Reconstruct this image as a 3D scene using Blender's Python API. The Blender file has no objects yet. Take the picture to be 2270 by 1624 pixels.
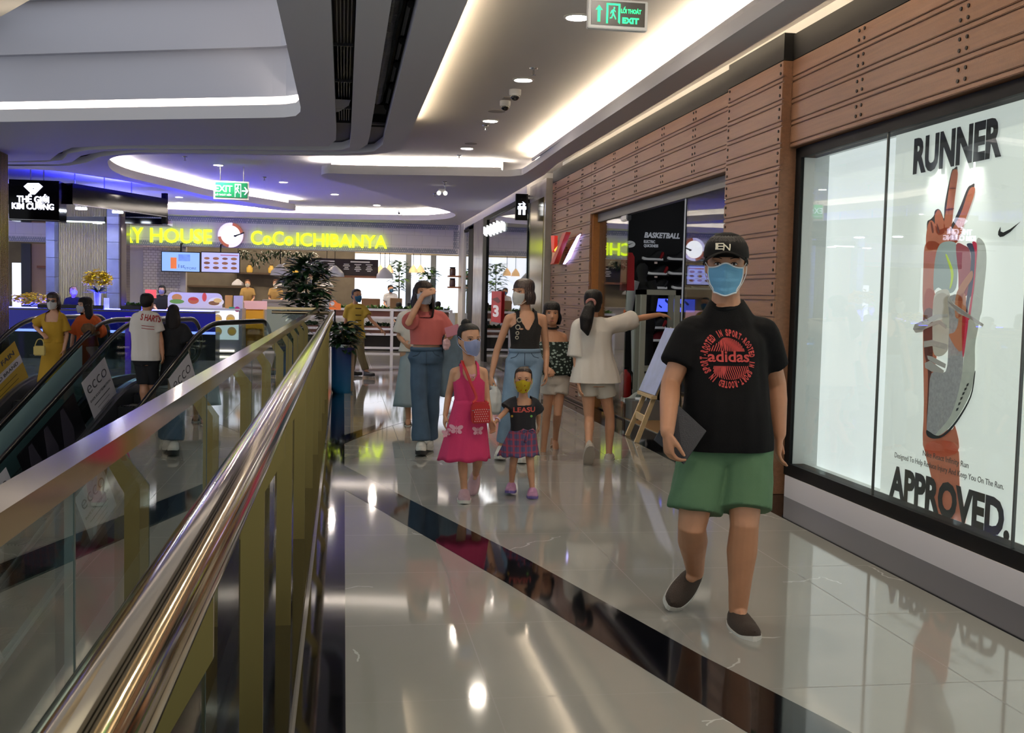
import bpy, bmesh, math, random
from mathutils import Vector, Matrix, noise as mnoise
from mathutils.bvhtree import BVHTree
random.seed(7)
SC = bpy.context.scene
COL = SC.collection
PI = math.pi
# ------------------------------------------------------------------ camera
EYE = Vector((0.0, 0.0, 1.44))
FPX, CX, CY = 2400.0, 1135.0, 812.0          # focal length in pixels of the 2270 x 1624 frame
_ey = Vector((762 - CX, 648 - CY, FPX)).normalized()
_ez = _ey.cross(Vector((1, .0235, 0))).normalized()
if _ez.y > 0: _ez = -_ez
_ex = _ez.cross(_ey).normalized()
if _ex.x < 0: _ex = -_ex
def _cam2world(v): return Vector((_ex.dot(v), _ey.dot(v), _ez.dot(v)))
cam_data = bpy.data.cameras.new('camera'); cam = bpy.data.objects.new('camera', cam_data); COL.objects.link(cam)
cam_data.sensor_fit = 'HORIZONTAL'; cam_data.sensor_width = 36; cam_data.lens = FPX / 2270 * 36
cam_data.clip_start = .05; cam_data.clip_end = 200
_r, _u, _b = _cam2world(Vector((1, 0, 0))), _cam2world(Vector((0, -1, 0))), _cam2world(Vector((0, 0, -1)))
cam.matrix_world = Matrix(((_r.x, _u.x, _b.x, EYE.x), (_r.y, _u.y, _b.y, EYE.y), (_r.z, _u.z, _b.z, EYE.z), (0, 0, 0, 1)))
SC.camera = cam
# measured positions: where the sight line through a photo pixel meets a plane of the place
def ray(x, y): return _cam2world(Vector((x - CX, y - CY, FPX)))
def atY(x, y, Y): d = ray(x, y); return EYE + d * (Y / d.y)
def atZ(x, y, Z): d = ray(x, y); return EYE + d * ((Z - EYE.z) / d.z)
def atX(x, y, X): d = ray(x, y); return EYE + d * (X / d.x)
# ------------------------------------------------------------------ world, exposure
w = bpy.data.worlds.new('world'); SC.world = w; w.use_nodes = True
w.node_tree.nodes['Background'].inputs[0].default_value = (.92, .95, 1.0, 1)
w.node_tree.nodes['Background'].inputs[1].default_value = WORLD = .70
SC.view_settings.view_transform = 'Standard'
try: SC.view_settings.look = 'None'
except Exception: pass
SC.view_settings.exposure = 0.22; SC.view_settings.gamma = 1.0
try: SC.view_settings.use_curve_mapping = False
except Exception: pass
cy = SC.cycles
cy.max_bounces = 7; cy.diffuse_bounces = 3; cy.glossy_bounces = 4; cy.transmission_bounces = 5; cy.transparent_max_bounces = 10
cy.sample_clamp_indirect = 4.0; cy.caustics_reflective = False; cy.caustics_refractive = False
cy.use_denoising = True; cy.adaptive_threshold = .02
E_COVE, E_DOWN, E_SIGN = 270.0, 240.0, 1.0
# ------------------------------------------------------------------ colours and materials
def lin(h):
    h = h.lstrip('#'); c = [int(h[i:i + 2], 16) / 255 for i in (0, 2, 4)]
    return tuple(v / 12.92 if v <= .04045 else ((v + .055) / 1.055) ** 2.4 for v in c) + (1,)
MATS = {}
def M(name, hexc='888888', rough=.55, metal=0.0, emit=None, es=1.0, var=0, vs=6.0, bump=0, bs=40.0, spec=.5, coat=0, sheen=0):
    """procedural Principled material; var = colour mottling, bump = surface relief"""
    if name in MATS: return MATS[name]
    m = bpy.data.materials.new(name); m.use_nodes = True; MATS[name] = m
    nt = m.node_tree; N = nt.nodes; p = N['Principled BSDF']
    p.inputs['Base Color'].default_value = lin(hexc); p.inputs['Roughness'].default_value = rough
    p.inputs['Metallic'].default_value = metal; p.inputs['Specular IOR Level'].default_value = spec
    if coat: p.inputs['Coat Weight'].default_value = coat; p.inputs['Coat Roughness'].default_value = .08
    if sheen: p.inputs['Sheen Weight'].default_value = sheen
    if emit: p.inputs['Emission Color'].default_value = lin(emit); p.inputs['Emission Strength'].default_value = es
    if var or bump:
        tc = N.new('ShaderNodeTexCoord')
        if var:
            n = N.new('ShaderNodeTexNoise'); n.inputs['Scale'].default_value = vs; n.inputs['Detail'].default_value = 5
            nt.links.new(tc.outputs['Object'], n.inputs['Vector'])
            mr = N.new('ShaderNodeMapRange'); mr.inputs['From Min'].default_value = .3; mr.inputs['From Max'].default_value = .7
            mr.inputs['To Min'].default_value = 1 - var; mr.inputs['To Max'].default_value = 1 + var
            nt.links.new(n.outputs['Fac'], mr.inputs['Value'])
            mx = N.new('ShaderNodeMix'); mx.data_type = 'RGBA'; mx.blend_type = 'MULTIPLY'; mx.inputs['Factor'].default_value = 1
            mx.inputs[6].default_value = lin(hexc); nt.links.new(mr.outputs['Result'], mx.inputs[7])
            nt.links.new(mx.outputs[2], p.inputs['Base Color'])
        if bump:
            n2 = N.new('ShaderNodeTexNoise'); n2.inputs['Scale'].default_value = bs; n2.inputs['Detail'].default_value = 4
            nt.links.new(tc.outputs['Object'], n2.inputs['Vector'])
            b = N.new('ShaderNodeBump'); b.inputs['Strength'].default_value = bump; b.inputs['Distance'].default_value = .01
            nt.links.new(n2.outputs['Fac'], b.inputs['Height']); nt.links.new(b.outputs['Normal'], p.inputs['Normal'])
    return m
def nd(m, t): return m.node_tree.nodes.new(t)
def lk(m, a, b): m.node_tree.links.new(a, b)
def math_node(m, op, a, b=None, c=None):
    n = nd(m, 'ShaderNodeMath'); n.operation = op
    for i, v in enumerate((a, b, c)):
        if v is None: continue
        if isinstance(v, (int, float)): n.inputs[i].default_value = v
        else: lk(m, v, n.inputs[i])
    return n.outputs[0]
def mix_rgb(m, fac, a, b):
    n = nd(m, 'ShaderNodeMix'); n.data_type = 'RGBA'
    for i, v in ((0, fac), (6, a), (7, b)):
        if isinstance(v, (int, float)): n.inputs[i].default_value = v
        elif isinstance(v, str): n.inputs[i].default_value = lin(v)
        elif isinstance(v, tuple): n.inputs[i].default_value = v
        else: lk(m, v, n.inputs[i])
    return n.outputs[2]
def glass(name, tint='e8f2ee', refl=1.0, rough=0.0):
    """architectural pane: clear, with the mirror share that glass has at each angle"""
    if name in MATS: return MATS[name]
    m = bpy.data.materials.new(name); m.use_nodes = True; MATS[name] = m
    m.node_tree.nodes.clear()
    out = nd(m, 'ShaderNodeOutputMaterial'); mix = nd(m, 'ShaderNodeMixShader'); tr = nd(m, 'ShaderNodeBsdfTransparent'); gl = nd(m, 'ShaderNodeBsdfGlossy')
    fr = nd(m, 'ShaderNodeFresnel'); ge = nd(m, 'ShaderNodeNewGeometry')
    lk(m, math_node(m, 'SUBTRACT', 1.5, math_node(m, 'MULTIPLY', ge.outputs['Backfacing'], 1.5 - 1 / 1.5)), fr.inputs['IOR'])
    tr.inputs[0].default_value = lin(tint); gl.inputs['Roughness'].default_value = rough; gl.inputs['Color'].default_value = (1, 1, 1, 1)
    lk(m, math_node(m, 'MINIMUM', math_node(m, 'MULTIPLY', fr.outputs[0], refl), 1.0), mix.inputs[0])
    lk(m, tr.outputs[0], mix.inputs[1]); lk(m, gl.outputs[0], mix.inputs[2]); lk(m, mix.outputs[0], out.inputs[0])
    return m
# ------------------------------------------------------------------ objects
def setp(o, label=None, cat=None, group=None, kind=None):
    if label: o['label'] = label
    if cat: o['category'] = cat
    if group: o['group'] = group
    if kind: o['kind'] = kind
    return o
def thing(name, label, cat, loc=(0, 0, 0), rz=0, group=None):
    o = bpy.data.objects.new(name, None); COL.objects.link(o); o.empty_display_size = .1
    o.location = loc; o.rotation_euler = (0, 0, rz); return setp(o, label, cat, group)
def obj(name, bm, m, parent=None, smooth=None, world=True, label=None):
    """bm: bmesh or mesh; geometry given in world space when world, else in the parent's space"""
    if isinstance(bm, bmesh.types.BMesh):
        bmesh.ops.recalc_face_normals(bm, faces=bm.faces); me = bpy.data.meshes.new(name); bm.to_mesh(me); bm.free()
    else: me = bm; me.name = name
    o = bpy.data.objects.new(name, me); COL.objects.link(o)
    for mm in (m if isinstance(m, (list, tuple)) else [m]): me.materials.append(mm)
    if parent is not None:
        o.parent = parent
        if world: o.matrix_parent_inverse = wmat(parent).inverted()
    if smooth is not None:
        me.polygons.foreach_set('use_smooth', [True] * len(me.polygons))
        if smooth < 180:
            try: me.set_sharp_from_angle(angle=math.radians(smooth))
            except Exception: pass
    if label: o['label'] = label
    return o
def wmat(o):
    loc = Matrix.Translation(o.location) @ o.rotation_euler.to_matrix().to_4x4() @ Matrix.Diagonal(o.scale).to_4x4()
    return (wmat(o.parent) @ o.matrix_parent_inverse @ loc) if o.parent else loc
def struct(name, bm, m, smooth=None, parent=None):
    o = obj(name, bm, m, parent, smooth)
    if parent is None: o['kind'] = 'structure'
    return o
def dup(root, loc=None, rz=None, label=None, group=None, shift=None):
    r = root.copy(); COL.objects.link(r)
    if loc is not None: r.location = loc
    if shift is not None: r.location = r.location + Vector(shift)
    if rz is not None: r.rotation_euler = (0, 0, rz)
    if label: r['label'] = label
    if group: r['group'] = group
    for ch in list(root.children):
        c = ch.copy(); COL.objects.link(c); c.parent = r
        for g in list(ch.children):
            d = g.copy(); COL.objects.link(d); d.parent = c
    return r
# ------------------------------------------------------------------ shapes (each adds to a bmesh)
def BM(): return bmesh.new()
def box(bm, x0, x1, y0, y1, z0, z1, bev=0, mat=None):
    r = bmesh.ops.create_cube(bm, size=1); vs = r['verts']
    T = Matrix.Translation(((x0 + x1) / 2, (y0 + y1) / 2, (z0 + z1) / 2)) @ Matrix.Diagonal((abs(x1 - x0), abs(y1 - y0), abs(z1 - z0), 1))
    bmesh.ops.transform(bm, matrix=(mat @ T) if mat else T, verts=vs)
    if bev:
        es = list({e for v in vs for e in v.link_edges}); bmesh.ops.bevel(bm, geom=es, offset=bev, segments=2, affect='EDGES', clamp_overlap=True)
    return bm
def frame_of(d):
    d = d.normalized(); u = d.cross(Vector((0, 0, 1)))
    if u.length < 1e-3: u = d.cross(Vector((0, 1, 0)))
    u.normalize(); return u, u.cross(d).normalized() * -1
def rings(bm, rs, closed=False, cap=True):
    """rs: list of equally long lists of points"""
    vv = [[bm.verts.new(p) for p in r] for r in rs]; n = len(vv[0]); k = len(vv)
    for i in range(k if closed else k - 1):
        a, b = vv[i], vv[(i + 1) % k]
        for j in range(n):
            try: bm.faces.new((a[j], a[(j + 1) % n], b[(j + 1) % n], b[j]))
            except ValueError: pass
    if cap and not closed:
        for r in (vv[0], vv[-1]):
            try: bm.faces.new(r)
            except ValueError: pass
    return vv
def tube(bm, pts, r, seg=10, ell=1.0, closed=False, up=None):
    """round bar along points; r is one radius or one per point; ell flattens along the second axis"""
    pts = [Vector(p) for p in pts]; k = len(pts); rr = r if isinstance(r, (list, tuple)) else [r] * k
    out = []; u = None
    for i, p in enumerate(pts):
        if closed: d = pts[(i + 1) % k] - pts[i - 1]
        else: d = pts[min(i + 1, k - 1)] - pts[max(i - 1, 0)]
        if d.length < 1e-9: d = Vector((0, 0, 1))
        d.normalize()
        if u is None:
            u = frame_of(d)[0] if up is None else d.cross(Vector(up)).normalized()
        u = (u - d * u.dot(d))
        if u.length < 1e-6: u = frame_of(d)[0]
        u.normalize(); v = d.cross(u).normalized()
        out.append([p + u * (math.cos(2 * PI * j / seg) * rr[i]) + v * (math.sin(2 * PI * j / seg) * rr[i] * ell) for j in range(seg)])
    rings(bm, out, closed); return bm
def bar(bm, pts, w_, h_, up=(0, 0, 1), closed=False):
    """rectangular bar along points, w_ across, h_ along up"""
    pts = [Vector(p) for p in pts]; k = len(pts); up = Vector(up); out = []
    for i, p in enumerate(pts):
        if closed: d = pts[(i + 1) % k] - pts[i - 1]
        else: d = pts[min(i + 1, k - 1)] - pts[max(i - 1, 0)]
        d.normalize(); s = d.cross(up).normalized(); t = s.cross(d).normalized()
        out.append([p + s * a * w_ / 2 + t * b * h_ / 2 for a, b in ((-1, -1), (1, -1), (1, 1), (-1, 1))])
    rings(bm, out, closed); return bm
def lathe(bm, prof, seg=24, origin=(0, 0, 0), cap=True):
    o = Vector(origin)
    rings(bm, [[o + Vector((r * math.cos(2 * PI * j / seg), r * math.sin(2 * PI * j / seg), z)) for j in range(seg)] for r, z in prof], cap=cap); return bm
def ball(bm, c, r, seg=12, sc=(1, 1, 1), mat=None):
    rs = bmesh.ops.create_uvsphere(bm, u_segments=seg, v_segments=max(6, seg * 2 // 3), radius=1)
    T = Matrix.Translation(c) @ (mat if mat else Matrix.Identity(4)) @ Matrix.Diagonal((r * sc[0], r * sc[1], r * sc[2], 1))
    bmesh.ops.transform(bm, matrix=T, verts=rs['verts']); return bm
def slab(polys, z0, z1):
    """flat slab: first polygon the outline, others holes or islands"""
    cu = bpy.data.curves.new('tmp', 'CURVE'); cu.dimensions = '2D'; cu.fill_mode = 'BOTH'; cu.extrude = (z1 - z0) / 2
    for pl in polys:
        s = cu.splines.new('POLY'); s.points.add(len(pl) - 1); s.use_cyclic_u = True
        for i, p in enumerate(pl): s.points[i].co = (p[0], p[1], 0, 1)
    return curve_mesh(cu, Matrix.Translation((0, 0, (z0 + z1) / 2)))
def curve_mesh(cu, T=None):
    o = bpy.data.objects.new('tmp', cu); COL.objects.link(o)
    dg = bpy.context.evaluated_depsgraph_get(); dg.update()
    me = bpy.data.meshes.new_from_object(o.evaluated_get(dg)); bpy.data.objects.remove(o); bpy.data.curves.remove(cu)
    if T is not None: me.transform(T)
    return me
def to_bm(me, bm=None, T=None):
    bm = bm or bmesh.new(); n0 = len(bm.verts); bm.from_mesh(me)
    if T is not None:
        bm.verts.ensure_lookup_table(); bmesh.ops.transform(bm, matrix=T, verts=bm.verts[n0:])
    bpy.data.meshes.remove(me); return bm
def axes(origin, xdir, ydir):
    """matrix whose local x, y run along the two directions; local z is their cross product"""
    x = Vector(xdir).normalized(); z = x.cross(Vector(ydir)).normalized(); y = z.cross(x); o = Vector(origin)
    return Matrix(((x.x, y.x, z.x, o.x), (x.y, y.y, z.y, o.y), (x.z, y.z, z.z, o.z), (0, 0, 0, 1)))
def text(bm, s, T, height, width=None, depth=.004, bold=0.0, align='CENTER', sx=1.0, shear=0, space=1.0, res=3):
    """lettering as solid shapes in the local xy plane of T; height = cap height; width forces the total length"""
    cu = bpy.data.curves.new('tmp', 'FONT'); cu.body = s; cu.size = 1; cu.align_x = 'LEFT'; cu.extrude = .5; cu.offset = bold; cu.shear = shear
    cu.space_character = space; cu.resolution_u = res; cu.fill_mode = 'BOTH'
    me = curve_mesh(cu)
    if not me.vertices: bpy.data.meshes.remove(me); return bm
    xs = [v.co.x for v in me.vertices]; x0, x1 = min(xs), max(xs); k = height / .73
    kx = (width / (x1 - x0)) if width else k * sx
    ax = {'CENTER': (x0 + x1) / 2, 'LEFT': x0, 'RIGHT': x1}[align]
    me.transform(T @ Matrix.Diagonal((kx, k, depth, 1)) @ Matrix.Translation((-ax, 0, .5)))
    return to_bm(me, bm)
def poly(bm, pts, T, depth=.004):
    """solid flat figure from an outline in the local xy plane of T"""
    me = slab([pts], 0, depth); me.transform(T); return to_bm(me, bm)
def smooth_path(pts, n=6, closed=False):
    """Catmull-Rom through the points"""
    P = [Vector(p) for p in pts]; k = len(P); out = []
    for i in range(k if closed else k - 1):
        g = (lambda j: P[j % k]) if closed else (lambda j: P[min(max(j, 0), k - 1)])
        a, b, c, d = g(i - 1), g(i), g(i + 1), g(i + 2)
        for j in range(n):
            t = j / n; out.append(.5 * ((2 * b) + (c - a) * t + (2 * a - 5 * b + 4 * c - d) * t * t + (3 * b - a - 3 * c + d) * t ** 3))
    if not closed: out.append(P[-1])
    return out
# ================================================================== SETTING: floor
def floor_material():
    m = M('polished marble tile', 'b3aea6', rough=.07); p = m.node_tree.nodes['Principled BSDF']
    tc = nd(m, 'ShaderNodeTexCoord'); sep = nd(m, 'ShaderNodeSeparateXYZ'); lk(m, tc.outputs['Object'], sep.inputs[0])
    def grout(axis, off, size):
        f = math_node(m, 'FRACT', math_node(m, 'DIVIDE', math_node(m, 'SUBTRACT', sep.outputs[axis], off), size))
        d = math_node(m, 'ABSOLUTE', math_node(m, 'SUBTRACT', f, .5))
        return math_node(m, 'GREATER_THAN', d, .5 - .0026 / size)
    g = math_node(m, 'MAXIMUM', grout(0, .548, .93), grout(1, 3.762, .89))
    # cloudy base tone and thin white veins
    n = nd(m, 'ShaderNodeTexNoise'); n.inputs['Scale'].default_value = 1.1; n.inputs['Detail'].default_value = 6; lk(m, tc.outputs['Object'], n.inputs['Vector'])
    base = mix_rgb(m, n.outputs['Fac'], '8d8982', '9f9b93')
    wn = nd(m, 'ShaderNodeTexNoise'); wn.inputs['Scale'].default_value = 2.4; wn.inputs['Detail'].default_value = 4; lk(m, tc.outputs['Object'], wn.inputs['Vector'])
    va = nd(m, 'ShaderNodeVectorMath'); va.operation = 'MULTIPLY_ADD'; lk(m, wn.outputs['Color'], va.inputs[0]); va.inputs[1].default_value = (.35, .35, .35); lk(m, tc.outputs['Object'], va.inputs[2])
    vo = nd(m, 'ShaderNodeTexVoronoi'); vo.feature = 'DISTANCE_TO_EDGE'; vo.inputs['Scale'].default_value = 1.25; lk(m, va.outputs[0], vo.inputs['Vector'])
    thin = math_node(m, 'LESS_THAN', vo.outputs['Distance'], .006)
    n3 = nd(m, 'ShaderNodeTexNoise'); n3.inputs['Scale'].default_value = .9; lk(m, tc.outputs['Object'], n3.inputs['Vector'])
    part = math_node(m, 'GREATER_THAN', n3.outputs['Fac'], .58)
    col = mix_rgb(m, math_node(m, 'MULTIPLY', math_node(m, 'MULTIPLY', thin, part), .55), base, 'd8d5cf')
    col = mix_rgb(m, math_node(m, 'MULTIPLY', g, .75), col, '5d574e')
    lk(m, col, p.inputs['Base Color'])
    lk(m, math_node(m, 'ADD', math_node(m, 'MULTIPLY', g, .4), .055), p.inputs['Roughness'])
    p.inputs['Specular IOR Level'].default_value = .75
    return m
MF = floor_material()
def granite():
    m = M('black polished granite', '0d0d10', rough=.05, var=.5, vs=60, spec=.6); return m
MG = granite()
VOID = [(-.45, -5), (-.45, 16.45), (-1.0, 16.45), (-1.75, 15.6), (-4.6, 16.62), (-14, 20), (-14, -5)]
struct('floor', slab([[(-.45, -5), (-.45, 16.45), (-1.0, 16.45), (-1.75, 15.6), (-4.6, 16.62), (-14, 20), (-14, 40), (9, 40), (9, -5)]], -.3, 0), MF)
struct('trim_1', slab([[(-.14, -5), (.025, -5), (.025, 16.6), (-.14, 16.6)]], -.001, .0015), MG)
struct('trim_2', slab([[(2.93, -5), (3.34, -5), (3.34, 16.8), (2.93, 16.8)]], -.001, .0015), MG)
struct('trim_3', slab([[(.025, 7.93), (.825, 5.32), (1.19, 3.97), (2.30, 0), (2.93, -2.2), (2.93, -1), (2.62, 0), (1.686, 3.43), (1.454, 4.16), (1.018, 5.78), (.4, 7.79), (.025, 9.05)]], -.001, .0015), MG)
def arc_strip(name, inner, outer):
    a = [(p.x, p.y) for p in smooth_path([(x, y, 0) for x, y in inner])]; b = [(p.x, p.y) for p in smooth_path([(x, y, 0) for x, y in outer])]
    struct(name, slab([a + b[::-1]], -.001, .0015), MG)
arc_strip('trim_4', [(.025, 10.4), (.35, 11.35), (.80, 12.35), (1.5, 13.3), (2.93, 14.6)], [(.025, 11.0), (.35, 11.85), (.80, 12.85), (1.5, 13.8), (2.93, 15.1)])
arc_strip('trim_5', [(-.2, 19.6), (.6, 20.1), (1.5, 21.3), (2.6, 23.5)], [(-.2, 20.2), (.6, 20.8), (1.5, 22.0), (2.6, 24.2)])
MDK = M('dark void concrete', '1c1c22', rough=.8)
struct('floor_lower', slab([[(-16, -8), (-.3, -8), (-.3, 24), (-16, 24)]], -5.3, -5.0), M('lower hall tile', '5d5f66', rough=.25))
struct('wall_void', to_bm(slab([[(-.45, -5), (-.46, -5), (-.46, 16.46), (-1.0, 16.46), (-1.75, 15.61), (-4.6, 16.63), (-14, 20.01), (-14, 20), (-4.6, 16.62), (-1.75, 15.6), (-1.0, 16.45), (-.45, 16.45)]], -5, -.3)), M('slab edge plaster', '77777c', rough=.7))
# ================================================================== SETTING: ceiling
WHITE = M('white ceiling paint', 'c9c6c4', rough=.75)
MSOF = M('white soffit plaster', 'c6c4c6', rough=.75)
struct('ceiling', slab([[(-14, 18.5), (-14, 40), (4.2, 40), (4.2, -5), (.45, -5), (.45, 13.0), (-1.2, 13.0), (-3.92, 14.1), (-9, 16.3)]], 3.55, 3.65), WHITE)
OPEN = [(2.66, -5), (2.66, 13.3), (2.69, 16.2), (2.62, 16.65), (2.4, 16.85), (1.63, 17.02), (.59, 17.28), (-.04, 17.39), (-.28, 17.42), (-.38, 17.75), (-.33, 18.25), (-.04, 18.81), (.53, 20.16), (1.01, 21.5), (1.64, 22.9), (2.2, 24.1), (2.52, 25.1), (2.55, 26.1), (2.3, 27.0), (1.5, 27.7), (-1.9, 28.4), (-5, 28.5), (-9, 28.4), (-12.5, 28.2)] + [tuple(atZ(x, y, 3.3)[:2]) for x, y in ((-60, 373), (20, 374), (100, 377), (170, 385), (300, 405), (400, 427), (470, 444), (560, 459), (630, 467))] + [(-1.12, 25.68), (-1.35, 25), (-1.95, 23.9), (-2.65, 22.66), (-3.06, 21.28), (-3.48, 19.93), (-3.66, 19.1), (-3.68, 18.29), (-3.58, 17.45), (-3.38, 16.64), (-2.92, 16.0), (-1.63, 15.52), (-.4, 15.24), (.2, 14.98), (.5, 14.65), (.66, 14.3), (.73, 13.7), (.75, 9.6), (.76, -5)]
def round_poly(P, n=3):
    return [(p.x, p.y) for p in smooth_path([(x, y, 0) for x, y in P], n, True)]
OPENC = [OPEN[0]] + [(p.x, p.y) for p in smooth_path([(x, y, 0) for x, y in OPEN[1:-1]], 4)] + [OPEN[-1]]
ATRIUM = [(-.44, -5), (-.455, 11.3), (-.47, 11.6), (-.53, 11.88), (-.66, 12.02), (-.8, 12.09), (-2.16, 12.63), (-3.92, 13.34), (-9, 15.4), (-14, 17.4)]
SLOT_A = [(-.1, -5), (-.11, 12.83), (-.12, 13.6), (-.22, 14.2), (-.96, 14.45), (-2.13, 14.73), (-3.1, 15.1), (-3.64, 15.48), (-4.0, 16.23), (-4.35, 17.15), (-5, 17.5), (-8, 18.4),
          (-8, 18.55), (-5.06, 17.66), (-4.49, 17.42), (-4.16, 17.08), (-3.86, 16.2), (-3.43, 15.62), (-2.78, 15.28), (-1.57, 14.94), (-.39, 14.68), (-.05, 14.5), (.05, 14.2), (.06, 13.2), (.05, -5)]
SLOT_B = [(.27, -5), (.28, 13.07), (.27, 13.86), (.14, 14.55), (-.39, 14.83), (-1.59, 15.07), (-2.63, 15.36), (-3.29, 15.74), (-3.73, 16.39), (-4.06, 17.27), (-4.35, 17.67), (-5.15, 17.96), (-8, 18.85),
          (-8, 19.05), (-5.21, 18.18), (-4.25, 17.83), (-3.86, 17.28), (-3.49, 16.43), (-2.86, 15.71), (-1.62, 15.42), (-.16, 15.06), (.37, 14.5), (.46, 13.8), (.45, 13), (.44, -5)]
E_ = .003
SOFF_OUT = [(.75 + E_, -5.01)] + ATRIUM[::-1][:0]
# soffit built as one outline that runs round the atrium edge, cut by the two slots and the large cove opening
outer = [(2.9, -4.99), (2.9, 15.7), (3.0, 16.5), (3.0, 40), (-14, 40)] + ATRIUM[::-1][0:] + []
outer = [(2.9, -4.99), (2.92, 15.0), (3.0, 16.4), (3.0, 30), (-14, 30), (-14, 17.4)] + ATRIUM[::-1][1:-1] + [(-.44, -4.99)]
def inset_y(P): return [(x, max(y, -4.9)) for x, y in P]
struct('ceiling_soffit', slab([outer, inset_y(OPENC), inset_y(SLOT_A), inset_y(SLOT_B)], 3.30, 3.40), MSOF)
MBL = M('black recess', '08080a', rough=.5)
struct('ceiling_slot_1', slab([[(-.2, -5), (.15, -5), (.15, 12.9), (-.2, 12.9)]], 3.75, 3.78), MBL)
struct('ceiling_slot_2', slab([[(.2, -5), (.5, -5), (.5, 13.05), (.2, 13.05)]], 3.75, 3.78), MBL)
def slot_walls(xs, y1, nm):
    bm = BM()
    for x in xs: box(bm, x - .01, x + .01, -5, y1, 3.40, 3.76)
    box(bm, xs[0], xs[1], y1, y1 + .02, 3.40, 3.76); struct(nm, bm, MBL)
slot_walls((-.13, .08), 12.86, 'ceiling_slot_side_1'); slot_walls((.25, .47), 13.05, 'ceiling_slot_side_2')
MSL = M('slot back grey', '77757a', rough=.8)
struct('ceiling_slot_back', slab([[(-.6, 12.95), (.55, 12.95), (.55, 15.2), (-1.6, 15.5), (-3, 16), (-3.5, 17.3), (-4, 18.2), (-8, 19.3), (-8, 18.2), (-4.6, 17.0), (-4.2, 16), (-3.4, 15.0), (-2, 14.5)]], 3.42, 3.44), MSL)
def offset_path(P, d):
    out = []; k = len(P)
    for i in range(k):
        a = Vector(P[max(i - 1, 0)]); b = Vector(P[min(i + 1, k - 1)]); t = (b - a).normalized(); out.append((P[i][0] + t.y * d, P[i][1] - t.x * d))
    return out
def mat_emit(name, hexc, s):
    return M(name, '000000', rough=.6, emit=hexc, es=s)
COVE = mat_emit('warm white cove strip', 'ffe9c8', E_COVE)
COVE2 = mat_emit('neutral cove strip', 'fff3e4', E_COVE * .8)
def cove(name, path, m, off=.055, z=3.430, h=.014, w_=.03, back=.17, lip=True):
    if lip and z < 3.45:                                              # upstand of the lip that hides the strip
        bm = BM(); bar(bm, [(x, y, 3.42) for x, y in offset_path(path, .012)], .022, .04); struct(name + '_lip', bm, MSOF)
        if back: bm = BM(); bar(bm, [(x, y, 3.475) for x, y in offset_path(path, back)], .02, .15); struct(name + '_back', bm, WHITE)
    bm = BM(); bar(bm, [(x, y, z) for x, y in offset_path(path, off)], w_, h); return struct(name, bm, m)
i_isl = next(i for i, p in enumerate(OPENC) if p[1] > 16.9); 
right = [p for p in OPENC[:] if p[0] > 2.6 and p[1] < 15.9]
cove('trim_cove_1', [(2.66, y) for y in (-4.8, 0, 6, 12, 15.6)], COVE)
k0 = OPENC.index(min(OPENC, key=lambda p: (p[0] - 2.4) ** 2 + (p[1] - 16.85) ** 2)); k1 = OPENC.index(min(OPENC, key=lambda p: (p[0] + .36) ** 2 + (p[1] - 18.0) ** 2))
cove('trim_cove_2', OPENC[k0:k1 + 1], COVE2)
ka = OPENC.index(min(OPENC, key=lambda p: (p[0] + 1.12) ** 2 + (p[1] - 25.68) ** 2)); kb = OPENC.index(min(OPENC, key=lambda p: (p[0] + 3.5) ** 2 + (p[1] - 17) ** 2))
cove('trim_cove_3', OPENC[ka + 1:kb], COVE2)
kc = OPENC.index(min(OPENC, key=lambda p: (p[0] - 2.52) ** 2 + (p[1] - 25.1) ** 2)); kd = OPENC.index(min(OPENC, key=lambda p: (p[0] + 9) ** 2 + (p[1] - 28.4) ** 2))
cove('trim_cove_4', OPENC[kc:kd + 1], mat_emit('far cove strip', 'fff3e4', E_COVE * 3.2))
cove('trim_cove_5', [(.76, y) for y in (13.2, 9, 4, 0, -4.8)], mat_emit('cove strip dim', 'ffe6c0', E_COVE * .30))
# light slot between the soffit and the shop wall
cove('trim_cove_6', [(2.865, y) for y in (-4.8, 4, 10, 16.3)], mat_emit('wall washer strip', 'ffe9c8', E_COVE * .25), off=0, z=3.4085, h=.012, lip=False)
struct('wall_right_top', to_bm(slab([[(3.36, -5), (3.40, -5), (3.40, 16.8), (3.36, 16.8)]], 3.2, 3.56)), WHITE)
# atrium: stepped fascias of the floor above, with a light cove behind the lip
bm = BM()
AT = ATRIUM[1:]
def fascia(bm, off, z0, z1):
    P = [(x, y) for x, y in offset_path(AT, off)]
    Q = offset_path(P, .2)
    vs = [[bm.verts.new((p[0], p[1], z)) for p in pts] for z, pts in ((z0, P), (z1, P), (z1, Q), (z0, Q))]
    for a in range(4):
        b = vs[(a + 1) % 4]
        for i in range(len(P) - 1): bm.faces.new((vs[a][i], vs[a][i + 1], b[i + 1], b[i]))
MFA = M('upper fascia paint', 'b9bac4', rough=.8)
for (off, z0, z1), nm in zip(((.30, 3.40, 3.60), (.03, 3.53, 4.04), (-.06, 4.04, 4.62), (-.15, 4.62, 6.0)), 'abcd'):
    fb = BM(); fascia(fb, off, z0, z1); struct('wall_atrium_' + nm, fb, MFA)
cove('trim_cove_7', AT, mat_emit('atrium cove strip', 'fff0dc', E_COVE * .30), off=.14, z=3.43, back=0)
cove('trim_cove_8', [(-.44, y) for y in (-4.8, 4, 11.3)], mat_emit('atrium cove strip side', 'ffe6c0', E_COVE * .12), off=.07, back=.14)
struct('wall_atrium_side', to_bm(slab([[(-.25, -5), (-.2, -5), (-.2, 11.6), (-.25, 11.6)]], 3.4, 6.0)), MFA)
cp = [atZ(x, y, 4.3) for x, y in ((-60, 72), (75, -5), (60, -160), (-300, -60))]
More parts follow.
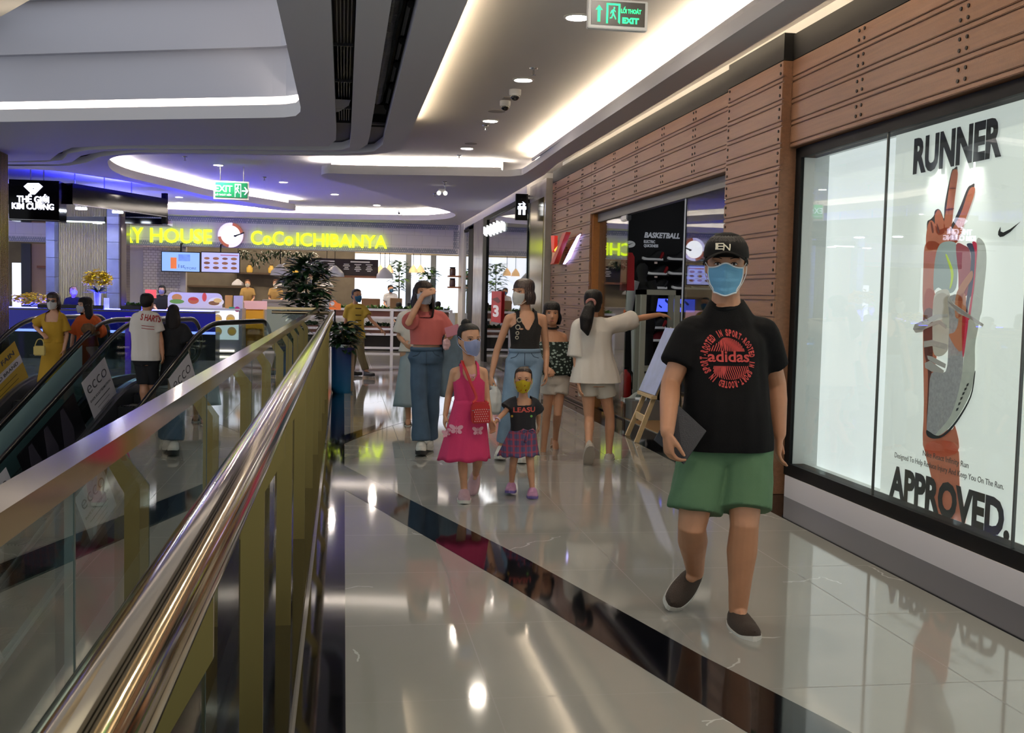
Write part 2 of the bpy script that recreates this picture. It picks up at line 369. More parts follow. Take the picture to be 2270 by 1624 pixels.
struct('ceiling_bulkhead', slab([[(p.x, p.y) for p in cp]], 4.3, 4.5), M('bulkhead cream', 'cfc6b6', rough=.7))
# ================================================================== ceiling fittings
GLOW = mat_emit('downlight glow', 'fff4e2', E_DOWN); GLOWF = mat_emit('far downlight glow', 'fff0de', E_DOWN * 4); MTRIM = M('white enamel', 'd8d8d6', rough=.4)
GLOWB = mat_emit('cool downlight glow', 'eaf2ff', E_DOWN)
def downlight(x, y, z, label, group, r=.085, m=None):
    t = thing('downlight', label, 'ceiling light', (x, y, z), 0, group)
    bm = BM(); lathe(bm, [(r, 0), (r + .02, -.001), (r + .022, -.006), (r + .002, -.012), (r, -.002)], 24, cap=False); obj('trim_ring', bm, MTRIM, t, 60, world=False)
    bm = BM(); lathe(bm, [(.001, -.004), (r, -.004), (r, -.001), (.001, -.001)], 24); obj('lens', bm, m or GLOW, t, 60, world=False)
    return t
ordn = ['first', 'second', 'third', 'fourth', 'fifth', 'sixth', 'seventh']
for i, (px, py) in enumerate(((1280, 37), (1160, 176), (1087, 267), (1035, 328))):
    p = atZ(px, py, 3.55); downlight(p.x, p.y, 3.55, ['round downlight beside the lit green exit sign', 'round downlight in front of the two dome cameras', 'round downlight just behind the two dome cameras', 'round downlight at the far end of the corridor ceiling'][i], 'corridor downlights')
for y in (5.4, 2.9, .4, -2.2): downlight(1.70, y, 3.55, 'round downlight overhead in the corridor ceiling, out of frame', 'corridor downlights overhead')
far_dl = [(484, 365, 'round downlight above the hanging green exit sign'), (628, 403, 'round downlight right of the hanging exit sign, in the oval ceiling'), (742, 430, 'round downlight in the middle of the far raised ceiling'), (835, 454, 'round downlight in the far ceiling above the sign letters NYA'), (712, 463, 'small round downlight at the rim of the far cove'),
          (397, 436, 'round downlight above the end of the black canopy'), (437, 457, 'round downlight in the blue lit soffit over the restaurant sign'), (45, 399, 'round downlight above the diamond sign')]
for i, (px, py, lab) in enumerate(far_dl):
    z = 3.55
    p = atZ(px, py, z); downlight(p.x, p.y, z, lab, 'far hall downlights', r=.075 if i != 4 else .05, m=GLOWF)
# ================================================================== RIGHT SIDE: timber shop front
def wood_material(name, a, b, rough=.45):
    m = M(name, a, rough=rough, bump=.15, bs=90); p = m.node_tree.nodes['Principled BSDF']
    tc = nd(m, 'ShaderNodeTexCoord'); mp = nd(m, 'ShaderNodeMapping'); mp.inputs['Scale'].default_value = (14, 1.1, 22); lk(m, tc.outputs['Object'], mp.inputs[0])
    n = nd(m, 'ShaderNodeTexNoise'); n.inputs['Scale'].default_value = 2.2; n.inputs['Detail'].default_value = 7; n.inputs['Distortion'].default_value = .6; lk(m, mp.outputs[0], n.inputs['Vector'])
    n2 = nd(m, 'ShaderNodeTexNoise'); n2.inputs['Scale'].default_value = .8; lk(m, tc.outputs['Object'], n2.inputs['Vector'])
    f = math_node(m, 'ADD', math_node(m, 'MULTIPLY', n.outputs['Fac'], .75), math_node(m, 'MULTIPLY', n2.outputs['Fac'], .35))
    lk(m, mix_rgb(m, f, a, b), p.inputs['Base Color']); return m
WOOD = wood_material('red cedar plank', '5c3f2c', '92684a'); BOLT = M('dark bolt', '1d1613', rough=.5, metal=.6); DARKW = M('groove shadow wood', '1a0f0a', rough=.9)
PZ0 = 3.215                                                   # top of the boards
def plank_wall(name, X, y0, y1, z0, z1, joints, end_bolts=False, thick=.03, bare=False):
    """horizontal boards, each with a narrow strip under it, bolted at the joints, on a dark backing"""
    bm = BM(); bb = BM()
    k = 0
    while True:
        zt = PZ0 - .16 * k; k += 1
        for a, b in ((zt - .121, zt - .004), (zt - .155, zt - .128)):
            a, b = max(a, z0), min(b, z1)
            if b - a > .012: box(bm, X, X + thick, y0, y1, a, b, .004)
        if zt - .05 < z1 and zt - .1 > z0:
            for j in joints:
                for dy in (-.035, .035):
                    for dz in (.032, .092):
                        if y0 + .01 < j + dy < y1 - .01: bolt(bb, X, j + dy, zt - dz)
            if end_bolts:
                for yy in (y0 + .045, y1 - .045):
                    for dz in (.032, .092): bolt(bb, X, yy, zt - dz)
        if zt - .16 < z0: break
    box(bm, X + .012, X + .2, y0 + .004, y1 - .004, z0 + .004, z1 - .004)
    o = struct(name, bm, WOOD)
    if bb.verts: struct(name + '_bolts', bb, BOLT, parent=o)
    else: bb.free()
    return o
def bolt(bm, X, y, z, r=.011):
    vs = [bm.verts.new((X - .006, y + r * math.cos(a * PI / 4), z + r * math.sin(a * PI / 4))) for a in range(8)]
    ws = [bm.verts.new((X + .004, v.co.y, v.co.z)) for v in vs]
    bm.faces.new(vs)
    for i in range(8): bm.faces.new((vs[i], vs[(i + 1) % 8], ws[(i + 1) % 8], ws[i]))
plank_wall('wall_right_planks_1', 3.23, -3, 7.66, 2.575, 3.215, [1.9, 3.07, 4.24, 5.41, 6.58])
plank_wall('wall_right_pillar', 3.16, 7.66, 8.82, 0, 3.215, [], True)
plank_wall('wall_right_planks_2', 3.20, 8.82, 14.05, 2.545, 3.215, [9.81, 10.82, 11.83, 12.84, 13.85])
plank_wall('wall_right_planks_3', 3.20, 14.05, 16.75, 0, 3.215, [14.6, 15.55, 16.5], False)
# black band above the boards, and the lit wall over it
BANDM = M('charcoal fascia', '0d0d0d', rough=.7, spec=.2)
bm = BM(); box(bm, 3.23, 3.36, -4, 7.66, 3.215, 3.40); box(bm, 3.16, 3.36, 7.66, 8.82, 3.215, 3.41); box(bm, 3.20, 3.36, 8.82, 16.75, 3.215, 3.40); struct('trim_band', bm, BANDM)
# ------------------------------------------------------------------ lit display window
BLK = M('black window frame', '0a0a0b', rough=.6, spec=.2); PLW = M('white plinth laminate', 'e4dcde', rough=.35)
bm = BM(); box(bm, 3.27, 3.6, -2.5, 7.60, 0, .16); struct('trim_plinth', bm, PLW)
win = struct('window_1', (lambda b: (box(b, 3.28, 3.40, -2.5, 7.62, .16, .25), box(b, 3.285, 3.40, -2.5, 7.70, 2.5, 2.575), box(b, 3.285, 3.315, 7.57, 7.66, .16, 2.575), b)[-1])(BM()), BLK)
bm = BM(); box(bm, 3.298, 3.304, -2.4, 7.57, .24, 2.51); struct('window_pane', bm, glass('display glass', 'f4f8f6', 1.0), parent=win)
bm = BM()
for y in (6.31, 4.865, 3.4): box(bm, 3.294, 3.308, y - .006, y + .006, .25, 2.5)
struct('window_joint', bm, M('glass joint grey', '4a4d4c', rough=.4), parent=win)
LBX = M('lightbox film', 'e9ecec', rough=.7, emit='e8ecee', es=.80)
bm = BM(); box(bm, 3.50, 3.53, -2.5, 7.60, .2, 2.56); struct('wall_display_back', bm, LBX)
bm = BM(); box(bm, 3.31, 3.53, -2.5, 7.60, .18, .235); box(bm, 3.31, 3.53, -2.5, 7.6, 2.52, 2.56); box(bm, 3.31, 3.53, 7.56, 7.6, .235, 2.52); struct('wall_display_lining', bm, M('display lining white', 'd6d8d6', rough=.5))
# poster: flat board with the running advertisement
TP = axes((3.45, 0, 0), (0, -1, 0), (0, 0, 1))
def pxl(px, py, X=3.45):
    p = atX(px, py, X); return (-p.y, p.z)
POST = M('poster board white', 'dfe1dc', rough=.5, emit='e4e8e4', es=.60)
poster = thing('advertising_poster', 'tall white poster of a raised hand wearing a running shoe, in the lit window', 'poster', (3.45, 5.7, .24))
bm = BM(); box(bm, 3.452, 3.47, 4.90, 6.50, .235, 2.52); obj('board', bm, POST, poster)
def art(name, m, polys, lvl, smooth=True):
    bm = BM()
    for pl in polys:
        q = [pxl(*p) for p in pl]
        if smooth: q = [(v.x, v.y) for v in smooth_path([(a, b, 0) for a, b in q], 4, True)]
        poly(bm, q, TP @ Matrix.Translation((0, 0, .0005 + .0012 * lvl)), .001)
    return obj(name, bm, m, poster)
def z1(p): return [(1940 + x / 4.512, 340 + y / 4.512) for x, y in p]     # readings from two enlargements of the poster
def z2(p): return [(1960 + x / 4.777, 660 + y / 4.777) for x, y in p]
SK = M('printed skin', 'b4674e', rough=.5, emit='c47458', es=.25, var=.12, vs=9); SKD = M('printed skin crease', '7d3d30', rough=.5); INK = M('printed black ink', '26282a', rough=.5)
KNIT = M('printed grey knit', '9a9799', rough=.6, emit='a8a6a8', es=.22, var=.22, vs=55); PALE = M('printed pale sole', 'b3b5ac', rough=.6, emit='b9bcb2', es=.25, var=.10, vs=14)
LACE = M('printed lace', 'a39d98', rough=.6, emit='b0aaa4', es=.25); TONG = M('printed tongue', 'bfb9ad', rough=.6, emit='c6c0b4', es=.25)
art('printed_shadow', M('printed dark outline', '4a4243', rough=.5), [z1([(520, 700), (560, 655), (590, 620), (600, 575), (630, 555), (660, 580), (690, 650), (700, 500), (760, 200), (790, 152), (825, 175), (760, 690), (840, 560), (920, 360), (960, 318), (990, 340), (830, 760), (560, 900)])], 0)
art('printed_hand', SK, [
    z1([(690, 740), (720, 520), (765, 215), (803, 160), (830, 200), (800, 440), (765, 740), (740, 780)]),
    z1([(745, 830), (860, 600), (925, 410), (960, 345), (1000, 345), (985, 440), (900, 680), (840, 860), (790, 900)]),
    z1([(600, 640), (615, 585), (640, 565), (668, 610), (700, 720), (690, 800), (620, 800)]),
    z1([(530, 720), (560, 670), (590, 690), (640, 760), (720, 740), (780, 800), (830, 880), (700, 920), (640, 950), (530, 960), (512, 860)]),
    z1([(512, 900), (640, 900), (720, 1100), (600, 1320), (600, 1624), (487, 1624), (487, 1120)]),
    z2([(425, 0), (560, 0), (560, 600), (500, 900), (480, 1300), (700, 1400), (755, 1360), (775, 1640), (440, 1640), (425, 1100)])
    ], 1)
a2 = [(2053, 985), (2120, 985), (2128, 1080), (2140, 1160), (2080, 1152), (2066, 1060)]
art('printed_wrist', SK, [a2], 1)
art('printed_crease', SKD, [z1([(720, 555), (785, 545), (785, 560), (720, 570)]), z1([(755, 345), (808, 345), (806, 352), (754, 352)]), z1([(560, 690), (575, 700), (590, 780), (575, 790)]), z1([(620, 700), (640, 740), (650, 790), (630, 790)]),
                            z2([(430, 150), (540, 160), (520, 560), (500, 900), (470, 1320), (455, 1310), (470, 800), (430, 560)])], 2)
art('printed_shoe_collar', M('printed collar grey', '93a09e', rough=.6, emit='a3b0ae', es=.25), [z1([(640, 930), (720, 880), (820, 910), (830, 1120), (815, 1340), (740, 1400), (640, 1340), (590, 1360), (600, 1100)])], 2)
art('printed_shoe_tongue', TONG, [z1([(600, 1420), (680, 1360), (750, 1390), (760, 1624), (600, 1624)]), z2([(540, 0), (700, 0), (700, 460), (640, 600), (540, 600), (520, 420)])], 3)
art('printed_shoe_lining', M('printed red lining', '9c4a52', rough=.6, emit='a8505a', es=.22), [z1([(818, 915), (900, 920), (955, 980), (965, 1200), (940, 1400), (850, 1420), (840, 1200)])], 3)
art('printed_shoe_stripe_navy', M('printed navy', '3a3f55', rough=.6, emit='44496a', es=.2), [z1([(925, 910), (985, 905), (1010, 1000), (1000, 1250), (970, 1600), (905, 1624), (960, 1200), (965, 1000)])], 4)
art('printed_shoe_heel', PALE, [z1([(1020, 890), (1060, 850), (1110, 930), (1120, 1100), (1090, 1400), (1060, 1624), (960, 1624), (1000, 1250)])], 3)
art('printed_shoe_upper', KNIT, [z2([(690, 0), (830, 0), (840, 400), (850, 600), (820, 900), (720, 1250), (560, 1450), (480, 1430), (460, 1380), (480, 1100), (510, 800), (660, 780), (690, 500), (700, 200)])], 4)
art('printed_shoe_sole', PALE, [z2([(920, 0), (1040, 40), (1010, 300), (975, 500), (970, 780), (920, 1020), (780, 1280), (640, 1430), (555, 1450), (720, 1240), (820, 900), (860, 600)])], 5)
art('printed_shoe_outsole', INK, [z2([(460, 1400), (500, 1420), (560, 1455), (640, 1440), (780, 1290), (925, 1040), (970, 800), (978, 800), (935, 1050), (790, 1310), (650, 1460), (540, 1490), (470, 1460)])], 6)
art('printed_shoe_swoosh', M('printed copper', 'b0704e', rough=.5, emit='b8785a', es=.25), [z1([(830, 1390), (960, 1190), (990, 1190), (980, 1260), (900, 1400), (870, 1624), (815, 1624)]), z2([(800, 0), (880, 0), (840, 560), (700, 400), (760, 360), (800, 250)])], 6)
art('printed_shoe_stripe_red', M('printed crimson', 'c02848', rough=.5, emit='c83050', es=.28), [z1([(985, 890), (1025, 895), (1030, 1000), (1005, 1300), (965, 1624), (945, 1624), (1000, 1250), (1012, 1000)]), z2([(845, 190), (905, 205), (880, 450), (852, 630), (840, 500)])], 6)
art('printed_shoe_tab', M('printed lime', 'b8cc2c', rough=.5, emit='c0d838', es=.3), [z1([(715, 1020), (735, 1030), (790, 1180), (780, 1300), (755, 1350), (768, 1200)])], 4)
art('printed_shoe_lace', LACE, [z1([(740, 1400), (800, 1500), (900, 1570), (1000, 1640), (1000, 1670), (850, 1600), (740, 1480)]), z2([(700, 40), (850, 130), (1070, 280), (1060, 305), (830, 165), (690, 90)]),
     z2([(320, 330), (340, 280), (430, 240), (560, 175), (690, 170), (690, 205), (590, 210), (470, 290), (420, 360), (350, 370)]), z2([(340, 330), (600, 235), (680, 290), (670, 330), (590, 270), (400, 350)]),
     z2([(435, 460), (520, 445), (680, 490), (680, 550), (520, 510), (435, 525)]), z2([(470, 610), (520, 620), (670, 700), (660, 745), (560, 700), (480, 650)]), z2([(445, 690), (500, 665), (650, 770), (640, 800), (520, 780), (450, 740)])], 7, False)
art('printed_shoe_ridge', INK, [z2([(775 + 22 * i, 1200 - 62 * i + i * i * 2), (795 + 22 * i, 1190 - 62 * i + i * i * 2), (805 + 22 * i, 1160 - 62 * i + i * i * 2), (783 + 22 * i, 1170 - 62 * i + i * i * 2)]) for i in range(6)], 7, False)
art('printed_swoosh', INK, [z1([(1262, 735), (1240, 780), (1238, 815), (1258, 836), (1290, 830), (1360, 785), (1460, 683), (1360, 755), (1290, 790), (1262, 780)])], 3, False)
def ptext(s, px0, py0, px1, py1, bold=.03, lvl=8, m=INK, xa=None):
    a, b = pxl(px0, py0), pxl(px1, py1)
    bm = BM(); text(bm, s, TP @ Matrix.Translation((a[0], b[1], .001 + .0012 * lvl)), a[1] - b[1], b[0] - a[0], .001, bold, 'LEFT'); return bm
def ptext2(s, x0, x1, z, h, bold, lvl=8):
    bm = BM(); text(bm, s, TP @ Matrix.Translation((x0, z, .001 + .0012 * lvl)), h, x1 - x0, .001, bold, 'LEFT'); return bm
obj('printed_headline', ptext2('RUNNER', -6.25, -5.345, 2.255, .205, .045), INK, poster)
obj('printed_headline', ptext2('APPROVED.', -6.36, -5.10, .24, .195, .045), INK, poster)
INK2 = M('printed grey ink', '55524e', rough=.5)
obj('printed_caption', ptext2('Nike React Infinity Run', -5.98, -5.50, .548, .034, .0), INK2, poster)
obj('printed_caption', ptext2('Designed To Help Reduce Injury And Keep You On The Run.', -6.31, -5.17, .488, .034, .0), INK2, poster)
# lamps inside the display head
for i, (y, e) in enumerate(((5.98, 22), (5.62, 24))):
    l = bpy.data.lights.new('display_spot', 'SPOT'); l.energy = e; l.spot_size = math.radians(50); l.spot_blend = .9; l.shadow_soft_size = .03; l.color = (1, .98, .95)
    o = bpy.data.objects.new('display_spot', l); COL.objects.link(o); o.location = (3.335, y, 2.49); o.rotation_euler = (Vector((3.45, y, 1.95)) - o.location).to_track_quat('-Z', 'Y').to_euler(); o['kind'] = 'structure'
# ------------------------------------------------------------------ shop interior behind the open front
BLACKW = M('black shop wall', '0a0a0c', rough=.5); GREYW = M('charcoal shop panel', '3b3c40', rough=.6); STONE_D = M('dark lobby stone', '2a2622', rough=.2)
bm = BM(); box(bm, 3.35, 9.0, 14.35, 14.5, 0, 2.9); box(bm, 9.0, 9.1, 8.4, 14.5, 0, 2.9); box(bm, 3.35, 9.0, 8.3, 8.42, 0, 2.9); struct('wall_shop', bm, BLACKW)
bm = BM(); box(bm, 3.35, 9.0, 8.3, 14.5, 2.9, 2.95); struct('ceiling_shop', bm, M('navy shop ceiling', '14161f', rough=.7))
bm = BM(); box(bm, 3.38, 9.0, 8.42, 14.35, .0, .004); struct('floor_shop', bm, wood_material('shop oak floor', '7c5a35', 'a07a48', .3))
for i in range(3):
    bm = BM(); box(bm, 4.6 + i * 1.3, 4.66 + i * 1.3, 9.2, 13.6, 2.88, 2.899); struct('trim_shop_fill_strip_%d' % (i + 1), bm, mat_emit('added shop fill light', 'f2f4ff', 5.0))  # unseen ceiling strips added to brighten the shop interior
p = atY(1523, 600, 14.34); p2 = atY(1523, 500, 14.34)
bm = BM(); box(bm, p.x, p.x + 1.7, 14.30, 14.36, .3, 2.35); struct('wall_shop_panel', bm, GREYW)
# glazed front: two fixed panes with a lintel channel and patch fittings
CHR = M('brushed steel', 'a9a9ab', rough=.25, metal=1); SHOPG = glass('shop glass', 'dfe6e4', 1.3)
for nm, y0, y1, lab in (('window_2', 12.55, 13.98, ''), ('window_3', 8.86, 10.3, '')):
    bm = BM(); box(bm, 3.315, 3.327, y0, y1, .02, 2.46); struct(nm, bm, SHOPG)
bm = BM(); box(bm, 3.29, 3.36, 8.84, 14.0, 2.44, 2.545); struct('trim_lintel', bm, M('grey lintel channel', '6b6764', rough=.5))
bm = BM(); box(bm, 3.23, 3.36, 14.0, 14.06, 0, 2.545); struct('trim_jamb', bm, wood_material('lit cedar jamb', '7a4a1e', 'a86a2c'))  # orange of the light on this face put into the cedar colours
gd = thing('glass_door', 'frameless glass shop door with steel patch fittings, standing open', 'door', (3.32, 10.32, 0))
ga = Vector((3.32, 10.36, 0)); gb = ga + Vector((.95, .12, 0)); gt = (gb - ga).normalized()
bm = BM(); bar(bm, [ga + Vector((0, 0, 1.25)), gb + Vector((0, 0, 1.25))], .012, 2.42); obj('leaf', bm, SHOPG, gd)
bm = BM(); bar(bm, [ga + Vector((0, 0, 2.42)), ga + gt * .22 + Vector((0, 0, 2.42))], .04, .07); obj('patch_fitting', bm, CHR, gd)
bm = BM(); bar(bm, [ga + Vector((0, 0, .06)), ga + gt * .22 + Vector((0, 0, .06))], .04, .07); obj('patch_fitting', bm, CHR, gd)
bm = BM(); tube(bm, [ga + Vector((0, 0, .03)), ga + Vector((0, 0, 2.47))], .016); obj('pivot_rail', bm, CHR, gd)
bm = BM(); box(bm, 3.29, 3.35, 12.52, 12.80, 2.37, 2.44, .01); obj('patch_fitting_jamb', bm, CHR); o = bpy.data.objects['patch_fitting_jamb']; o['kind'] = 'structure'; o.name = 'trim_patch'
# wall lettering and shelves of shoes on the side wall that faces the entrance
WTX = M('white wall lettering', 'c9ccd2', rough=.5, emit='c8ccd6', es=.22)
def wall_text(s, px0, px1, py, h_px, Y=14.33, bold=.02, shear=0, m=WTX, parent=None, name='shop_lettering', lab=None):
    a, b = atY(px0, py, Y), atY(px1, py, Y)
    bm = BM(); text(bm, s, axes((a.x, Y, a.z), (1, 0, 0), (0, 0, 1)), h_px * Y / FPX, b.x - a.x, .006, bold, 'LEFT', shear=shear)
    return setp(obj(name, bm, m, parent), lab, 'lettering' if lab else None)
wall_text('BASKETBALL', 1428, 1507, 526, 12, shear=.2, bold=.04, lab='white BASKETBALL lettering on the black shop wall')
o = wall_text('ELECTRIC', 1427, 1452, 538, 6.5, bold=.03, lab='small white lettering ELECTRIC QUICKNESS under BASKETBALL')
bm = to_bm(o.data.copy()); a = atY(1427, 547, 14.33); b = atY(1459, 547, 14.33)
text(bm, 'QUICKNESS', axes((a.x, 14.33, a.z), (1, 0, 0), (0, 0, 1)), 6.5 * 14.33 / FPX, b.x - a.x, .006, .03, 'LEFT'); bm.to_mesh(o.data); bm.free()
o = wall_text('DYNAMIC', 1544, 1568, 537, 6, Y=14.29, bold=.03, lab='small white lettering DYNAMIC VERSATILE on the grey shop panel')
bm = to_bm(o.data.copy()); a = atY(1544, 547, 14.29)
text(bm, 'VERSATILE', axes((a.x, 14.29, a.z), (1, 0, 0), (0, 0, 1)), 6 * 14.29 / FPX, .165, .006, .03, 'LEFT'); bm.to_mesh(o.data); bm.free()
# round brand sign and vertical letters beside the entrance
a = atY(1396, 541, 13.6)
t = thing('brand_sign', 'grey oval sign with a swoosh inside the shop entrance', 'sign', a)
bm = BM(); lathe(bm, [(.001, 0), (.07, 0), (.07, .012), (.001, .012)], 28); bmesh.ops.transform(bm, matrix=Matrix.Translation(a) @ Matrix.Rotation(PI / 2, 4, 'X') @ Matrix.Diagonal((1, .62, 1, 1)), verts=bm.verts); obj('disc', bm, M('pale grey sign', 'b8babb', rough=.5, emit='b0b2b4', es=.2), t)
bm = BM(); poly(bm, [(-.045, .005), (-.05, -.015), (-.03, -.02), (.055, .022), (-.025, -.004)], axes(a + Vector((0, -.013, 0)), (1, 0, 0), (0, 0, 1)), .003); obj('swoosh', bm, INK, t)
SHOE_COL = [('161618', 'b81c22'), ('17171a', '2a2a2e'), ('18181a', 'c02025'), ('141416', '222226'), ('1a1a1c', '2b2b30'), ('c23040', 'c84050'), ('3a3a3c', 'd8d8d8'), ('8a1c2a', '17171a'), ('1c1c1e', '303034'), ('1b1b1d', 'b02028')]
def shoe_bm(L=.29, W=.10, H=.12):
    """sneaker pointing along -x: list of section rings from toe to heel; returns upper, sole"""
    up = BM(); so = BM(); U = []; S = []
    for i in range(13):
        t = i / 12; x = -L / 2 + L * t
        w_ = W / 2 * (math.sin(PI * min(1, .12 + t * .95)) ** .45) * (.82 + .18 * math.cos((t - .25) * 5))
        h = .035 + (H - .035) * (1 / (1 + math.exp(-(t - .48) * 13))); lift = .018 * max(0, (.25 - t) / .25) ** 2
        if t > .9: h *= .93
        U.append([Vector((x, w_ * .93 * math.cos(a), .022 + lift + max(0, h * (math.sin(a) if math.sin(a) > 0 else 0) ** .8))) for a in [PI * j / 8 for j in range(9)]])
        S.append([Vector((x + (0 if 0 < i < 12 else 0), sgn * w_ * 1.06, zz + lift)) for sgn, zz in ((-1, 0), (1, 0), (1, .03), (-1, .03))])
    rings(up, U); rings(so, S); return up, so
def shoe(loc, rz, cols, label, group, s=1.0):
    t = thing('sneaker', label, 'shoe', loc, rz, group); t.scale = (s, s, s)
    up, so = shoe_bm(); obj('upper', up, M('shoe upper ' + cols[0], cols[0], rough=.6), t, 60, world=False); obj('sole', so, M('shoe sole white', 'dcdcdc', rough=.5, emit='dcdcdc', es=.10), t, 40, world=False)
    bm = BM(); tube(bm, [(.10, 0, .03), (.135, 0, .09), (.142, 0, .115)], [.03, .033, .02], 8, .8); obj('heel_counter', bm, M('shoe heel ' + cols[1], cols[1], rough=.5), t, 60, world=False); return t
SH = [(1447, 577, 0, 'black sneaker with red heel on the top shelf under BASKETBALL'), (1503, 577, 1, 'all black sneaker at the right end of the top shelf, beside the door rail'), (1456, 609, 2, 'black sneaker with red heel and a price tag above it, second shelf'),
      (1504, 609, 3, 'all black sneaker on the second shelf beside the door rail'), (1456, 640, 4, 'dark sneaker on the third shelf, above the security gate'), (1512, 641, 8, 'dark sneaker on the third shelf behind the glass edge'), (1551, 579, 5, 'red sneaker on the grey panel next to the cap'),
      (1554, 642, 6, 'grey sneaker on the grey panel under the shelf screen'), (1453, 728, 9, 'dark sneaker with white sole under the blue screen'), (1452, 756, 7, 'dark red sneaker on the lowest shelf below the blue screen')]
SHELF = M('dark shelf', '18181b', rough=.4); TAG = M('price card', 'e2cdc6', rough=.6, emit='e0c8c0', es=.15)
for i, (px, py, c, lab) in enumerate(SH):
    Y = 14.16; q = atY(px, py, Y)
    bm = BM(); box(bm, q.x - .17, q.x + .17, 14.05, 14.30, q.z - .015, q.z - .001)
    setp(obj('shoe_shelf', bm, SHELF), 'dark shoe ledge on the shop wall, ' + ['topmost beneath the lettering', 'topmost by the door rail', 'second row', 'second row by the door rail', 'third row', 'third row by the glass', 'grey panel', 'grey panel, lower', 'under the screen', 'lowest'][i], 'shelf', 'shoe ledges')
    shoe((q.x, Y, q.z), 0, SHOE_COL[c], lab, 'display sneakers')
    if i in (2, 4, 8, 9, 7):
        bm = BM(); box(bm, q.x - .02, q.x + .02, 14.22, 14.225, q.z + .15, q.z + .20); setp(obj('price_card', bm, TAG), ['', '', 'small price card over the second shelf sneaker', '', 'small price card over the third shelf sneaker', '', '', 'small price card over the grey sneaker', 'small price card under the blue screen', 'small price card over the lowest dark red sneaker'][i], 'price card', 'shoe price cards')
# screens
SCR = M('blue screen', '101830', rough=.3, emit='4a5cff', es=1.3)
def screen(px0, py0, px1, py1, Y, lab, m, marks=()):
    a, b = atY(px0, py0, Y), atY(px1, py1, Y)
    t = thing('display_screen', lab, 'screen', ((a.x + b.x) / 2, Y, b.z))
    bm = BM(); box(bm, a.x - .01, b.x + .01, Y + .004, Y + .05, b.z - .01, a.z + .01); obj('housing', bm, BLK, t)
    bm = BM(); box(bm, a.x, b.x, Y, Y + .006, b.z, a.z); obj('panel', bm, m, t); return t, a, b
t, a, b = screen(1442, 661, 1540, 692, 14.1, 'wide blue lit screen on the black shop wall behind the security gate', SCR)
bm = BM()
for cx_, cz, s in ((.34, .6, .05), (.62, .35, .06), (.78, .55, .04), (.2, .3, .03)):
    c = Vector((a.x + (b.x - a.x) * cx_, 14.097, b.z + (a.z - b.z) * cz)); up, so = shoe_bm(.1, .03, .04); so.free()
    me = bpy.data.meshes.new('t'); up.to_mesh(me); up.free(); to_bm(me, bm, Matrix.Translation(c) @ Matrix.Rotation(.7, 4, 'Y') @ Matrix.Diagonal((s * 18, .03, s * 18, 1)))
obj('screen_picture', bm, M('screen dark shapes', '0a1440', rough=.4, emit='0c1a66', es=.6), t)
t, a, b = screen(1523, 587, 1572, 628, 14.26, 'blue lit shelf screen with brown shoes pictured, on the grey panel', M('pale blue screen', '202848', rough=.3, emit='7a86ff', es=.9))
bm = BM()
for k in range(3):
    c = Vector(((a.x + b.x) / 2 + .03, 14.257, b.z + (a.z - b.z) * (.25 + .27 * k))); ball(bm, c, 1, 10, (.085, .002, .014))
obj('screen_picture', bm, M('screen brown shapes', '6b5648', rough=.4, emit='6b5648', es=.4), t)
# anti theft gate
GATE = M('gate grey enamel', '9a9c90', rough=.45)
def gate(x, y, rz, lab):
    t = thing('security_gate', lab, 'anti-theft gate', (x, y, 0), rz, 'security gates')
    bm = BM(); P = [(0, 0, .0), (0, 0, 1.53), (.0, .0, 1.56), (.42, 0, 1.56), (.42, 0, 0)]
    for a_, b_ in (((0, 0, 0), (0, 0, 1.56)), ((.42, 0, 0), (.42, 0, 1.56)), ((-.03, 0, 1.53), (.45, 0, 1.53))): bar(bm, [a_, b_], .06, .06, up=(0, 1, 0))
    obj('hoop', bm, GATE, t, world=False)
    for z in (.60, .50): bm = BM(); bar(bm, [(0, 0, z), (.42, 0, z)], .04, .04); obj('crossbar', bm, GATE, t, world=False)
    bm = BM(); box(bm, -.05, .47, -.07, .07, 0, .05, .01); obj('foot', bm, GATE, t, world=False); return t
q = atY(1419, 900, 12.6); gate(q.x, 12.6, 0, 'grey anti-theft gate in the shop entrance, the one in front')
gate(q.x + .06, 13.05, 0, 'grey anti-theft gate in the shop entrance, the one behind')
# mannequin in a tracksuit, red jersey, plinth box, statue shoe, extinguisher
t = thing('mannequin', 'black mannequin in a black and white tracksuit inside the shop entrance', 'mannequin', (3.78, 13.55, 0))
def wpt(px, py, Y): return atY(px, py, Y)
TRK = M('black tracksuit', '101012', rough=.7); TRW = M('white track stripe', 'c4c6c6', rough=.7)
bm = BM(); hd = wpt(1424, 600, 13.5); ch = wpt(1424, 640, 13.5); hp = wpt(1425, 720, 13.5)
tube(bm, [hd + Vector((0, 0, .10)), hd + Vector((0, 0, .06)), hd, hd - Vector((0, 0, .1)), ch + Vector((0, 0, .06)), ch, (ch + hp) / 2, hp, hp - Vector((0, 0, .1))], [.03, .07, .08, .055, .09, .19, .155, .17, .15], 14, .65); obj('torso', bm, TRK, t, 60)
bm = BM(); tube(bm, [wpt(1413, 728, 13.5), wpt(1412, 780, 13.5), wpt(1411, 840, 13.5), wpt(1411, 888, 13.5)], [.085, .075, .065, .055], 12); obj('leg', bm, TRW, t, 60)
bm = BM(); tube(bm, [wpt(1434, 728, 13.5), wpt(1435, 780, 13.5), wpt(1436, 840, 13.5), wpt(1436, 888, 13.5)], [.085, .075, .065, .055], 12); obj('leg', bm, TRK, t, 60)
for s, pts in ((0, [(1407, 622), (1398, 655), (1394, 690)]), (1, [(1443, 622), (1450, 655), (1446, 690)])):
    bm = BM(); tube(bm, [wpt(a_, b_, 13.42) for a_, b_ in pts], [.065, .06, .05], 12); obj('arm', bm, TRK if s else TRW, t, 60)
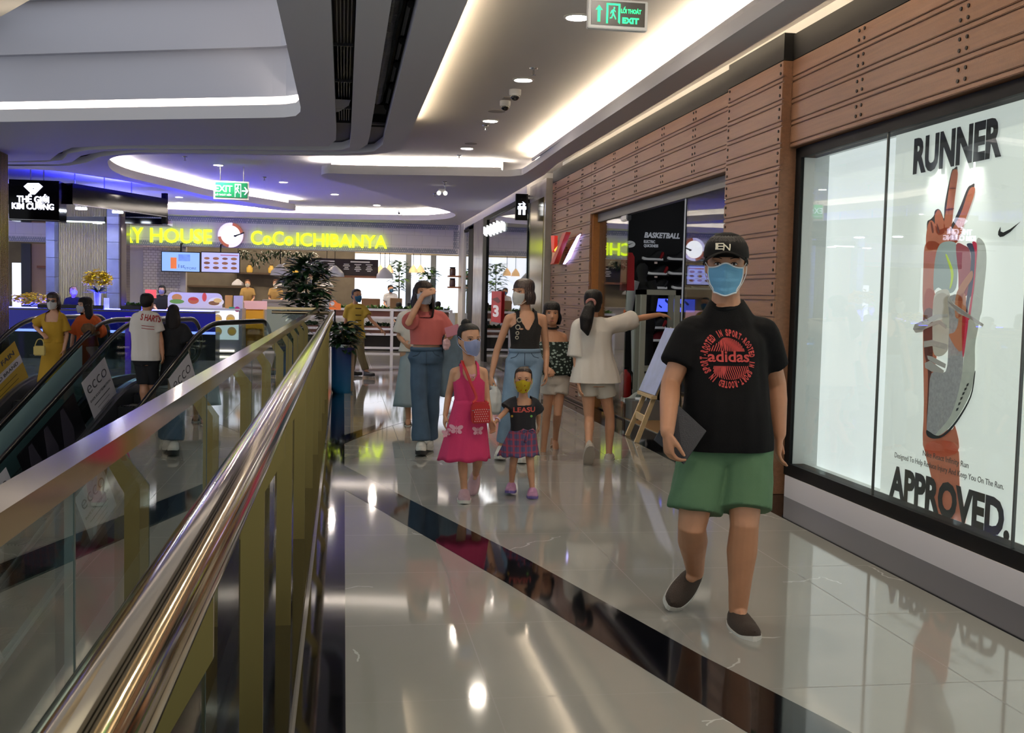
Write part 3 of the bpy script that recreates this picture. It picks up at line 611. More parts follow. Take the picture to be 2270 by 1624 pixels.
bm = BM(); box(bm, wpt(1400, 0, 13.5).x, wpt(1448, 0, 13.5).x, 13.38, 13.64, .0, wpt(1412, 888, 13.5).z); obj('stand', bm, BLACKW, t)
a = wpt(1391, 600, 12.9)
t = thing('hanging_jersey', 'red sports jersey hanging beside the shop glass', 'jersey', a)
bm = BM(); rings(bm, [[a + Vector((x * w_, y * .05, z)) for x, y in ((-1, -1), (1, -1), (1, 1), (-1, 1))] for z, w_ in ((.22, .04), (.17, .07), (-.1, .075), (-.24, .08))]); obj('body', bm, M('red jersey', 'b02028', rough=.7), t)
bm = BM(); tube(bm, [a + Vector((0, .0, .22)), a + Vector((0, 0, .30)), a + Vector((0, .1, .31))], .006, 6); obj('hanger', bm, CHR, t)
a = atZ(1378, 932, 0); a = Vector((3.50, 12.75, 0)); 
q0, q1 = wpt(1377, 932, 12.9), wpt(1424, 892, 12.9)
bm = BM(); box(bm, q0.x, q1.x + .1, 12.75, 13.1, 0, q1.z, .005); setp(obj('display_box', bm, wood_material('walnut box', '4a2d1c', '6d4630')), 'low brown wooden display box carrying a white shoe, shop entrance', 'display box')
shoe((q0.x + .13, 12.9, q1.z + .001), 0, ('d4d4d0', 'd4d4d0'), 'white sneaker on the low brown wooden box', None, .95)
bm = BM(); box(bm, wpt(1426, 0, 12.4).x + .03, wpt(1500, 0, 12.4).x, 12.45, 12.8, 0, wpt(1450, 890, 12.4).z, .005); setp(obj('display_box', bm, M('grey display box', '6c6a68', rough=.5)), 'grey low display box behind the wooden easel', 'display box')
shoe((wpt(1432, 0, 12.4).x + .16, 12.6, wpt(1450, 890, 12.4).z), .9, ('5f6a64', 'c8c8c4'), 'grey green sneaker on the grey display box', None)
a = Vector((wpt(1386, 850, 13.2).x, 13.2, .0)); zt = wpt(1386, 818, 13.2).z; zb = wpt(1386, 884, 13.2).z
t = thing('fire_extinguisher', 'red fire extinguisher standing just inside the shop entrance', 'fire extinguisher', (a.x, a.y, zb))
bm = BM(); lathe(bm, [(.07, zb), (.075, zb + .02), (.075, zt - .10), (.055, zt - .05), (.025, zt - .02), (.02, zt)], 18, (a.x, a.y, 0)); obj('cylinder', bm, M('extinguisher red', '9c1416', rough=.35), t, 50)
bm = BM(); box(bm, a.x - .05, a.x + .04, a.y - .015, a.y + .015, zt, zt + .03); obj('handle', bm, BLK, t)
bm = BM(); tube(bm, smooth_path([a + Vector((.03, 0, zt)), a + Vector((.085, -.02, zt - .06)), a + Vector((.085, -.03, zt - .25))]), .011, 8); obj('hose', bm, BLK, t)
bm = BM(); box(bm, a.x - .1, a.x + .1, a.y - .1, a.y + .1, 0, zb, .004); setp(obj('floor_stand', bm, BLACKW), 'black block under the red fire extinguisher', 'stand')
a, b = wpt(1365, 926, 13.3), wpt(1378, 900, 13.3)
bm = BM(); box(bm, 3.36, 3.42, 13.3, 13.36, 0, b.z); setp(obj('floor_sign', bm, M('white card', 'b9b9ba', rough=.6)), 'small white floor sign at the edge of the shop entrance', 'sign')
# easel with a pale blue poster
EW = M('pale pine', 'c9ae82', rough=.5, var=.1, vs=20)
t = thing('easel', 'pale pine easel at the shop entrance, holding a pale blue poster', 'easel', (2.95, 10.6, 0))
f1, f2 = atZ(1424, 991, 0), atZ(1408, 985, 0); f2 = Vector((f1.x + .08, f1.y + .72, 0))
apex = Vector((f1.x + .34, f1.y + .42, 1.55)); back = Vector((f1.x + .62, f1.y + .30, 0))
def along(a_, b_, k): return a_ + (b_ - a_) * k
f2 = Vector((2.98, 11.05, 0)); f1 = Vector((2.935, 10.52, 0)); apex1 = Vector((3.40, 10.64, 1.15)); apex2 = Vector((3.40, 10.92, 1.15)); back = Vector((3.80, 10.78, 0))
for a_, b_ in ((f1, apex1), (f2, apex2), (back, (apex1 + apex2) / 2)):
    bm = BM(); bar(bm, [a_, b_], .03, .045, up=(1, 0, 0)); obj('leg', bm, EW, t)
bm = BM(); bar(bm, [along(f1, apex1, .2), along(f2, apex2, .2)], .02, .07, up=(0, 0, 1)); obj('crosspiece', bm, EW, t)
bm = BM(); bar(bm, [along(f1, apex1, .40) + Vector((-.03, -.1, 0)), along(f2, apex2, .40) + Vector((-.03, .1, 0))], .06, .03, up=(0, 0, 1)); obj('ledge', bm, EW, t)
sl = (apex1 - f1).normalized(); c = along((f1 + f2) / 2, (apex1 + apex2) / 2, .41) + Vector((-.035, 0, .01))
TB = axes(c, (0, -1, 0), sl)
bm = BM(); box(bm, -.30, .30, 0, .72, -.004, .004, mat=TB); setp(obj('easel_poster', bm, M('pale blue card', '8e9cc6', rough=.45, var=.12, vs=7)), 'pale blue poster card standing on the pine easel', 'poster')
# red and yellow V sign on the boards with a glowing backlight
t = thing('shop_logo_sign', 'red and yellow V shaped sign glowing violet on the timber wall', 'sign', (3.2, 15.9, 2.15))
TV = axes((3.19, 0, 0), (0, -1, 0), (0, 0, 1))
def pv(px, py): p = atX(px, py, 3.12); return (-p.y, p.z)
def zz(x, y): return pv(1200 + x / 5.8, 380 + y / 5.8)
def vpoly(name, pts, d, m, lift):
    bm = BM(); poly(bm, [zz(*p) for p in pts], axes((3.12 + lift, 0, 0), (0, -1, 0), (0, 0, 1)), d); return obj(name, bm, m, t)
vpoly('red_stroke', [(165, 825), (212, 825), (205, 1000), (180, 1040), (170, 990)], .05, M('sign red', 'b3231c', rough=.4, emit='c02a20', es=.5), 0)
vpoly('yellow_stroke', [(160, 925), (172, 1000), (180, 1040), (330, 800), (300, 900), (200, 1190), (140, 1190), (150, 960)], .04, M('sign orange', 'b06a44', rough=.4, emit='b07a50', es=.3), .03)
vpoly('yellow_stroke', [(205, 1010), (320, 880), (300, 940), (215, 1030)], .05, M('sign yellow', 'd8c22a', rough=.4, emit='e0cc30', es=.8), 0.0)
vpoly('red_stroke', [(340, 800), (390, 780), (330, 930), (230, 1180), (180, 1195), (260, 1010)], .07, M('sign dark red', '8c1c14', rough=.4, emit='902018', es=.3), -.01)
VGL = mat_emit('violet backlight', 'b9b4ff', 4.0)
vpoly('backlight', [(420, 830), (460, 800), (330, 1110), (260, 1190), (240, 1190), (330, 1000)], .012, VGL, .055)
# ================================================================== BALUSTRADE along the floor opening
BRASS = M('polished brass tube', 'cdb78d', rough=.09, metal=1); BRASSF = M('satin brass rail', 'c2ab80', rough=.11, metal=1); BRASSP = M('brass plate', '8c7a4a', rough=.34, metal=1)
RGL = glass('balustrade glass', 'e3efe9', 1.0)
GX = -.375; YE = 16.45
bal = thing('balustrade', 'glass balustrade with a brass handrail along the escalator opening', 'railing', (GX, 8, 0))
ys = [-3.9] + [1.576 - 1.49 * k for k in (3, 2, 1)] + [1.576 + 1.49 * k for k in range(10)] + [YE]
for a, b in zip(ys, ys[1:]):
    bm = BM(); box(bm, GX - .006, GX + .006, a + .004, b - .004, .09, 1.17); obj('glass_panel', bm, RGL, bal)
EDGE = M('glass edge grey green', '3e4a48', rough=.3)
for y in ys[1:-1]:
    bm = BM(); box(bm, GX - .007, GX + .007, y - .0035, y + .0035, .09, 1.17); obj('glass_joint', bm, EDGE, bal)
bm = BM(); box(bm, GX - .006, GX + .006, 0, .75, .09, 1.17, mat=axes((-1.15, YE, 0), (0, 1, 0), (-1, 0, 0)).__class__(((0, 1, 0, -1.125), (1, 0, 0, YE), (0, 0, 1, 0), (0, 0, 0, 1))) @ Matrix.Translation((-GX, 0, 0))); obj('glass_panel', bm, RGL, bal)
bm = BM(); bar(bm, [(GX, -3.9, 1.185), (GX, YE, 1.185), (-1.12, YE, 1.185)], .05, .036); obj('top_rail', bm, BRASSF, bal)
HX, HZ = -.166, 1.13
bm = BM(); tube(bm, [(HX, -3.9, HZ), (HX, YE - .02, HZ)], .037, 28); ball(bm, (HX, YE - .02, HZ), .037, 20); obj('handrail', bm, BRASS, bal, 60)
bm = BM(); tube(bm, [(HX, YE - .02, HZ - .004), (-1.05, YE - .02, HZ - .004)], .025, 18); obj('handrail_return', bm, BRASS, bal, 60)
bm = BM(); box(bm, GX - .05, -.15, -3.9, YE + .03, .0, .09, .004); obj('base_shoe', bm, M('black polished kerb', '0c0c0e', rough=.06), bal)
bm = BM(); box(bm, -1.12, GX - .05, YE - .03, YE + .03, .0, .09, .004); obj('base_shoe', bm, M('black polished kerb', '0c0c0e'), bal)
pm = None
for k in range(-2, 9):
    y = 2.84 + 1.56 * k
    prof = [(-.255, .09), (-.195, .09), (-.195, .92), (-.145, 1.01), (-.145, 1.10), (-.19, 1.10), (-.19, 1.03), (-.255, .94)]
    bm = BM(); vs = [[bm.verts.new((x, yy, z)) for x, z in prof] for yy in (y - .006, y + .006)]
    bm.faces.new(vs[0]); bm.faces.new(vs[1][::-1])
    for i in range(len(prof)): bm.faces.new((vs[0][i], vs[0][(i + 1) % len(prof)], vs[1][(i + 1) % len(prof)], vs[1][i]))
    obj('post', bm, BRASSP, bal)
# ================================================================== ESCALATORS
AZ = math.radians(20); UU = Vector((math.sin(AZ), math.cos(AZ), 0)); NN = Vector((math.cos(AZ), -math.sin(AZ), 0))
EA = Vector((-1.353, 16.75, 0)) - UU * .35
SLP = math.tan(math.radians(30)); SB = -1.15
def ES(s, lat, z): return EA + UU * s + NN * lat + Vector((0, 0, z))
def onE(px, py, lat):
    d = ray(px, py); A = EA + NN * lat; k = (A - EYE).dot(NN) / d.dot(NN); P = EYE + d * k; return (P - A).dot(UU), P.z
def hz(s, top):                                              # height of a line that follows the escalator profile
    t = s - SB
    if t > .45: return top
    if t < -.45: return top + t * SLP
    return top - SLP * (t - .45) ** 2 / 1.8
RUB = M('black rubber handrail', '08080c', rough=.35, coat=.3); STEEL = M('escalator steel', '8a8a8e', rough=.3, metal=.9); DARKP = M('dark escalator cladding', '141318', rough=.25); STEP = M('ridged step', '0b0b0c', rough=.6)
EGL = glass('escalator glass', 'c9d6d4', 1.0)
S0, S1 = -8.2, .70
def rail_path(lat, top=.97):
    P = [ES(s, lat, hz(s, top)) for s in [S0, -5, -3] + [SB - .45 + .09 * i for i in range(11)] + [0, S1]]
    for i in range(1, 12):
        a = PI / 2 - PI * i / 11 * 1.05; P.append(ES(S1 + .33 * math.cos(a), lat, top - .34 + .34 * math.sin(a)))
    return P
def glass_wall(bm, lat, lo, top, s0=S0, s1=S1 + .2, th=.005):
    ss = [s0 + (s1 - s0) * i / 40 for i in range(41)]
    rings(bm, [[ES(s, lat - th, hz(s, lo)), ES(s, lat + th, hz(s, lo)), ES(s, lat + th, hz(s, top)), ES(s, lat - th, hz(s, top))] for s in ss])
def band(bm, lat0, lat1, z0, z1, s0=S0, s1=S1, n=40):
    ss = [s0 + (s1 - s0) * i / n for i in range(n + 1)]
    rings(bm, [[ES(s, lat0, hz(s, z0)), ES(s, lat1, hz(s, z0)), ES(s, lat1, hz(s, z1)), ES(s, lat0, hz(s, z1))] for s in ss])
def escalator(label, lr, ll):
    """lr, ll: lateral places of its two handrails"""
    c = (lr + ll) / 2; t = thing('escalator', label, 'escalator', ES(0, c, 0), 0, 'escalators')
    for lat, sg in ((lr, 1), (ll, -1)):
        bm = BM(); tube(bm, rail_path(lat), .038, 12, .62, up=tuple(NN)); obj('handrail', bm, RUB, t, 60)
        bm = BM(); glass_wall(bm, lat, .16, .93); obj('glass_side', bm, EGL, t)
        bm = BM(); band(bm, lat - .05, lat + .05, .05, .16); obj('deck', bm, STEEL, t)
        bm = BM(); band(bm, lat - sg * .05, lat - sg * .09, -.12, .13); obj('skirt', bm, STEEL, t)
        bm = BM(); band(bm, lat + sg * .0, lat + sg * .05, -.75, .05); obj('truss_cladding', bm, DARKP, t)
    bm = BM(); band(bm, ll + .09, lr - .09, -.75, -.30, S0, SB); obj('truss_floor', bm, DARKP, t)
    bm = BM(); P = [ES(SB + .5, ll + .1, .0), ES(SB + .5, lr - .1, .0), ES(S1 + .1, lr - .1, .0), ES(S1 + .1, ll + .1, .0)]
    rings(bm, [[p + Vector((0, 0, .001)) for p in P], [p + Vector((0, 0, .012)) for p in P]]); obj('comb_plate', bm, STEEL, t)
    me = None
    for k in range(18):
        s = SB + .42 - .4 * (k + 1); z = min(0, hz(s + .1, 0))
        if me is None:
            bm = BM()
            box(bm, 0, .4, -(lr - ll) / 2 + .095, (lr - ll) / 2 - .095, -.23, -.02)
            n = 22; wd = (lr - ll) - .19
            for i in range(n): box(bm, 0, .4, -wd / 2 + wd * i / n, -wd / 2 + wd * (i + .55) / n, -.02, 0)
            o = obj('step', bm, STEP, t, world=False); me = o.data
        else:
            o = bpy.data.objects.new('step', me); COL.objects.link(o); o.parent = t
        T = Matrix(((UU.x, -NN.x, 0, 0), (UU.y, -NN.y, 0, 0), (0, 0, 1, 0), (0, 0, 0, 1)))
        o.location = UU * s + Vector((0, 0, z)); o.rotation_euler = T.to_euler()
    return t
escalator('escalator closest to the balustrade, with white notices on both glass sides', 0, -1.19)
escalator('escalator beyond the white notices, carrying the women in yellow and orange', -1.60, -2.80)
# notices on the glass sides
def eframe(s, z, lat, off):
    x = UU * math.cos(math.radians(30)) + Vector((0, 0, .5)); return axes(ES(s, lat + off, z), x, UU * -.5 + Vector((0, 0, math.cos(math.radians(30)))))
NOTE = M('white notice film', 'c5c3c8', rough=.5); NINK = M('notice grey ink', '34343a', rough=.6)
def notice(s, z, lat, lab, w_=.62, h_=.62, m=NOTE, off=.008, title='ecco', second='SHAPE SCULPTEDMOTION', group='notices on the escalator glass', yellow=False):
    t = thing('escalator_notice', lab, 'notice', ES(s, lat, z), 0, group)
    F_ = eframe(s, z, lat, off); bm = BM(); box(bm, -w_ / 2, w_ / 2, -h_ / 2, h_ / 2, 0, .002, mat=F_); obj('film', bm, m, t)
    L = F_ @ Matrix.Translation((0, 0, .0022))
    if not yellow:
        bm = BM(); text(bm, title, L @ Matrix.Translation((0, .075, 0)), .19, w_ * .80, .001, -.012); obj('printed_title', bm, NINK, t)
        bm = BM(); text(bm, second, L @ Matrix.Translation((0, -.045, 0)), .034, w_ * .86, .001, .02); obj('printed_line', bm, NINK, t)
        for i, (a, b) in enumerate(((.66, -.12), (.50, -.19), (.38, -.25))):
            bm = BM(); box(bm, -w_ * a / 2, w_ * a / 2, b - .006, b + .006, 0, .001, mat=L); obj('printed_rule', bm, NINK if i < 1 else M('notice pale ink', '8c8a90'), t)
    else:
        bm = BM(); text(bm, title, L @ Matrix.Translation((.0, .17, 0)), .07, w_ * .8, .001, .03); obj('printed_title', bm, NINK, t)
        bm = BM(); box(bm, -w_ / 2, w_ / 2, -.02, .10, 0, .001, mat=L); obj('printed_band', bm, NOTE, t)
        bm = BM(); text(bm, second, L @ Matrix.Translation((.0, .01, .001)), .05, w_ * .8, .001, .02); obj('printed_line', bm, NINK, t)
        for b in (-.10, -.17): bm = BM(); box(bm, -w_ * .3, w_ * .3, b - .006, b + .006, 0, .001, mat=L); obj('printed_rule', bm, M('notice olive ink', '6b5a14'), t)
    return t
def ncen(pts, lat):
    r = [onE(x, y, lat) for x, y in pts]; return sum(a for a, b in r) / len(r), sum(b for a, b in r) / len(r)
n1 = ncen([(172, 852), (235, 783), (265, 870), (204, 944)], -1.19)
n2 = ncen([(370, 856), (426, 786), (446, 850), (385, 925)], 0)
notice(n1[0], n1[1], -1.19, 'white notice with ecco lettering on the glass beyond the white shirt rider, the upper one')
s_ = n1[0] - 2.05; notice(s_, hz(s_, n1[1] - hz(n1[0], 0)), -1.19, 'white notice with ecco lettering on the far glass side, lower down the slope')
notice(n2[0], n2[1], 0, 'white notice with ecco lettering on the glass in front of the riders, the upper one')
for k, lab in ((1, 'white notice with ecco lettering seen through the balustrade glass, second down the slope'), (2, 'white notice with ecco lettering seen through the balustrade glass, lowest of all')):
    s_ = n2[0] - 2.05 * k; notice(s_, hz(s_, n2[1] - hz(n2[0], 0)), 0, lab)
n3 = ncen([(5, 785), (20, 800), (40, 855), (0, 905)], -2.80)
notice(n3[0] - .1, n3[1] - .02, -2.80, 'yellow notice on the outermost escalator glass beside the woman in the yellow dress', .95, .66, M('yellow notice film', 'b5962a', rough=.5), .008, 'ECCO FAIN', 'GRAND BRAND', yellow=True)
tq = onE(190, 790, -1.60); sa = tq[0]
bm = BM(); band(bm, -1.592, -1.588, .20, .90, S0, sa - .1); setp(obj('teal_film', bm, M('teal film', '86a3a3', rough=.4)), 'long teal film on the glass between the two escalators', 'notice')
for s_, lab in ((n1[0] - 1.02, 'dark panel with painted grey ceiling reflections between the two far ecco notices'),):
    t = thing('dark_panel', lab, 'notice', ES(s_, -1.19, 0)); zc = hz(s_, n1[1] - hz(n1[0], 0)); F_ = eframe(s_, zc, -1.19, .008)
    bm = BM(); box(bm, -.66, .66, -.30, .30, 0, .002, mat=F_); obj('film', bm, M('black panel', '0e0d13', rough=.3), t)
    for a in (-.45, -.1, .28):
        bm = BM(); poly(bm, [(a - .16, -.28), (a + .02, .26), (a + .10, .26), (a + .16, -.10), (a + .08, -.28)], F_ @ Matrix.Translation((0, 0, .0022)), .001); obj('painted_reflection', bm, M('reflected grey violet', '35323d', rough=.4), t)  # grey shapes paint the ceiling's reflection on the dark panel
# ------------------------------------------------------------------ landing guard and fluted column at the far side
t = thing('glass_guard', 'glass guard with a slim grey post beside the blue lit counter landing', 'railing', (-5.0, 16.6, 0))
a, b = Vector((-4.93, 16.75, 0)), Vector((-7.2, 17.6, 0))
bm = BM(); bar(bm, [a + Vector((0, 0, .55)), b + Vector((0, 0, .55))], .012, 1.0); obj('pane', bm, EGL, t)
bm = BM(); tube(bm, [a, a + Vector((0, 0, 1.05))], .022, 12); obj('post', bm, STEEL, t, 60)
bm = BM(); bar(bm, [a + Vector((0, 0, 1.06)), b + Vector((0, 0, 1.06))], .05, .03); obj('rail', bm, BRASSF, t)
FLU = M('bronze fluted metal', '9a8560', rough=.25, metal=.8)
p = atY(18, 500, 16.6)
bm = BM()
for i in range(24): box(bm, p.x - .05 - .055 * i - .02, p.x - .05 - .055 * i + .02, 15.86, 15.95, -.3, 3.3, .012)
for i in range(10): box(bm, p.x - .05, p.x + .012, 15.99 + .062 * i, 16.025 + .062 * i, -.3, 3.3, .01)
box(bm, p.x - 1.4, p.x, 15.9, 16.6, -.3, 3.3); struct('column_1', bm, FLU)
# ================================================================== FAR END: restaurant front
YF = 29.0
def X_(px, Y, py=640): return atY(px, py, Y).x
def Z_(py, Y, px=600): return atY(px, py, Y).z
TILE = M('pale wall tile', 'bdb8b7', rough=.35)
def tile_mat(name, a, b, sc, mortar='9a9593', msz=.006, w_=1.0, h_=.5):
    m = M(name, a, rough=.35); p = m.node_tree.nodes['Principled BSDF']; tc = nd(m, 'ShaderNodeTexCoord'); mp = nd(m, 'ShaderNodeMapping'); mp.inputs['Rotation'].default_value = (PI / 2, 0, 0); lk(m, tc.outputs['Object'], mp.inputs[0])
    br = nd(m, 'ShaderNodeTexBrick'); br.inputs['Scale'].default_value = sc; br.inputs['Color1'].default_value = lin(a); br.inputs['Color2'].default_value = lin(b); br.inputs['Mortar'].default_value = lin(mortar); br.inputs['Mortar Size'].default_value = msz
    br.inputs['Brick Width'].default_value = w_; br.inputs['Row Height'].default_value = h_; lk(m, mp.outputs[0], br.inputs['Vector']); lk(m, br.outputs['Color'], p.inputs['Base Color']); return m
FAS = tile_mat('fascia tile', 'e0dbd8', 'e4dfdc', 2.2, 'c4bfbc', .008, .9, .6)
PAT = tile_mat('patterned border tile', 'd6d3cf', 'a3a6ac', 9, '8e9198', .10, .5, .5)
DIAM = tile_mat('small motif tile', 'd2cbc3', 'c9c2ba', 6.5, '9b938c', .05, .75, .45)
bm = BM(); box(bm, -11, 3.05, YF, YF + .3, 2.53, 3.4); fw = struct('wall_far', bm, FAS)
for z0, z1 in ((2.535, 2.66), (3.17, 3.30)):
    bm = BM(); box(bm, -11, 3.0, YF - .012, YF + .01, z0, z1); struct('wall_far_border', bm, PAT, parent=fw)
bm = BM(); box(bm, 2.88, 3.03, YF - .012, YF + .01, 2.67, 3.16); struct('wall_far_border', bm, PAT, parent=fw)
YEL = M('lime yellow sign face', 'd8f020', rough=.5, emit='e2ff24', es=1.25)
rs = thing('restaurant_sign', 'glowing yellow letters and round plate logo across the tiled restaurant front', 'sign', (X_(560, YF), YF, 2.8))
def letters(s, px0, px1, pyb, hpx, name='lettering', bold=.018, Y=YF - .06):
    a, b = atY(px0, pyb, Y), atY(px1, pyb, Y); bm = BM(); text(bm, s, axes((a.x, Y, a.z), (1, 0, 0), (0, 0, 1)), hpx * Y / FPX, b.x - a.x, .04, bold, 'LEFT'); return obj(name, bm, YEL, rs)
letters('CURRY', 196, 318, 534, 33); letters('HOUSE', 333, 470, 536, 31)
letters('CoCo', 556, 650, 541, 30); letters('ICHIBANYA', 657, 858, 544.5, 29)
c = atY(511.5, 521, YF - .05); r = 26.5 * YF / FPX
def disc(bm, c, r, d=.03, seg=40, sc=(1, 1), face=-1):
    lathe(bm, [(.0005, 0), (r, 0), (r, d), (.0005, d)], seg); n = 2 * seg * 2
    vs = bm.verts[:] if hasattr(bm.verts, 'ensure_lookup_table') and not bm.verts.ensure_lookup_table() else bm.verts[:]
    vs = vs[-4 * seg:]; bmesh.ops.transform(bm, matrix=Matrix.Translation(c) @ Matrix.Rotation(PI / 2, 4, 'X') @ Matrix.Diagonal((sc[0], sc[1], 1, 1)), verts=vs); return bm
bm = disc(BM(), c, r); obj('logo_rim', bm, M('logo brown ring', 'a0543a', rough=.5, emit='b86a4c', es=.5), rs)
for a0, a1 in ((.45 * PI, 1.05 * PI), (1.45 * PI, 2.05 * PI)):
    bm = BM(); P = [((r - .0) * math.cos(a0 + (a1 - a0) * i / 16), (r - .0) * math.sin(a0 + (a1 - a0) * i / 16)) for i in range(17)] + [((r - .07) * math.cos(a1 - (a1 - a0) * i / 16), (r - .07) * math.sin(a1 - (a1 - a0) * i / 16)) for i in range(17)]
    poly(bm, P, axes(c + Vector((0, -.032, 0)), (1, 0, 0), (0, 0, 1)), .004); obj('logo_script', bm, M('logo violet white', 'c8c0e0', rough=.5, emit='ded8ff', es=.9), rs)
bm = disc(BM(), c + Vector((.0, -.034, 0)), r * .76, .012); obj('logo_plate', bm, M('logo white', 'ffffff', rough=.5, emit='ffffff', es=1.6), rs)
bm = BM(); tube(bm, [c + Vector((.14, -.055, -.01)), c + Vector((.25, -.055, .035)), c + Vector((.34, -.055, .075))], [.022, .016, .02], 8); ball(bm, c + Vector((.115, -.055, -.02)), .035, 10, (1.2, .4, .8)); obj('logo_spoon', bm, M('spoon dark', '2a2a3a', rough=.4), rs)
# restaurant interior: back kitchen wall, side wall, bright window
KIT = M('kitchen back wall', '6e675c', rough=.6, var=.15, vs=3)
bm = BM(); box(bm, -12, X_(786, 33), 33, 33.2, 0, 3.3); struct('wall_kitchen', bm, KIT)
bm = BM(); box(bm, -12, 4, 29.3, 33.2, 3.3, 3.35); struct('ceiling_kitchen', bm, M('kitchen ceiling', '58524a', rough=.8))
DAY = M('daylight window', 'ffffff', rough=.6, emit='dfeaff', es=1.15)
bm = BM(); box(bm, X_(786, 33), 5.2, 33.0, 33.1, .9, 2.62); struct('window_4', bm, DAY)
bm = BM(); box(bm, X_(786, 33), 5.2, 33.0, 33.2, 0, .9); box(bm, X_(786, 33), 5.2, 33.0, 33.2, 2.62, 3.3); struct('wall_kitchen_right', bm, M('dining wall cream', 'b7a98f', rough=.7))
for px in (905, 960): bm = BM(); box(bm, X_(px, 32.9) - .08, X_(px, 32.9) + .08, 32.85, 33.0, .9, 2.62); struct('window_4_mullion', bm, M('grey mullion', '7d838c', rough=.5))
bm = BM(); box(bm, X_(318, 29.4), X_(400, 29.4), 29.35, 29.5, 0, 2.53); struct('wall_motif', bm, DIAM)
bm = BM(); box(bm, X_(400, 29.3), X_(412, 29.3), 29.25, 29.5, 0, 2.53); box(bm, X_(280, 29.3), X_(318, 29.3), 29.4, 29.5, 0, 2.53); struct('wall_motif_edge', bm, M('pale column tile', 'b5b1b4', rough=.5))
for i, (px, py, pw) in enumerate(((430, 612, 60), (560, 600, 70), (480, 560, 40))):
    pass
for i, (x, y) in enumerate(((-6, 31), (-3.4, 30.6), (-1, 31), (1.6, 31.2))):
    bm = BM(); box(bm, x - .9, x + .9, y - .05, y + .05, 3.27, 3.295); struct('trim_kitchen_fill_strip_%d' % (i + 1), bm, mat_emit('added kitchen fill light', 'ffe6c4', 80.0))  # strips added out of view above the fascia edge to brighten the kitchen
# kitchen shelves with jars and a hanging garland
KS = M('dark wood shelf', '4a3c30', rough=.6)
for i, (x0, x1, py) in enumerate(((520, 670, 605), (412, 560, 636))):
    bm = BM(); a, b = X_(x0, 32.7), X_(x1, 32.7); z = Z_(py, 32.7); box(bm, a, b, 32.5, 32.98, z - .05, z); setp(obj('wall_shelf', bm, KS), ['upper wooden kitchen shelf carrying glowing jars', 'lower wooden kitchen shelf behind the cooks'][i], 'shelf')
GLASSJ = M('amber jar', 'a8863c', rough=.2, emit='d0a040', es=.5)
for i, px in enumerate((553, 601, 655)):
    z = Z_(605, 32.7); x = X_(px, 32.7); t = thing('jar', ['amber jar on the upper kitchen shelf, next to the menu screen', 'amber jar on the upper kitchen shelf, above a white lamp', 'amber jar on the upper kitchen shelf, beside the dark menu board'][i], 'jar', (x, 32.7, z), 0, 'kitchen jars')
    bm = BM(); lathe(bm, [(.07, .001), (.09, .03), (.09, .14), (.05, .19), (.05, .22)], 14); obj('body', bm, GLASSJ, t, 50, world=False); bm = BM(); lathe(bm, [(.055, .22), (.055, .25)], 14); obj('lid', bm, KS, t, world=False)
def leaf(bm, base, d, L, w_, up=Vector((0, 0, 1)), droop=.25):
    d = d.normalized(); s = d.cross(up)
    if s.length < .05: s = Vector((1, 0, 0))
    s.normalize(); n = s.cross(d).normalized(); C = []
    for t, ww in ((0, .08), (.2, .7), (.5, 1), (.8, .62), (1, .02)):
        c = base + d * (L * t) - Vector((0, 0, 1)) * (droop * L * t * t); C.append((c - s * (w_ / 2 * ww) + n * w_ * .12 * ww, c, c + s * (w_ / 2 * ww) + n * w_ * .12 * ww))
    vs = [[bm.verts.new(p) for p in r_] for r_ in C]
    for a, b in zip(vs, vs[1:]):
        bm.faces.new((a[0], a[1], b[1], b[0])); bm.faces.new((a[1], a[2], b[2], b[1]))
LEAF = M('dark green leaf', '1f3d20', rough=.35, var=.35, vs=8); LEAF2 = M('fresh green leaf', '466b2c', rough=.45, var=.3, vs=10); STEM = M('plant stem', '4a4a2c', rough=.7)
rnd = random.Random(3)
bm = BM()
for i in range(420):
    x = X_(530, 29.8) + rnd.random() * (X_(700, 29.8) - X_(530, 29.8)); hang = .12 + .35 * max(0, 1 - abs(x - X_(572, 29.8)) * 3) + rnd.random() * .12
    leaf(bm, Vector((x, 29.6 + rnd.random() * .35, 2.52 - rnd.random() * hang)), Vector((rnd.uniform(-1, 1), rnd.uniform(-1, .4), rnd.uniform(-1, .2))), .10, .05)
setp(obj('hanging_foliage', bm, LEAF), 'dark green foliage hanging under the tiled restaurant front', 'plant')
# screens
def menu_screen(px0, py0, px1, py1, Y, lab, m):
    a, b = atY(px0, py0, Y), atY(px1, py1, Y); t = thing('menu_screen', lab, 'screen', ((a.x + b.x) / 2, Y, b.z), 0, 'menu screens')
    bm = BM(); box(bm, a.x - .02, b.x + .02, Y + .005, Y + .06, b.z - .02, a.z + .02); obj('housing', bm, BLK, t)
    bm = BM(); box(bm, a.x, b.x, Y, Y + .008, b.z, a.z); obj('panel', bm, m, t)
    bm = BM(); tube(bm, [((a.x + b.x) / 2, Y + .03, a.z - .05), ((a.x + b.x) / 2, Y + .05, 2.58), ((a.x + b.x) / 2, 29.01, 2.60)], .02, 8); obj('bracket', bm, BLK, t); return t, a, b
t, a, b = menu_screen(359, 558, 442, 602, 28.7, 'pale blue screen reading 1st STORE above the food stall', M('pale blue screen face', '203040', rough=.4, emit='8fb4ff', es=1.0))
W_, H_ = b.x - a.x, a.z - b.z; TS = axes((a.x, 28.697, b.z), (1, 0, 0), (0, 0, 1)); SINK = M('screen navy ink', '20347a', rough=.5, emit='2a48a8', es=.5); SORG = M('screen orange', 'c8642a', rough=.5, emit='d07030', es=.7)
bm = BM(); poly(bm, [(W_ * .23, H_ * .13), (W_ * .39, H_ * .13), (W_ * .39, H_ * .72), (W_ * .23, H_ * .72)], TS, .002); obj('printed_block', bm, SORG, t)
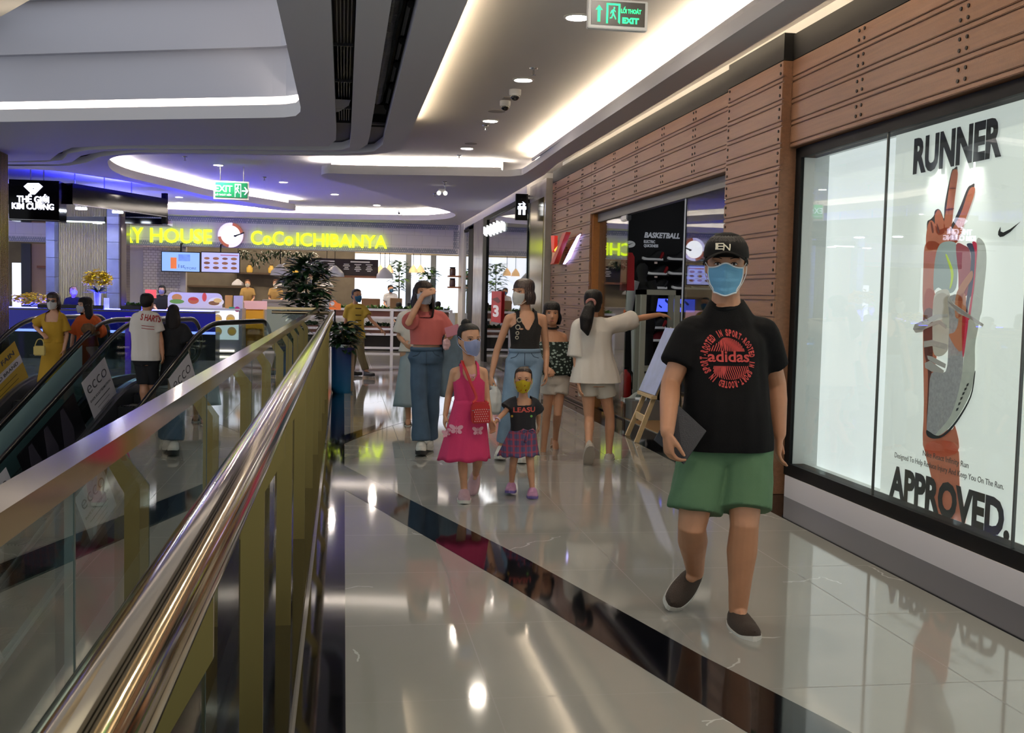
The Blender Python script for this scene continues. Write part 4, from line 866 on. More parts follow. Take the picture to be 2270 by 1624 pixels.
bm = BM(); poly(bm, [(W_ * .44, H_ * .54), (W_ * .75, H_ * .54), (W_ * .75, H_ * .90), (W_ * .44, H_ * .90)], TS, .002); obj('printed_picture', bm, M('screen picture', '5878c0', rough=.5, emit='6c8ce0', es=.7, var=.5, vs=9), t)
bm = BM(); text(bm, '1st', TS @ Matrix.Translation((W_ * .44, H_ * .18, 0)), H_ * .2, W_ * .17, .002, 0, 'LEFT'); obj('printed_text', bm, SINK, t)
bm = BM(); text(bm, 'STORE', TS @ Matrix.Translation((W_ * .60, H_ * .11, 0)), H_ * .12, W_ * .32, .002, 0, 'LEFT'); obj('printed_text', bm, SINK, t)
t, a, b = menu_screen(447, 559, 530, 604, 28.7, 'lilac menu screen with rows of dishes, beside the pale blue screen', M('lilac screen face', '303040', rough=.4, emit='b8b8f4', es=.95))
W_, H_ = b.x - a.x, a.z - b.z; TS = axes((a.x, 28.697, b.z), (1, 0, 0), (0, 0, 1))
for i in range(4):
    for j in range(3):
        if (i, j) in ((0, 2), (1, 2)): pass
        bm = BM(); rr = W_ * (.085 if (i + j) % 2 else .075); poly(bm, [(W_ * (.14 + .24 * i) + rr * math.cos(q), H_ * (.22 + .24 * j) + rr * .45 * math.sin(q)) for q in [2 * PI * k / 14 for k in range(14)]], TS, .002); obj('printed_dish', bm, M('dish brown %d' % ((i + j) % 3), ['8a5a34', '6b4630', '9a6a3c'][(i + j) % 3], rough=.5, emit='8a5a3c', es=.35), t)
bm = BM(); poly(bm, [(W_ * .5, H_ * .86), (W_ * .97, H_ * .86), (W_ * .97, H_ * .90), (W_ * .5, H_ * .90)], TS, .002); obj('printed_bar', bm, M('screen red', 'a04050', rough=.5, emit='a04858', es=.5), t)
# menu board
a, b = atY(670, 571, 30.0), atY(838, 612, 30.0); t = thing('menu_board', 'dark brown menu board with white chalk columns over the restaurant counter', 'menu board', ((a.x + b.x) / 2, 30, b.z))
bm = BM(); box(bm, a.x, b.x, 30.0, 30.05, b.z, a.z); obj('board', bm, M('menu board brown', '2a2020', rough=.6), t)
bm = BM(); box(bm, a.x - .03, b.x + .03, 29.98, 30.07, b.z - .06, b.z); obj('ledge', bm, M('brown ledge', '8a5a3c', rough=.5), t)  # one even brown colour
CHALK = M('chalk white', 'c9c4c0', rough=.6, emit='c9c4c0', es=.2); W_, H_ = b.x - a.x, a.z - b.z
bm = BM(); TS = axes((a.x, 29.998, b.z), (1, 0, 0), (0, 0, 1))
for (cx_, n) in ((.18, 4), (.27, 4), (.38, 5), (.58, 4), (.73, 5), (.88, 5)):
    for k in range(n):
        ww = W_ * (.05 + .02 * ((k * 7 + n) % 3)) ; y0 = H_ * (.66 - .1 * k); box(bm, a.x + W_ * cx_ - ww / 2, a.x + W_ * cx_ + ww / 2, 29.995, 30.0, b.z + y0, b.z + y0 + .02)
for cx_ in (.30, .76): box(bm, a.x + W_ * cx_ - .26, a.x + W_ * cx_ + .26, 29.995, 30, b.z + H_ * .80, b.z + H_ * .80 + .035)
obj('chalk_writing', bm, CHALK, t)
# pendant lamps
def pendant(px, py_top, py_bot, wpx, Y, lab, m, group='pendant lamps', glow=True):
    zb, zt = atY(px, py_bot, Y).z, atY(px, py_top, Y).z; x = atY(px, py_bot, Y).x; r = wpx / 2 * Y / FPX; h = zt - zb
    t = thing('pendant_lamp', lab, 'lamp', (x, Y, zb), 0, group)
    bm = BM(); lathe(bm, [(r, 0), (r * .92, h * .35), (r * .62, h * .62), (r * .2, h * .95), (.02, h)], 24, cap=False); obj('shade', bm, m, t, 60, world=False)
    bm = BM(); tube(bm, [(0, 0, h * .9), (0, 0, 3.3 - zb)], .008, 6); obj('cord', bm, BLK, t, world=False)
    if glow: bm = BM(); ball(bm, Vector((0, 0, h * .3)), .05, 10); obj('bulb', bm, mat_emit('warm bulb', 'ffd9a8', 8), t, world=False)
    return t
LS = M('grey white lamp enamel', 'b2b4c0', rough=.45); LSW = M('tan lamp shade', 'd9b48a', rough=.7, emit='e0b888', es=.5)
for px, yt, yb, w_, Y, lab in ((621, 585, 610, 42, 29.6, 'large grey white pendant lamp above the cook, beside the tall plant'), (742, 588, 613, 42, 29.6, 'large grey white pendant lamp in front of the dark menu board'), (853, 592, 617, 38, 29.6, 'large grey white pendant lamp at the end of the menu board, by the window'),
                               (622, 621, 634, 30, 31.5, 'small white pendant lamp low over the second cook'), (724, 621, 636, 30, 31.5, 'small white pendant lamp low behind the tall plant'), (527, 618, 632, 26, 31.5, 'small white pendant lamp low beside the first cook')):
    pendant(px, yt, yb, w_, Y, lab, LS)
for px, lab in ((843, 'tan lamp shade against the window, beside the last grey lamp'), (863, 'tan lamp shade against the window, second from the menu board'), (916, 'tan lamp shade against the window, third from the menu board'), (932, 'tan lamp shade against the window, above the woman in coral')): pendant(px, 587, 604, 19, 32.2, lab, LSW, 'tan lamp shades')
# counters
CNT = M('pale counter front', 'a9a29a', rough=.5); WHT = M('white counter', 'c9c9cc', rough=.4)
bm = BM(); a, b = X_(585, 30.3), X_(700, 30.3); box(bm, a, b, 30.2, 30.9, 0, 1.15); box(bm, a - .03, b + .03, 30.15, 30.95, 1.15, 1.2); setp(obj('service_counter', bm, CNT), 'long pale service counter in front of the cooks', 'counter')
bm = BM(); box(bm, X_(700, 31), X_(1010, 31), 31, 31.6, 0, .92); setp(obj('dining_counter', bm, WHT), 'white dining counter under the bright window', 'counter')
for i, (px, w_, h_, lab, hx) in enumerate(((822, 40, 28, 'brown carton on the white dining counter by the window', '8d6a4a'), (878, 26, 30, 'tan box on the white dining counter, beside the waiter', '9a7a58'), (920, 34, 20, 'black machine on the white dining counter', '17171a'))):
    q = atY(px, 676, 31.2); k = 31.2 / FPX; bm = BM(); box(bm, q.x - w_ * k / 2, q.x + w_ * k / 2, 31.1, 31.45, .921, .921 + h_ * k, .01); setp(obj('counter_box', bm, M('counter box ' + hx, hx, rough=.6)), lab, 'box')
# food stall
ST = thing('food_stall', 'white lit food stall with pictured dishes and a picture board on top', 'food stall', (X_(450, 25), 25, 0))
sx0, sx1 = X_(398, 25), X_(530, 25); SLIT = M('lit stall front', 'e6ecec', rough=.5, emit='eaf2f4', es=.75)
bm = BM(); box(bm, sx0, sx1, 25, 26.2, .32, .98); obj('body', bm, SLIT, ST)
bm = BM(); box(bm, sx0, sx1, 25.06, 26.2, 0.02, .32); obj('plinth', bm, M('stall plinth grey', '9a98a0', rough=.5), ST)
bm = BM(); box(bm, sx0 + .1, sx1 - .1, 25.03, 25.06, .05, .09); obj('foot_light', bm, mat_emit('foot light', 'ffe0cc', 6.0), ST)
bm = BM(); box(bm, sx0 - .03, sx1 + .03, 24.95, 26.25, .98, 1.02); obj('top', bm, WHT, ST)
bm = BM(); box(bm, sx1, sx1 + .07, 24.98, 26.2, 0, 1.02); obj('end_post', bm, M('stall end grey', '8d8e96', rough=.3), ST)
DISHY = M('printed dish yellow', 'b08a34', rough=.5, emit='c09a3c', es=.5); DISHR = M('printed plate rim', 'a3875e', rough=.5, emit='b09468', es=.5)
for (px, py) in ((482, 706), (511, 706), (458, 731), (482, 734), (514, 734)):
    q = atY(px, py, 24.99); rr = 9.5 * 25 / FPX
    bm = disc(BM(), q, rr, .004, 20); d_ = obj('printed_plate', bm, DISHR, ST); bm = disc(BM(), q + Vector((0, -.005, -.01)), rr * .78, .004, 18, (1, .7)); obj('printed_food', bm, DISHY, d_)
bm = BM(); q = atY(526, 685, 24.98); disc(bm, q, .06, .01, 16); obj('price_dot', bm, M('pink dot', 'c02a78', rough=.5), ST)
bm = BM(); q = atY(514, 683, 24.98); box(bm, q.x - .06, q.x + .06, 24.97, 24.985, q.z - .03, q.z + .03); obj('price_tag', bm, M('green tag', '3a9a6a', rough=.5), ST)
# picture board standing on the stall
p0, p1 = atY(372, 682, 25.3), atY(493, 650, 25.3)
PB = thing('picture_board', 'white picture board of burgers, drink and curry standing on the food stall', 'board', ((p0.x + p1.x) / 2, 25.3, p0.z))
W_, H_ = p1.x - p0.x, p1.z - p0.z; TS = axes((p0.x, 25.3, 1.021), (1, 0, 0), (0, 0, 1)); H_ = p1.z - 1.021
rr = .12; out = [(0, 0), (W_, 0)] + [(W_ - rr + rr * math.cos(q), H_ - rr + rr * math.sin(q)) for q in [PI / 2 * k / 6 for k in range(7)]] + [(rr - rr * math.sin(q), H_ - rr + rr * math.cos(q)) for q in [PI / 2 * k / 6 for k in range(7)]]
bm = BM(); poly(bm, out, TS, .02); obj('board', bm, M('picture board white', 'cfcad2', rough=.5, emit='d2ccd6', es=.25), PB)
def blob(name, cx_, cz, rx, rz, m, lvl=0):
    bm = BM(); poly(bm, [(cx_ + rx * math.cos(q), cz + rz * math.sin(q)) for q in [2 * PI * k / 16 for k in range(16)]], TS @ Matrix.Translation((0, 0, .0205 + .003 * lvl)), .003); return obj(name, bm, m, PB)
pm_ = lambda n, h: M('printed ' + n, h, rough=.5, emit=h, es=.3)
for args in (('printed_burger', .20, .22, .11, .08, pm_('bun', 'c88a3c'), 0), ('printed_salad', .20, .13, .16, .05, pm_('salad', '6a9a3c'), 1), ('printed_sandwich', .56, .16, .12, .08, pm_('sandwich', 'b8602c'), 0), ('printed_tomato', .56, .19, .10, .025, pm_('tomato', 'c03020'), 1),
             ('printed_drink', .80, .24, .05, .10, pm_('drink', 'd05038'), 0), ('printed_plate', 1.06, .14, .17, .10, pm_('plate', 'e6e2dc'), 0), ('printed_curry', 1.01, .11, .12, .05, pm_('curry', '7c5428'), 1), ('printed_rice', 1.09, .17, .09, .05, pm_('rice', 'd8b868'), 2)): blob(*args)
for i, (px0, px1, py, hx, lab) in enumerate(((500, 517, 654, 'b98a3c', 'ochre cup sleeve box on the food stall'), (519, 541, 655, 'b4b0c0', 'pale card stand on the food stall next to the ochre box'))):
    a, b = X_(px0, 25.4), X_(px1, 25.4); z = atY(px0, py, 25.4).z; bm = BM(); box(bm, a, b - .02, 25.3, 25.5, 1.021, z, .006); setp(obj('stall_box', bm, M('stall box ' + hx, hx, rough=.5, emit=hx, es=.15)), lab, 'box')
q0, q1 = atY(322, 655, 25.6), atY(346, 642, 25.6); t = thing('red_notice', 'glowing red notice behind the white shirt rider, beside the stall', 'notice', ((q0.x + q1.x) / 2, 25.6, 0))
bm = BM(); box(bm, q0.x, q1.x, 25.6, 25.63, q0.z - .05, q1.z); obj('panel', bm, M('red lit notice', 'd04a44', rough=.5, emit='ff5a50', es=.8), t); bm = BM(); box(bm, q0.x + .1, q0.x + .14, 25.61, 25.65, 0, q0.z); obj('post', bm, BLK, t)
# yellow stand
yx0, yx1 = X_(543, 26), X_(584, 26)
YS = thing('yellow_stand', 'yellow display stand with shelves and a pink price card on top', 'stand', ((yx0 + yx1) / 2, 26, 0))
bm = BM(); box(bm, yx0, yx1, 26.05, 26.1, 0, 1.0); box(bm, yx0, yx0 + .03, 26.0, 26.4, 0, 1.0); box(bm, yx1 - .03, yx1, 26.0, 26.4, 0, 1.0); obj('frame', bm, M('yellow board', 'b8882a', rough=.5), YS)
bm = BM(); box(bm, yx0 + .0, yx1, 25.96, 26.0, .55, .97); obj('printed_panel', bm, M('amber panel', 'c8901c', rough=.5, emit='d09a24', es=.2), YS)
for z in (.1, .38): bm = BM(); box(bm, yx0, yx1, 25.97, 26.35, z, z + .03); obj('shelf', bm, M('stand shelf', 'a87a34', rough=.5), YS)
for i, z in enumerate((.131, .411)): bm = BM(); box(bm, yx0 + .06, yx1 - .08, 26.0, 26.04, z, z + .13, .01); setp(obj('pastry_tray', bm, M('pastry tan', 'c9a878', rough=.6)), ['tray of pastries on the lowest shelf of the yellow stand', 'tray of pastries on the upper shelf of the yellow stand'][i], 'tray')
bm = BM(); q = atY(545, 668, 25.95); box(bm, yx0 - .01, yx1 + .09, 25.93, 25.96, 1.0, q.z + .02); obj('price_card', bm, M('pink price card', 'd8a8a0', rough=.5, emit='e0b0a8', es=.3), YS)
# orange board by the plant
q0, q1 = atY(729, 686, 25.5), atY(756, 664, 25.5); t = thing('orange_board', 'orange pointing board beside the tall plant', 'board', ((q0.x + q1.x) / 2, 25.5, 0)); W_, H_ = q1.x - q0.x, q1.z - q0.z
TS = axes((q0.x, 25.5, q0.z), (1, 0, 0), (0, 0, 1)); bm = BM(); poly(bm, [(0, 0), (W_, 0), (W_, H_ * .6), (W_ * .75, H_ * .65), (W_ * .4, H_), (.02, H_ * .8)], TS, .03); obj('panel', bm, M('orange board', 'c8682c', rough=.5, emit='c8682c', es=.2), t)
bm = BM(); disc(bm, Vector((q0.x + W_ * .28, 25.468, q0.z + H_ * .62)), .05, .005, 16); obj('printed_mark', bm, WHT, t)
bm = BM(); tube(bm, [(q0.x + W_ / 2, 25.52, 0), (q0.x + W_ / 2, 25.52, q0.z + .05)], .02, 8); obj('post', bm, BLK, t)
# white fence with planter boxes
FEN = M('white fence enamel', 'c6c6cc', rough=.45); YN = 27.3
fx0, fx1 = X_(735, YN), X_(1004, YN); FN = thing('white_fence', 'white tubular fence with planter boxes in front of the dining room', 'fence', ((fx0 + fx1) / 2, YN, 0))
for px in (737, 803, 870, 936, 1001): bm = BM(); x = X_(px, YN); box(bm, x - .035, x + .035, YN - .035, YN + .035, 0, 1.06); obj('post', bm, FEN, FN)
for py in (686.5, 704, 729, 741, 771): bm = BM(); z = atY(850, py, YN).z; box(bm, fx0, fx1, YN - .025, YN + .025, z - .028, z + .028); obj('rail', bm, FEN, FN)
TERR = M('terracotta brown planter', '6b4232', rough=.6)
rnd = random.Random(5)
def tuft(bm, x0, x1, y0, y1, z, n, L, w_):
    for i in range(n): leaf(bm, Vector((rnd.uniform(x0, x1), rnd.uniform(y0, y1), z)), Vector((rnd.uniform(-.8, .8), rnd.uniform(-.8, .6), rnd.uniform(.4, 1))), L * rnd.uniform(.6, 1.2), w_, droop=.35)
k = 0
for row, (zb_, lab) in enumerate(((704, 'upper'), (741, 'lower'))):
    for i, (pa, pb) in enumerate(((739, 800), (806, 867), (873, 933), (939, 998))):
        z = atY(850, zb_, YN).z + .03; a, b = X_(pa, YN), X_(pb, YN)
        t = thing('planter_box', '%s brown planter box on the white fence, %s bay from the brass balustrade' % (lab, ['first', 'second', 'third', 'last'][i]), 'planter', ((a + b) / 2, YN + .12, z), 0, 'fence planter boxes')
        bm = BM(); box(bm, a + .02, b - .02, YN + .03, YN + .24, z, z + .17); obj('trough', bm, TERR, t)
        bm = BM(); tuft(bm, a + .04, b - .04, YN + .05, YN + .2, z + .165, 90, .2, .06); obj('foliage', bm, LEAF2 if row == 0 else LEAF, t)
bm = BM(); box(bm, fx0, fx1, YN + .35, YN + .4, 0, .62); setp(obj('low_screen', bm, M('dark low screen', '221d1e', rough=.5)), 'dark low panel right behind the white fence', 'screen')
# ------------------------------------------------------------------ big plants
def pot_plant(name, lab, loc, cat, pot, m, crown, nleaf, L, w_, lm=None, seed=1):
    t = thing(name, lab, cat, loc); x, y, z = loc; r_ = random.Random(seed)
    bm = BM(); lathe(bm, pot, 36, loc); obj('pot', bm, m, t, 50)
    bm = BM(); H0, H1, R = crown; zs = loc[2] + pot[-1][1]
    tube(bm, [(x, y, zs - .06), (x + .01, y, zs + (H1 - zs) * .5), (x, y, H1 - .1)], [.03, .022, .008], 8); obj('stem', bm, STEM, t)
    bm = BM()
    for i in range(nleaf):
        u = r_.random(); zz_ = H0 + (H1 - H0) * u; rad = R * (math.sin(PI * min(.98, .12 + .88 * (1 - u) ** .8)) ** .7) * r_.uniform(.25, 1); a = r_.random() * 2 * PI
        leaf(bm, Vector((x + rad * .75 * math.cos(a), y + rad * .75 * math.sin(a), zz_)), Vector((math.cos(a), math.sin(a), r_.uniform(-.3, .7))), L * r_.uniform(.7, 1.2), w_ * r_.uniform(.8, 1.2))
    obj('foliage', bm, lm or LEAF, t, 180); return t
GRAD = M('blue gradient print', '1a2a80', rough=.35)
_p = GRAD.node_tree.nodes['Principled BSDF']; _tc = nd(GRAD, 'ShaderNodeTexCoord'); _s = nd(GRAD, 'ShaderNodeSeparateXYZ'); lk(GRAD, _tc.outputs['Generated'], _s.inputs[0])
lk(GRAD, mix_rgb(GRAD, math_node(GRAD, 'POWER', _s.outputs[2], .8), '1c6a9c', '17155a'), _p.inputs['Base Color'])
pc = Vector((.0, 15.75, 0)); 
t = pot_plant('potted_plant', 'leafy plant in a blue printed cylinder planter at the end of the balustrade', (0.0, 15.72, 0), 'potted plant', [(.135, 0), (.155, .05), (.165, .66), (.15, .66), (.15, .60)], GRAD, (.64, 1.0, .26), 170, .20, .085, seed=4)
bm = BM(); lathe(bm, [(.166, .655), (.172, .66), (.172, .70), (.155, .70), (.155, .655)], 36, (0, 15.72, 0)); obj('chrome_rim', bm, CHR, t, 50)
bm = BM(); R = [[Vector((rr * math.cos(a), 15.72 + rr * math.sin(a), z)) for z, rr in ((.03, .158), (.25, .162), (.62, .1665))] for a in (-.75, -.5, -.25, .1)]
vs = [[bm.verts.new(p) for p in r_] for r_ in R]
for a, b in zip(vs, vs[1:]):
    for i in range(2): bm.faces.new((a[i], a[i + 1], b[i + 1], b[i]))
obj('printed_strip', bm, M('planter beige print', '8d7a66', rough=.4), t)
pot_plant('potted_tree', 'tall dark green leafy plant behind the end of the balustrade', (-.60, 17.6, 0), 'potted plant', [(.17, 0), (.22, .5), (.24, .55), (.2, .55), (.2, .5)], M('dark planter', '222226', rough=.4), (.80, 1.92, .46), 520, .24, .12, seed=9)
# wall ledges with dark jars at the end of the opening, plants by the bright window
for i, py in enumerate((600, 625)):
    z = Z_(py, 28.5); bm = BM(); box(bm, 2.70, 3.028, 28.3, 28.62, z - .04, z); setp(obj('wall_shelf', bm, M('warm wood shelf', '8a5a3a', rough=.5)), ['upper small wooden ledge with a dark jar, by the white column', 'lower small wooden ledge with a dark jar, by the white column'][i], 'shelf')
    t = thing('jar', ['dark coffee jar on the upper small ledge by the white column', 'dark coffee jar on the lower small ledge by the white column'][i], 'jar', (2.82, 28.46, z), 0, 'coffee jars')
    bm = BM(); lathe(bm, [(.075, .001), (.08, .02), (.08, .17), (.06, .19)], 14); obj('body', bm, M('coffee jar brown', '3a1f16', rough=.3), t, 50, world=False); bm = BM(); lathe(bm, [(.075, .19), (.075, .22)], 14); obj('lid', bm, BLK, t, world=False)
for i, (px, h0, h1) in enumerate(((884, 1.5, 2.4), (948, 1.6, 2.2))):
    q = X_(px, 32.4); pot_plant('window_plant', ['leafy green plant against the bright window, near the waiter', 'leafy green plant against the bright window, above the woman in coral'][i], (q, 32.4, 0), 'potted plant', [(.16, 0), (.2, .5), (.18, .5), (.18, .44)], M('pale planter', 'b0aca6', rough=.6), (h0, h1, .35), 120, .22, .11, LEAF2, 20 + i)
# ================================================================== KIOSK with the black canopy
GLB = M('glossy black laminate', '040406', rough=.08, spec=.12); BLUE = M('blue lit glass', '0a0a40', rough=.2, emit='14168c', es=.45); BLUEW = mat_emit('blue white strip', '7f8cff', 4.0)
A_, B_ = atY(140, 440, 20.0), atY(368, 465, 22.9); A_.z = B_.z = 0; A_ = A_ + (B_ - A_) * .08
ud = (B_ - A_).normalized(); vd = Vector((-ud.y, ud.x, 0))
kc = thing('kiosk_canopy', 'glossy black suspended canopy over the blue lit jewellery counter', 'canopy', ((A_ + B_) / 2 + Vector((0, 0, 2.88))))
bm = BM(); P = [A_, B_, B_ + vd * 3.2, A_ + vd * 3.2]; rings(bm, [[p + Vector((0, 0, 2.88)) for p in P], [p + Vector((0, 0, 3.25)) for p in P]]); obj('fascia', bm, GLB, kc)
bm = BM(); bar(bm, [A_ + Vector((0, 0, 2.885)) - vd * .01, B_ + Vector((0, 0, 2.885)) - vd * .01], .012, .014); obj('edge_trim', bm, CHR, kc)
bm = BM(); bar(bm, [B_ + ud * .03 + Vector((0, 0, 3.05)), B_ + ud * .03 + vd * .1 + Vector((0, 0, 3.05))], .08, .62); obj('end_fin', bm, GLB, kc)
bm = BM(); bar(bm, [A_ + vd * .35 + ud * .3 + Vector((0, 0, 3.262)), B_ + vd * .35 - ud * .3 + Vector((0, 0, 3.262))], .16, .02); obj('blue_uplight', bm, mat_emit('blue uplight', '3a3cff', 320.0), kc)
q = atY(330, 497, 23.8); bm = BM(); box(bm, q.x - .42, q.x + .42, 23.5, 24.2, 2.76, 2.879); obj('lower_soffit', bm, GLB, kc)
for k in (.25, .55, .85):
    p = A_ + (B_ - A_) * k + vd * .5; bm = BM(); tube(bm, [p + Vector((0, 0, 3.24)), p + Vector((0, 0, 3.551))], .012, 8); obj('hanger', bm, CHR, kc)
for i, (px, py) in enumerate(((180, 463), (261, 471), (350, 486), (118, 491.5), (216, 494.5))):
    p = atZ(px, py, 2.876); bm = BM(); lathe(bm, [(.001, -.006), (.10, -.006), (.10, 0), (.001, 0)], 20, p); obj('lamp', bm, GLOWB, kc)
sg0, sg1 = atY(20, 488, 19.7), atY(131, 401, 19.7)
ks = thing('kiosk_sign', 'black box sign with a glowing white diamond and the words THE GIOI KIM CUONG', 'sign', ((sg0.x + sg1.x) / 2, 19.7, sg0.z))
bm = BM(); box(bm, sg0.x, sg1.x, 19.7, 20.2, sg0.z, sg1.z); obj('box', bm, GLB, ks)
WSG = M('white lit letters', 'ffffff', rough=.5, emit='e4e6ff', es=2.6); k_ = 19.7 / FPX; TS = axes((0, 19.695, 0), (1, 0, 0), (0, 0, 1))
def kz(x, y): p = atY(x / 7.567, 340 + y / 7.567, 19.695); return (p.x, p.z)
bm = BM(); o_ = [kz(*p) for p in [(405, 555), (470, 500), (655, 500), (718, 555), (585, 688), (545, 688)]]
me = slab([o_, [kz(*p) for p in [(478, 545), (500, 530), (510, 532), (488, 550)]], [kz(*p) for p in [(540, 535), (640, 540), (648, 550), (540, 545)]], [kz(*p) for p in [(545, 580), (582, 580), (565, 622)]], [kz(*p) for p in [(478, 570), (490, 570), (515, 605), (508, 605)]], [kz(*p) for p in [(625, 585), (660, 568), (650, 580), (630, 590)]]], 0, .03); me.transform(TS); obj('logo_diamond', to_bm(me), WSG, ks)
for s, x0, x1, yb, yt in (('THẾ GIỚI', 290, 825, 812, 722), ('KIM CƯƠNG', 205, 905, 925, 845)):
    a, b = kz(x0, yb), kz(x1, yt); bm = BM(); text(bm, s, TS @ Matrix.Translation((a[0], a[1], 0)), b[1] - a[1], b[0] - a[0], .03, .02, 'LEFT'); obj('lettering', bm, WSG, ks)
bm = BM(); bar(bm, [(sg0.x - .4, 19.69, sg0.z + .02), (sg1.x, 19.69, sg0.z + .02)], .012, .014); obj('edge_trim', bm, CHR, ks)
for x in (sg0.x + .3, sg1.x - .3): bm = BM(); tube(bm, [(x, 19.9, sg1.z), (x, 19.9, 3.551)], .012, 8); obj('hanger', bm, CHR, ks)
# blue counters
cxr = X_(478, 22.6)
kk = thing('jewellery_counter', 'long blue lit jewellery counter behind the escalators', 'counter', (-5, 22.8, 0))
bm = BM(); box(bm, -8.5, cxr - 1.2, 22.62, 23.4, .0, .55); box(bm, cxr - 1.2, cxr, 22.62, 23.4, 0, .55); obj('base', bm, M('counter base dark', '12121a', rough=.2), kk)
bm = BM(); box(bm, -8.5, cxr, 22.6, 22.63, .55, .95); obj('glass_front', bm, BLUE, kk)
bm = BM(); box(bm, -8.5, cxr, 22.585, 22.60, .53, .58); obj('light_strip', bm, BLUEW, kk)
bm = BM(); box(bm, -8.5, cxr, 22.6, 23.4, .95, .99); obj('top', bm, M('counter top', '3a3a44', rough=.15), kk)
bm = BM(); box(bm, -8.3, cxr - .1, 22.75, 23.25, .992, .998); obj('lit_display', bm, mat_emit('blue display light', '3033ff', 40.0), kk)
for i, (x0, x1) in enumerate(((X_(90, 22.9), X_(235, 22.9)), (X_(272, 22.9), X_(318, 22.9)))):
    bm = BM(); box(bm, x0, x1, 22.66, 22.74, .991, 1.07, .005); setp(obj('counter_ledge', bm, BLACKW), ['black raised ledge on the blue counter, in front of the stone pillars', 'short black raised ledge on the blue counter, holding the small green plant'][i], 'ledge')
PUR = M('violet card', '5a2aa0', rough=.5, emit='7a3cf0', es=1.0); q = atY(283, 697, 22.5)
bm = BM(); box(bm, q.x - .05, q.x + .05, 22.50, 22.58, .0, .86); setp(obj('violet_stand', bm, PUR), 'small violet glowing card stand in front of the blue counter', 'stand')
# flowers
FLO = M('yellow blossom', 'f4d422', rough=.5, var=.2, vs=30)
def bouquet(name, lab, x, y, z0, vase, c, R, H, n, seed):
    r_ = random.Random(seed); t = thing(name, lab, 'flowers', (x, y, z0))
    if vase: bm = BM(); lathe(bm, [(.05, z0), (.06, z0 + .05), (.075, z0 + .32), (.085, z0 + .34), (.075, z0 + .34), (.05, z0 + .1)], 20, (x, y, 0)); obj('vase', bm, M('glass vase', 'a9a890', rough=.1, metal=.4), t, 60)
    bm = BM()
    for i in range(n):
        a = r_.random() * 2 * PI; b = r_.uniform(-.3, 1); q = Vector((x + c[0] + R * r_.random() ** .5 * math.cos(a), y + R * .6 * math.sin(a), c[1] + H * b * (1 - .35 * abs(math.cos(a)))))
        for k in range(5): leaf(bm, q, Vector((math.cos(k * 1.257 + a), math.sin(k * 1.257 + a) - .3, r_.uniform(-.3, .6))), .085, .06, droop=.2)
    obj('blossom', bm, FLO, t)
    bm = BM()
    for i in range(26): a = r_.random() * 2 * PI; leaf(bm, Vector((x + c[0] * .5, y, z0 + (.30 if vase else .03))), Vector((math.cos(a), math.sin(a), r_.uniform(.2, 1.2))), H * r_.uniform(.9, 1.3), .05)
    obj('foliage', bm, LEAF, t); return t
q = atY(215, 682, 22.9); zc = atY(215, 625, 22.9).z
bouquet('vase_of_flowers', 'tall vase of yellow orchids on the blue counter, before the fluted curtain panel', q.x, 22.95, .999, True, (0, zc), .27, .26, 120, 2)
q = atY(70, 668, 22.9); bouquet('flower_arrangement', 'low spreading arrangement of yellow flowers at the near end of the blue counter', q.x, 22.95, .999, False, (0, 1.12), .38, .18, 90, 5)
q = atY(300, 672, 22.8); t = thing('small_plant', 'small green plant on the black ledge of the blue counter', 'plant', (q.x, 22.7, 1.071))
bm = BM(); tuft(bm, q.x - .16, q.x + .16, 22.67, 22.73, 1.072, 60, .14, .05); obj('foliage', bm, LEAF2, t)
bm = BM(); box(bm, q.x - .16, q.x + .16, 22.67, 22.73, 1.071, 1.10); obj('trough', bm, BLACKW, t)
q = atY(238, 668, 22.9); bm = BM(); box(bm, q.x - .05, q.x + .05, 22.8, 22.82, .999, 1.22, mat=None); setp(obj('card_stand', bm, M('white acrylic card', 'c6cad6', rough=.4)), 'white card stand beside the vase of yellow orchids', 'card')
# stone pillars, lit fluted curtain panel, left shop front
STN = M('blue grey stone', '6b7190', rough=.4, var=.25, vs=3)
for i, (a, b) in enumerate(((102, 121), (237, 263))):
    bm = BM(); x0, x1 = X_(a, 26.8), X_(b, 26.8); z = 0
    for k in range(8):
        h = [.42, .38, .5, .35, .45, .4, .42, .5][k]; z1_ = min(3.3, z + h)
        if z1_ - z > .02: box(bm, x0, x1, 26.8, 27.4, z, z1_ - .008)
        z = z1_
    struct('column_%d' % (i + 2), bm, STN)
CURT = M('champagne curtain', 'c4b998', rough=.4, metal=.15)
bm = BM(); x0, x1 = X_(121, 27.2), X_(237, 27.2); n = 64; R = []
for z in (0, 3.3):
    R.append([Vector((x0 + (x1 - x0) * i / (n * 4), 27.2 + .04 * math.cos(2 * PI * i / 8), z)) for i in range(n * 4 + 1)])
vs = [[bm.verts.new(p) for p in r_] for r_ in R]
for i in range(n * 4): bm.faces.new((vs[0][i], vs[0][i + 1], vs[1][i + 1], vs[1][i]))
struct('wall_fluted', bm, CURT, 180)
bm = BM(); zt = Z_(506, 27.0); box(bm, x0 + .02, x1 - .02, 27.02, 27.06, zt, zt + .03); struct('trim_fluted_light', bm, mat_emit('pale cyan strip', 'e6fff8', 4.0))
bm = BM(); box(bm, x0, x1, 26.95, 27.1, zt + .03, 3.3); struct('trim_fluted_head', bm, BLACKW)
bm = BM(); x0, x1 = X_(263, 27.0), X_(281, 27.0); box(bm, x0, x1, 26.95, 27.4, 0, 3.3); struct('column_4', bm, M('bronze mirror panel', '6d5f52', rough=.12, metal=.7))
bm = BM(); box(bm, X_(27, 29.4), X_(47, 29.4), 29.4, 29.45, 0, 2.0); struct('window_5', bm, DAY)
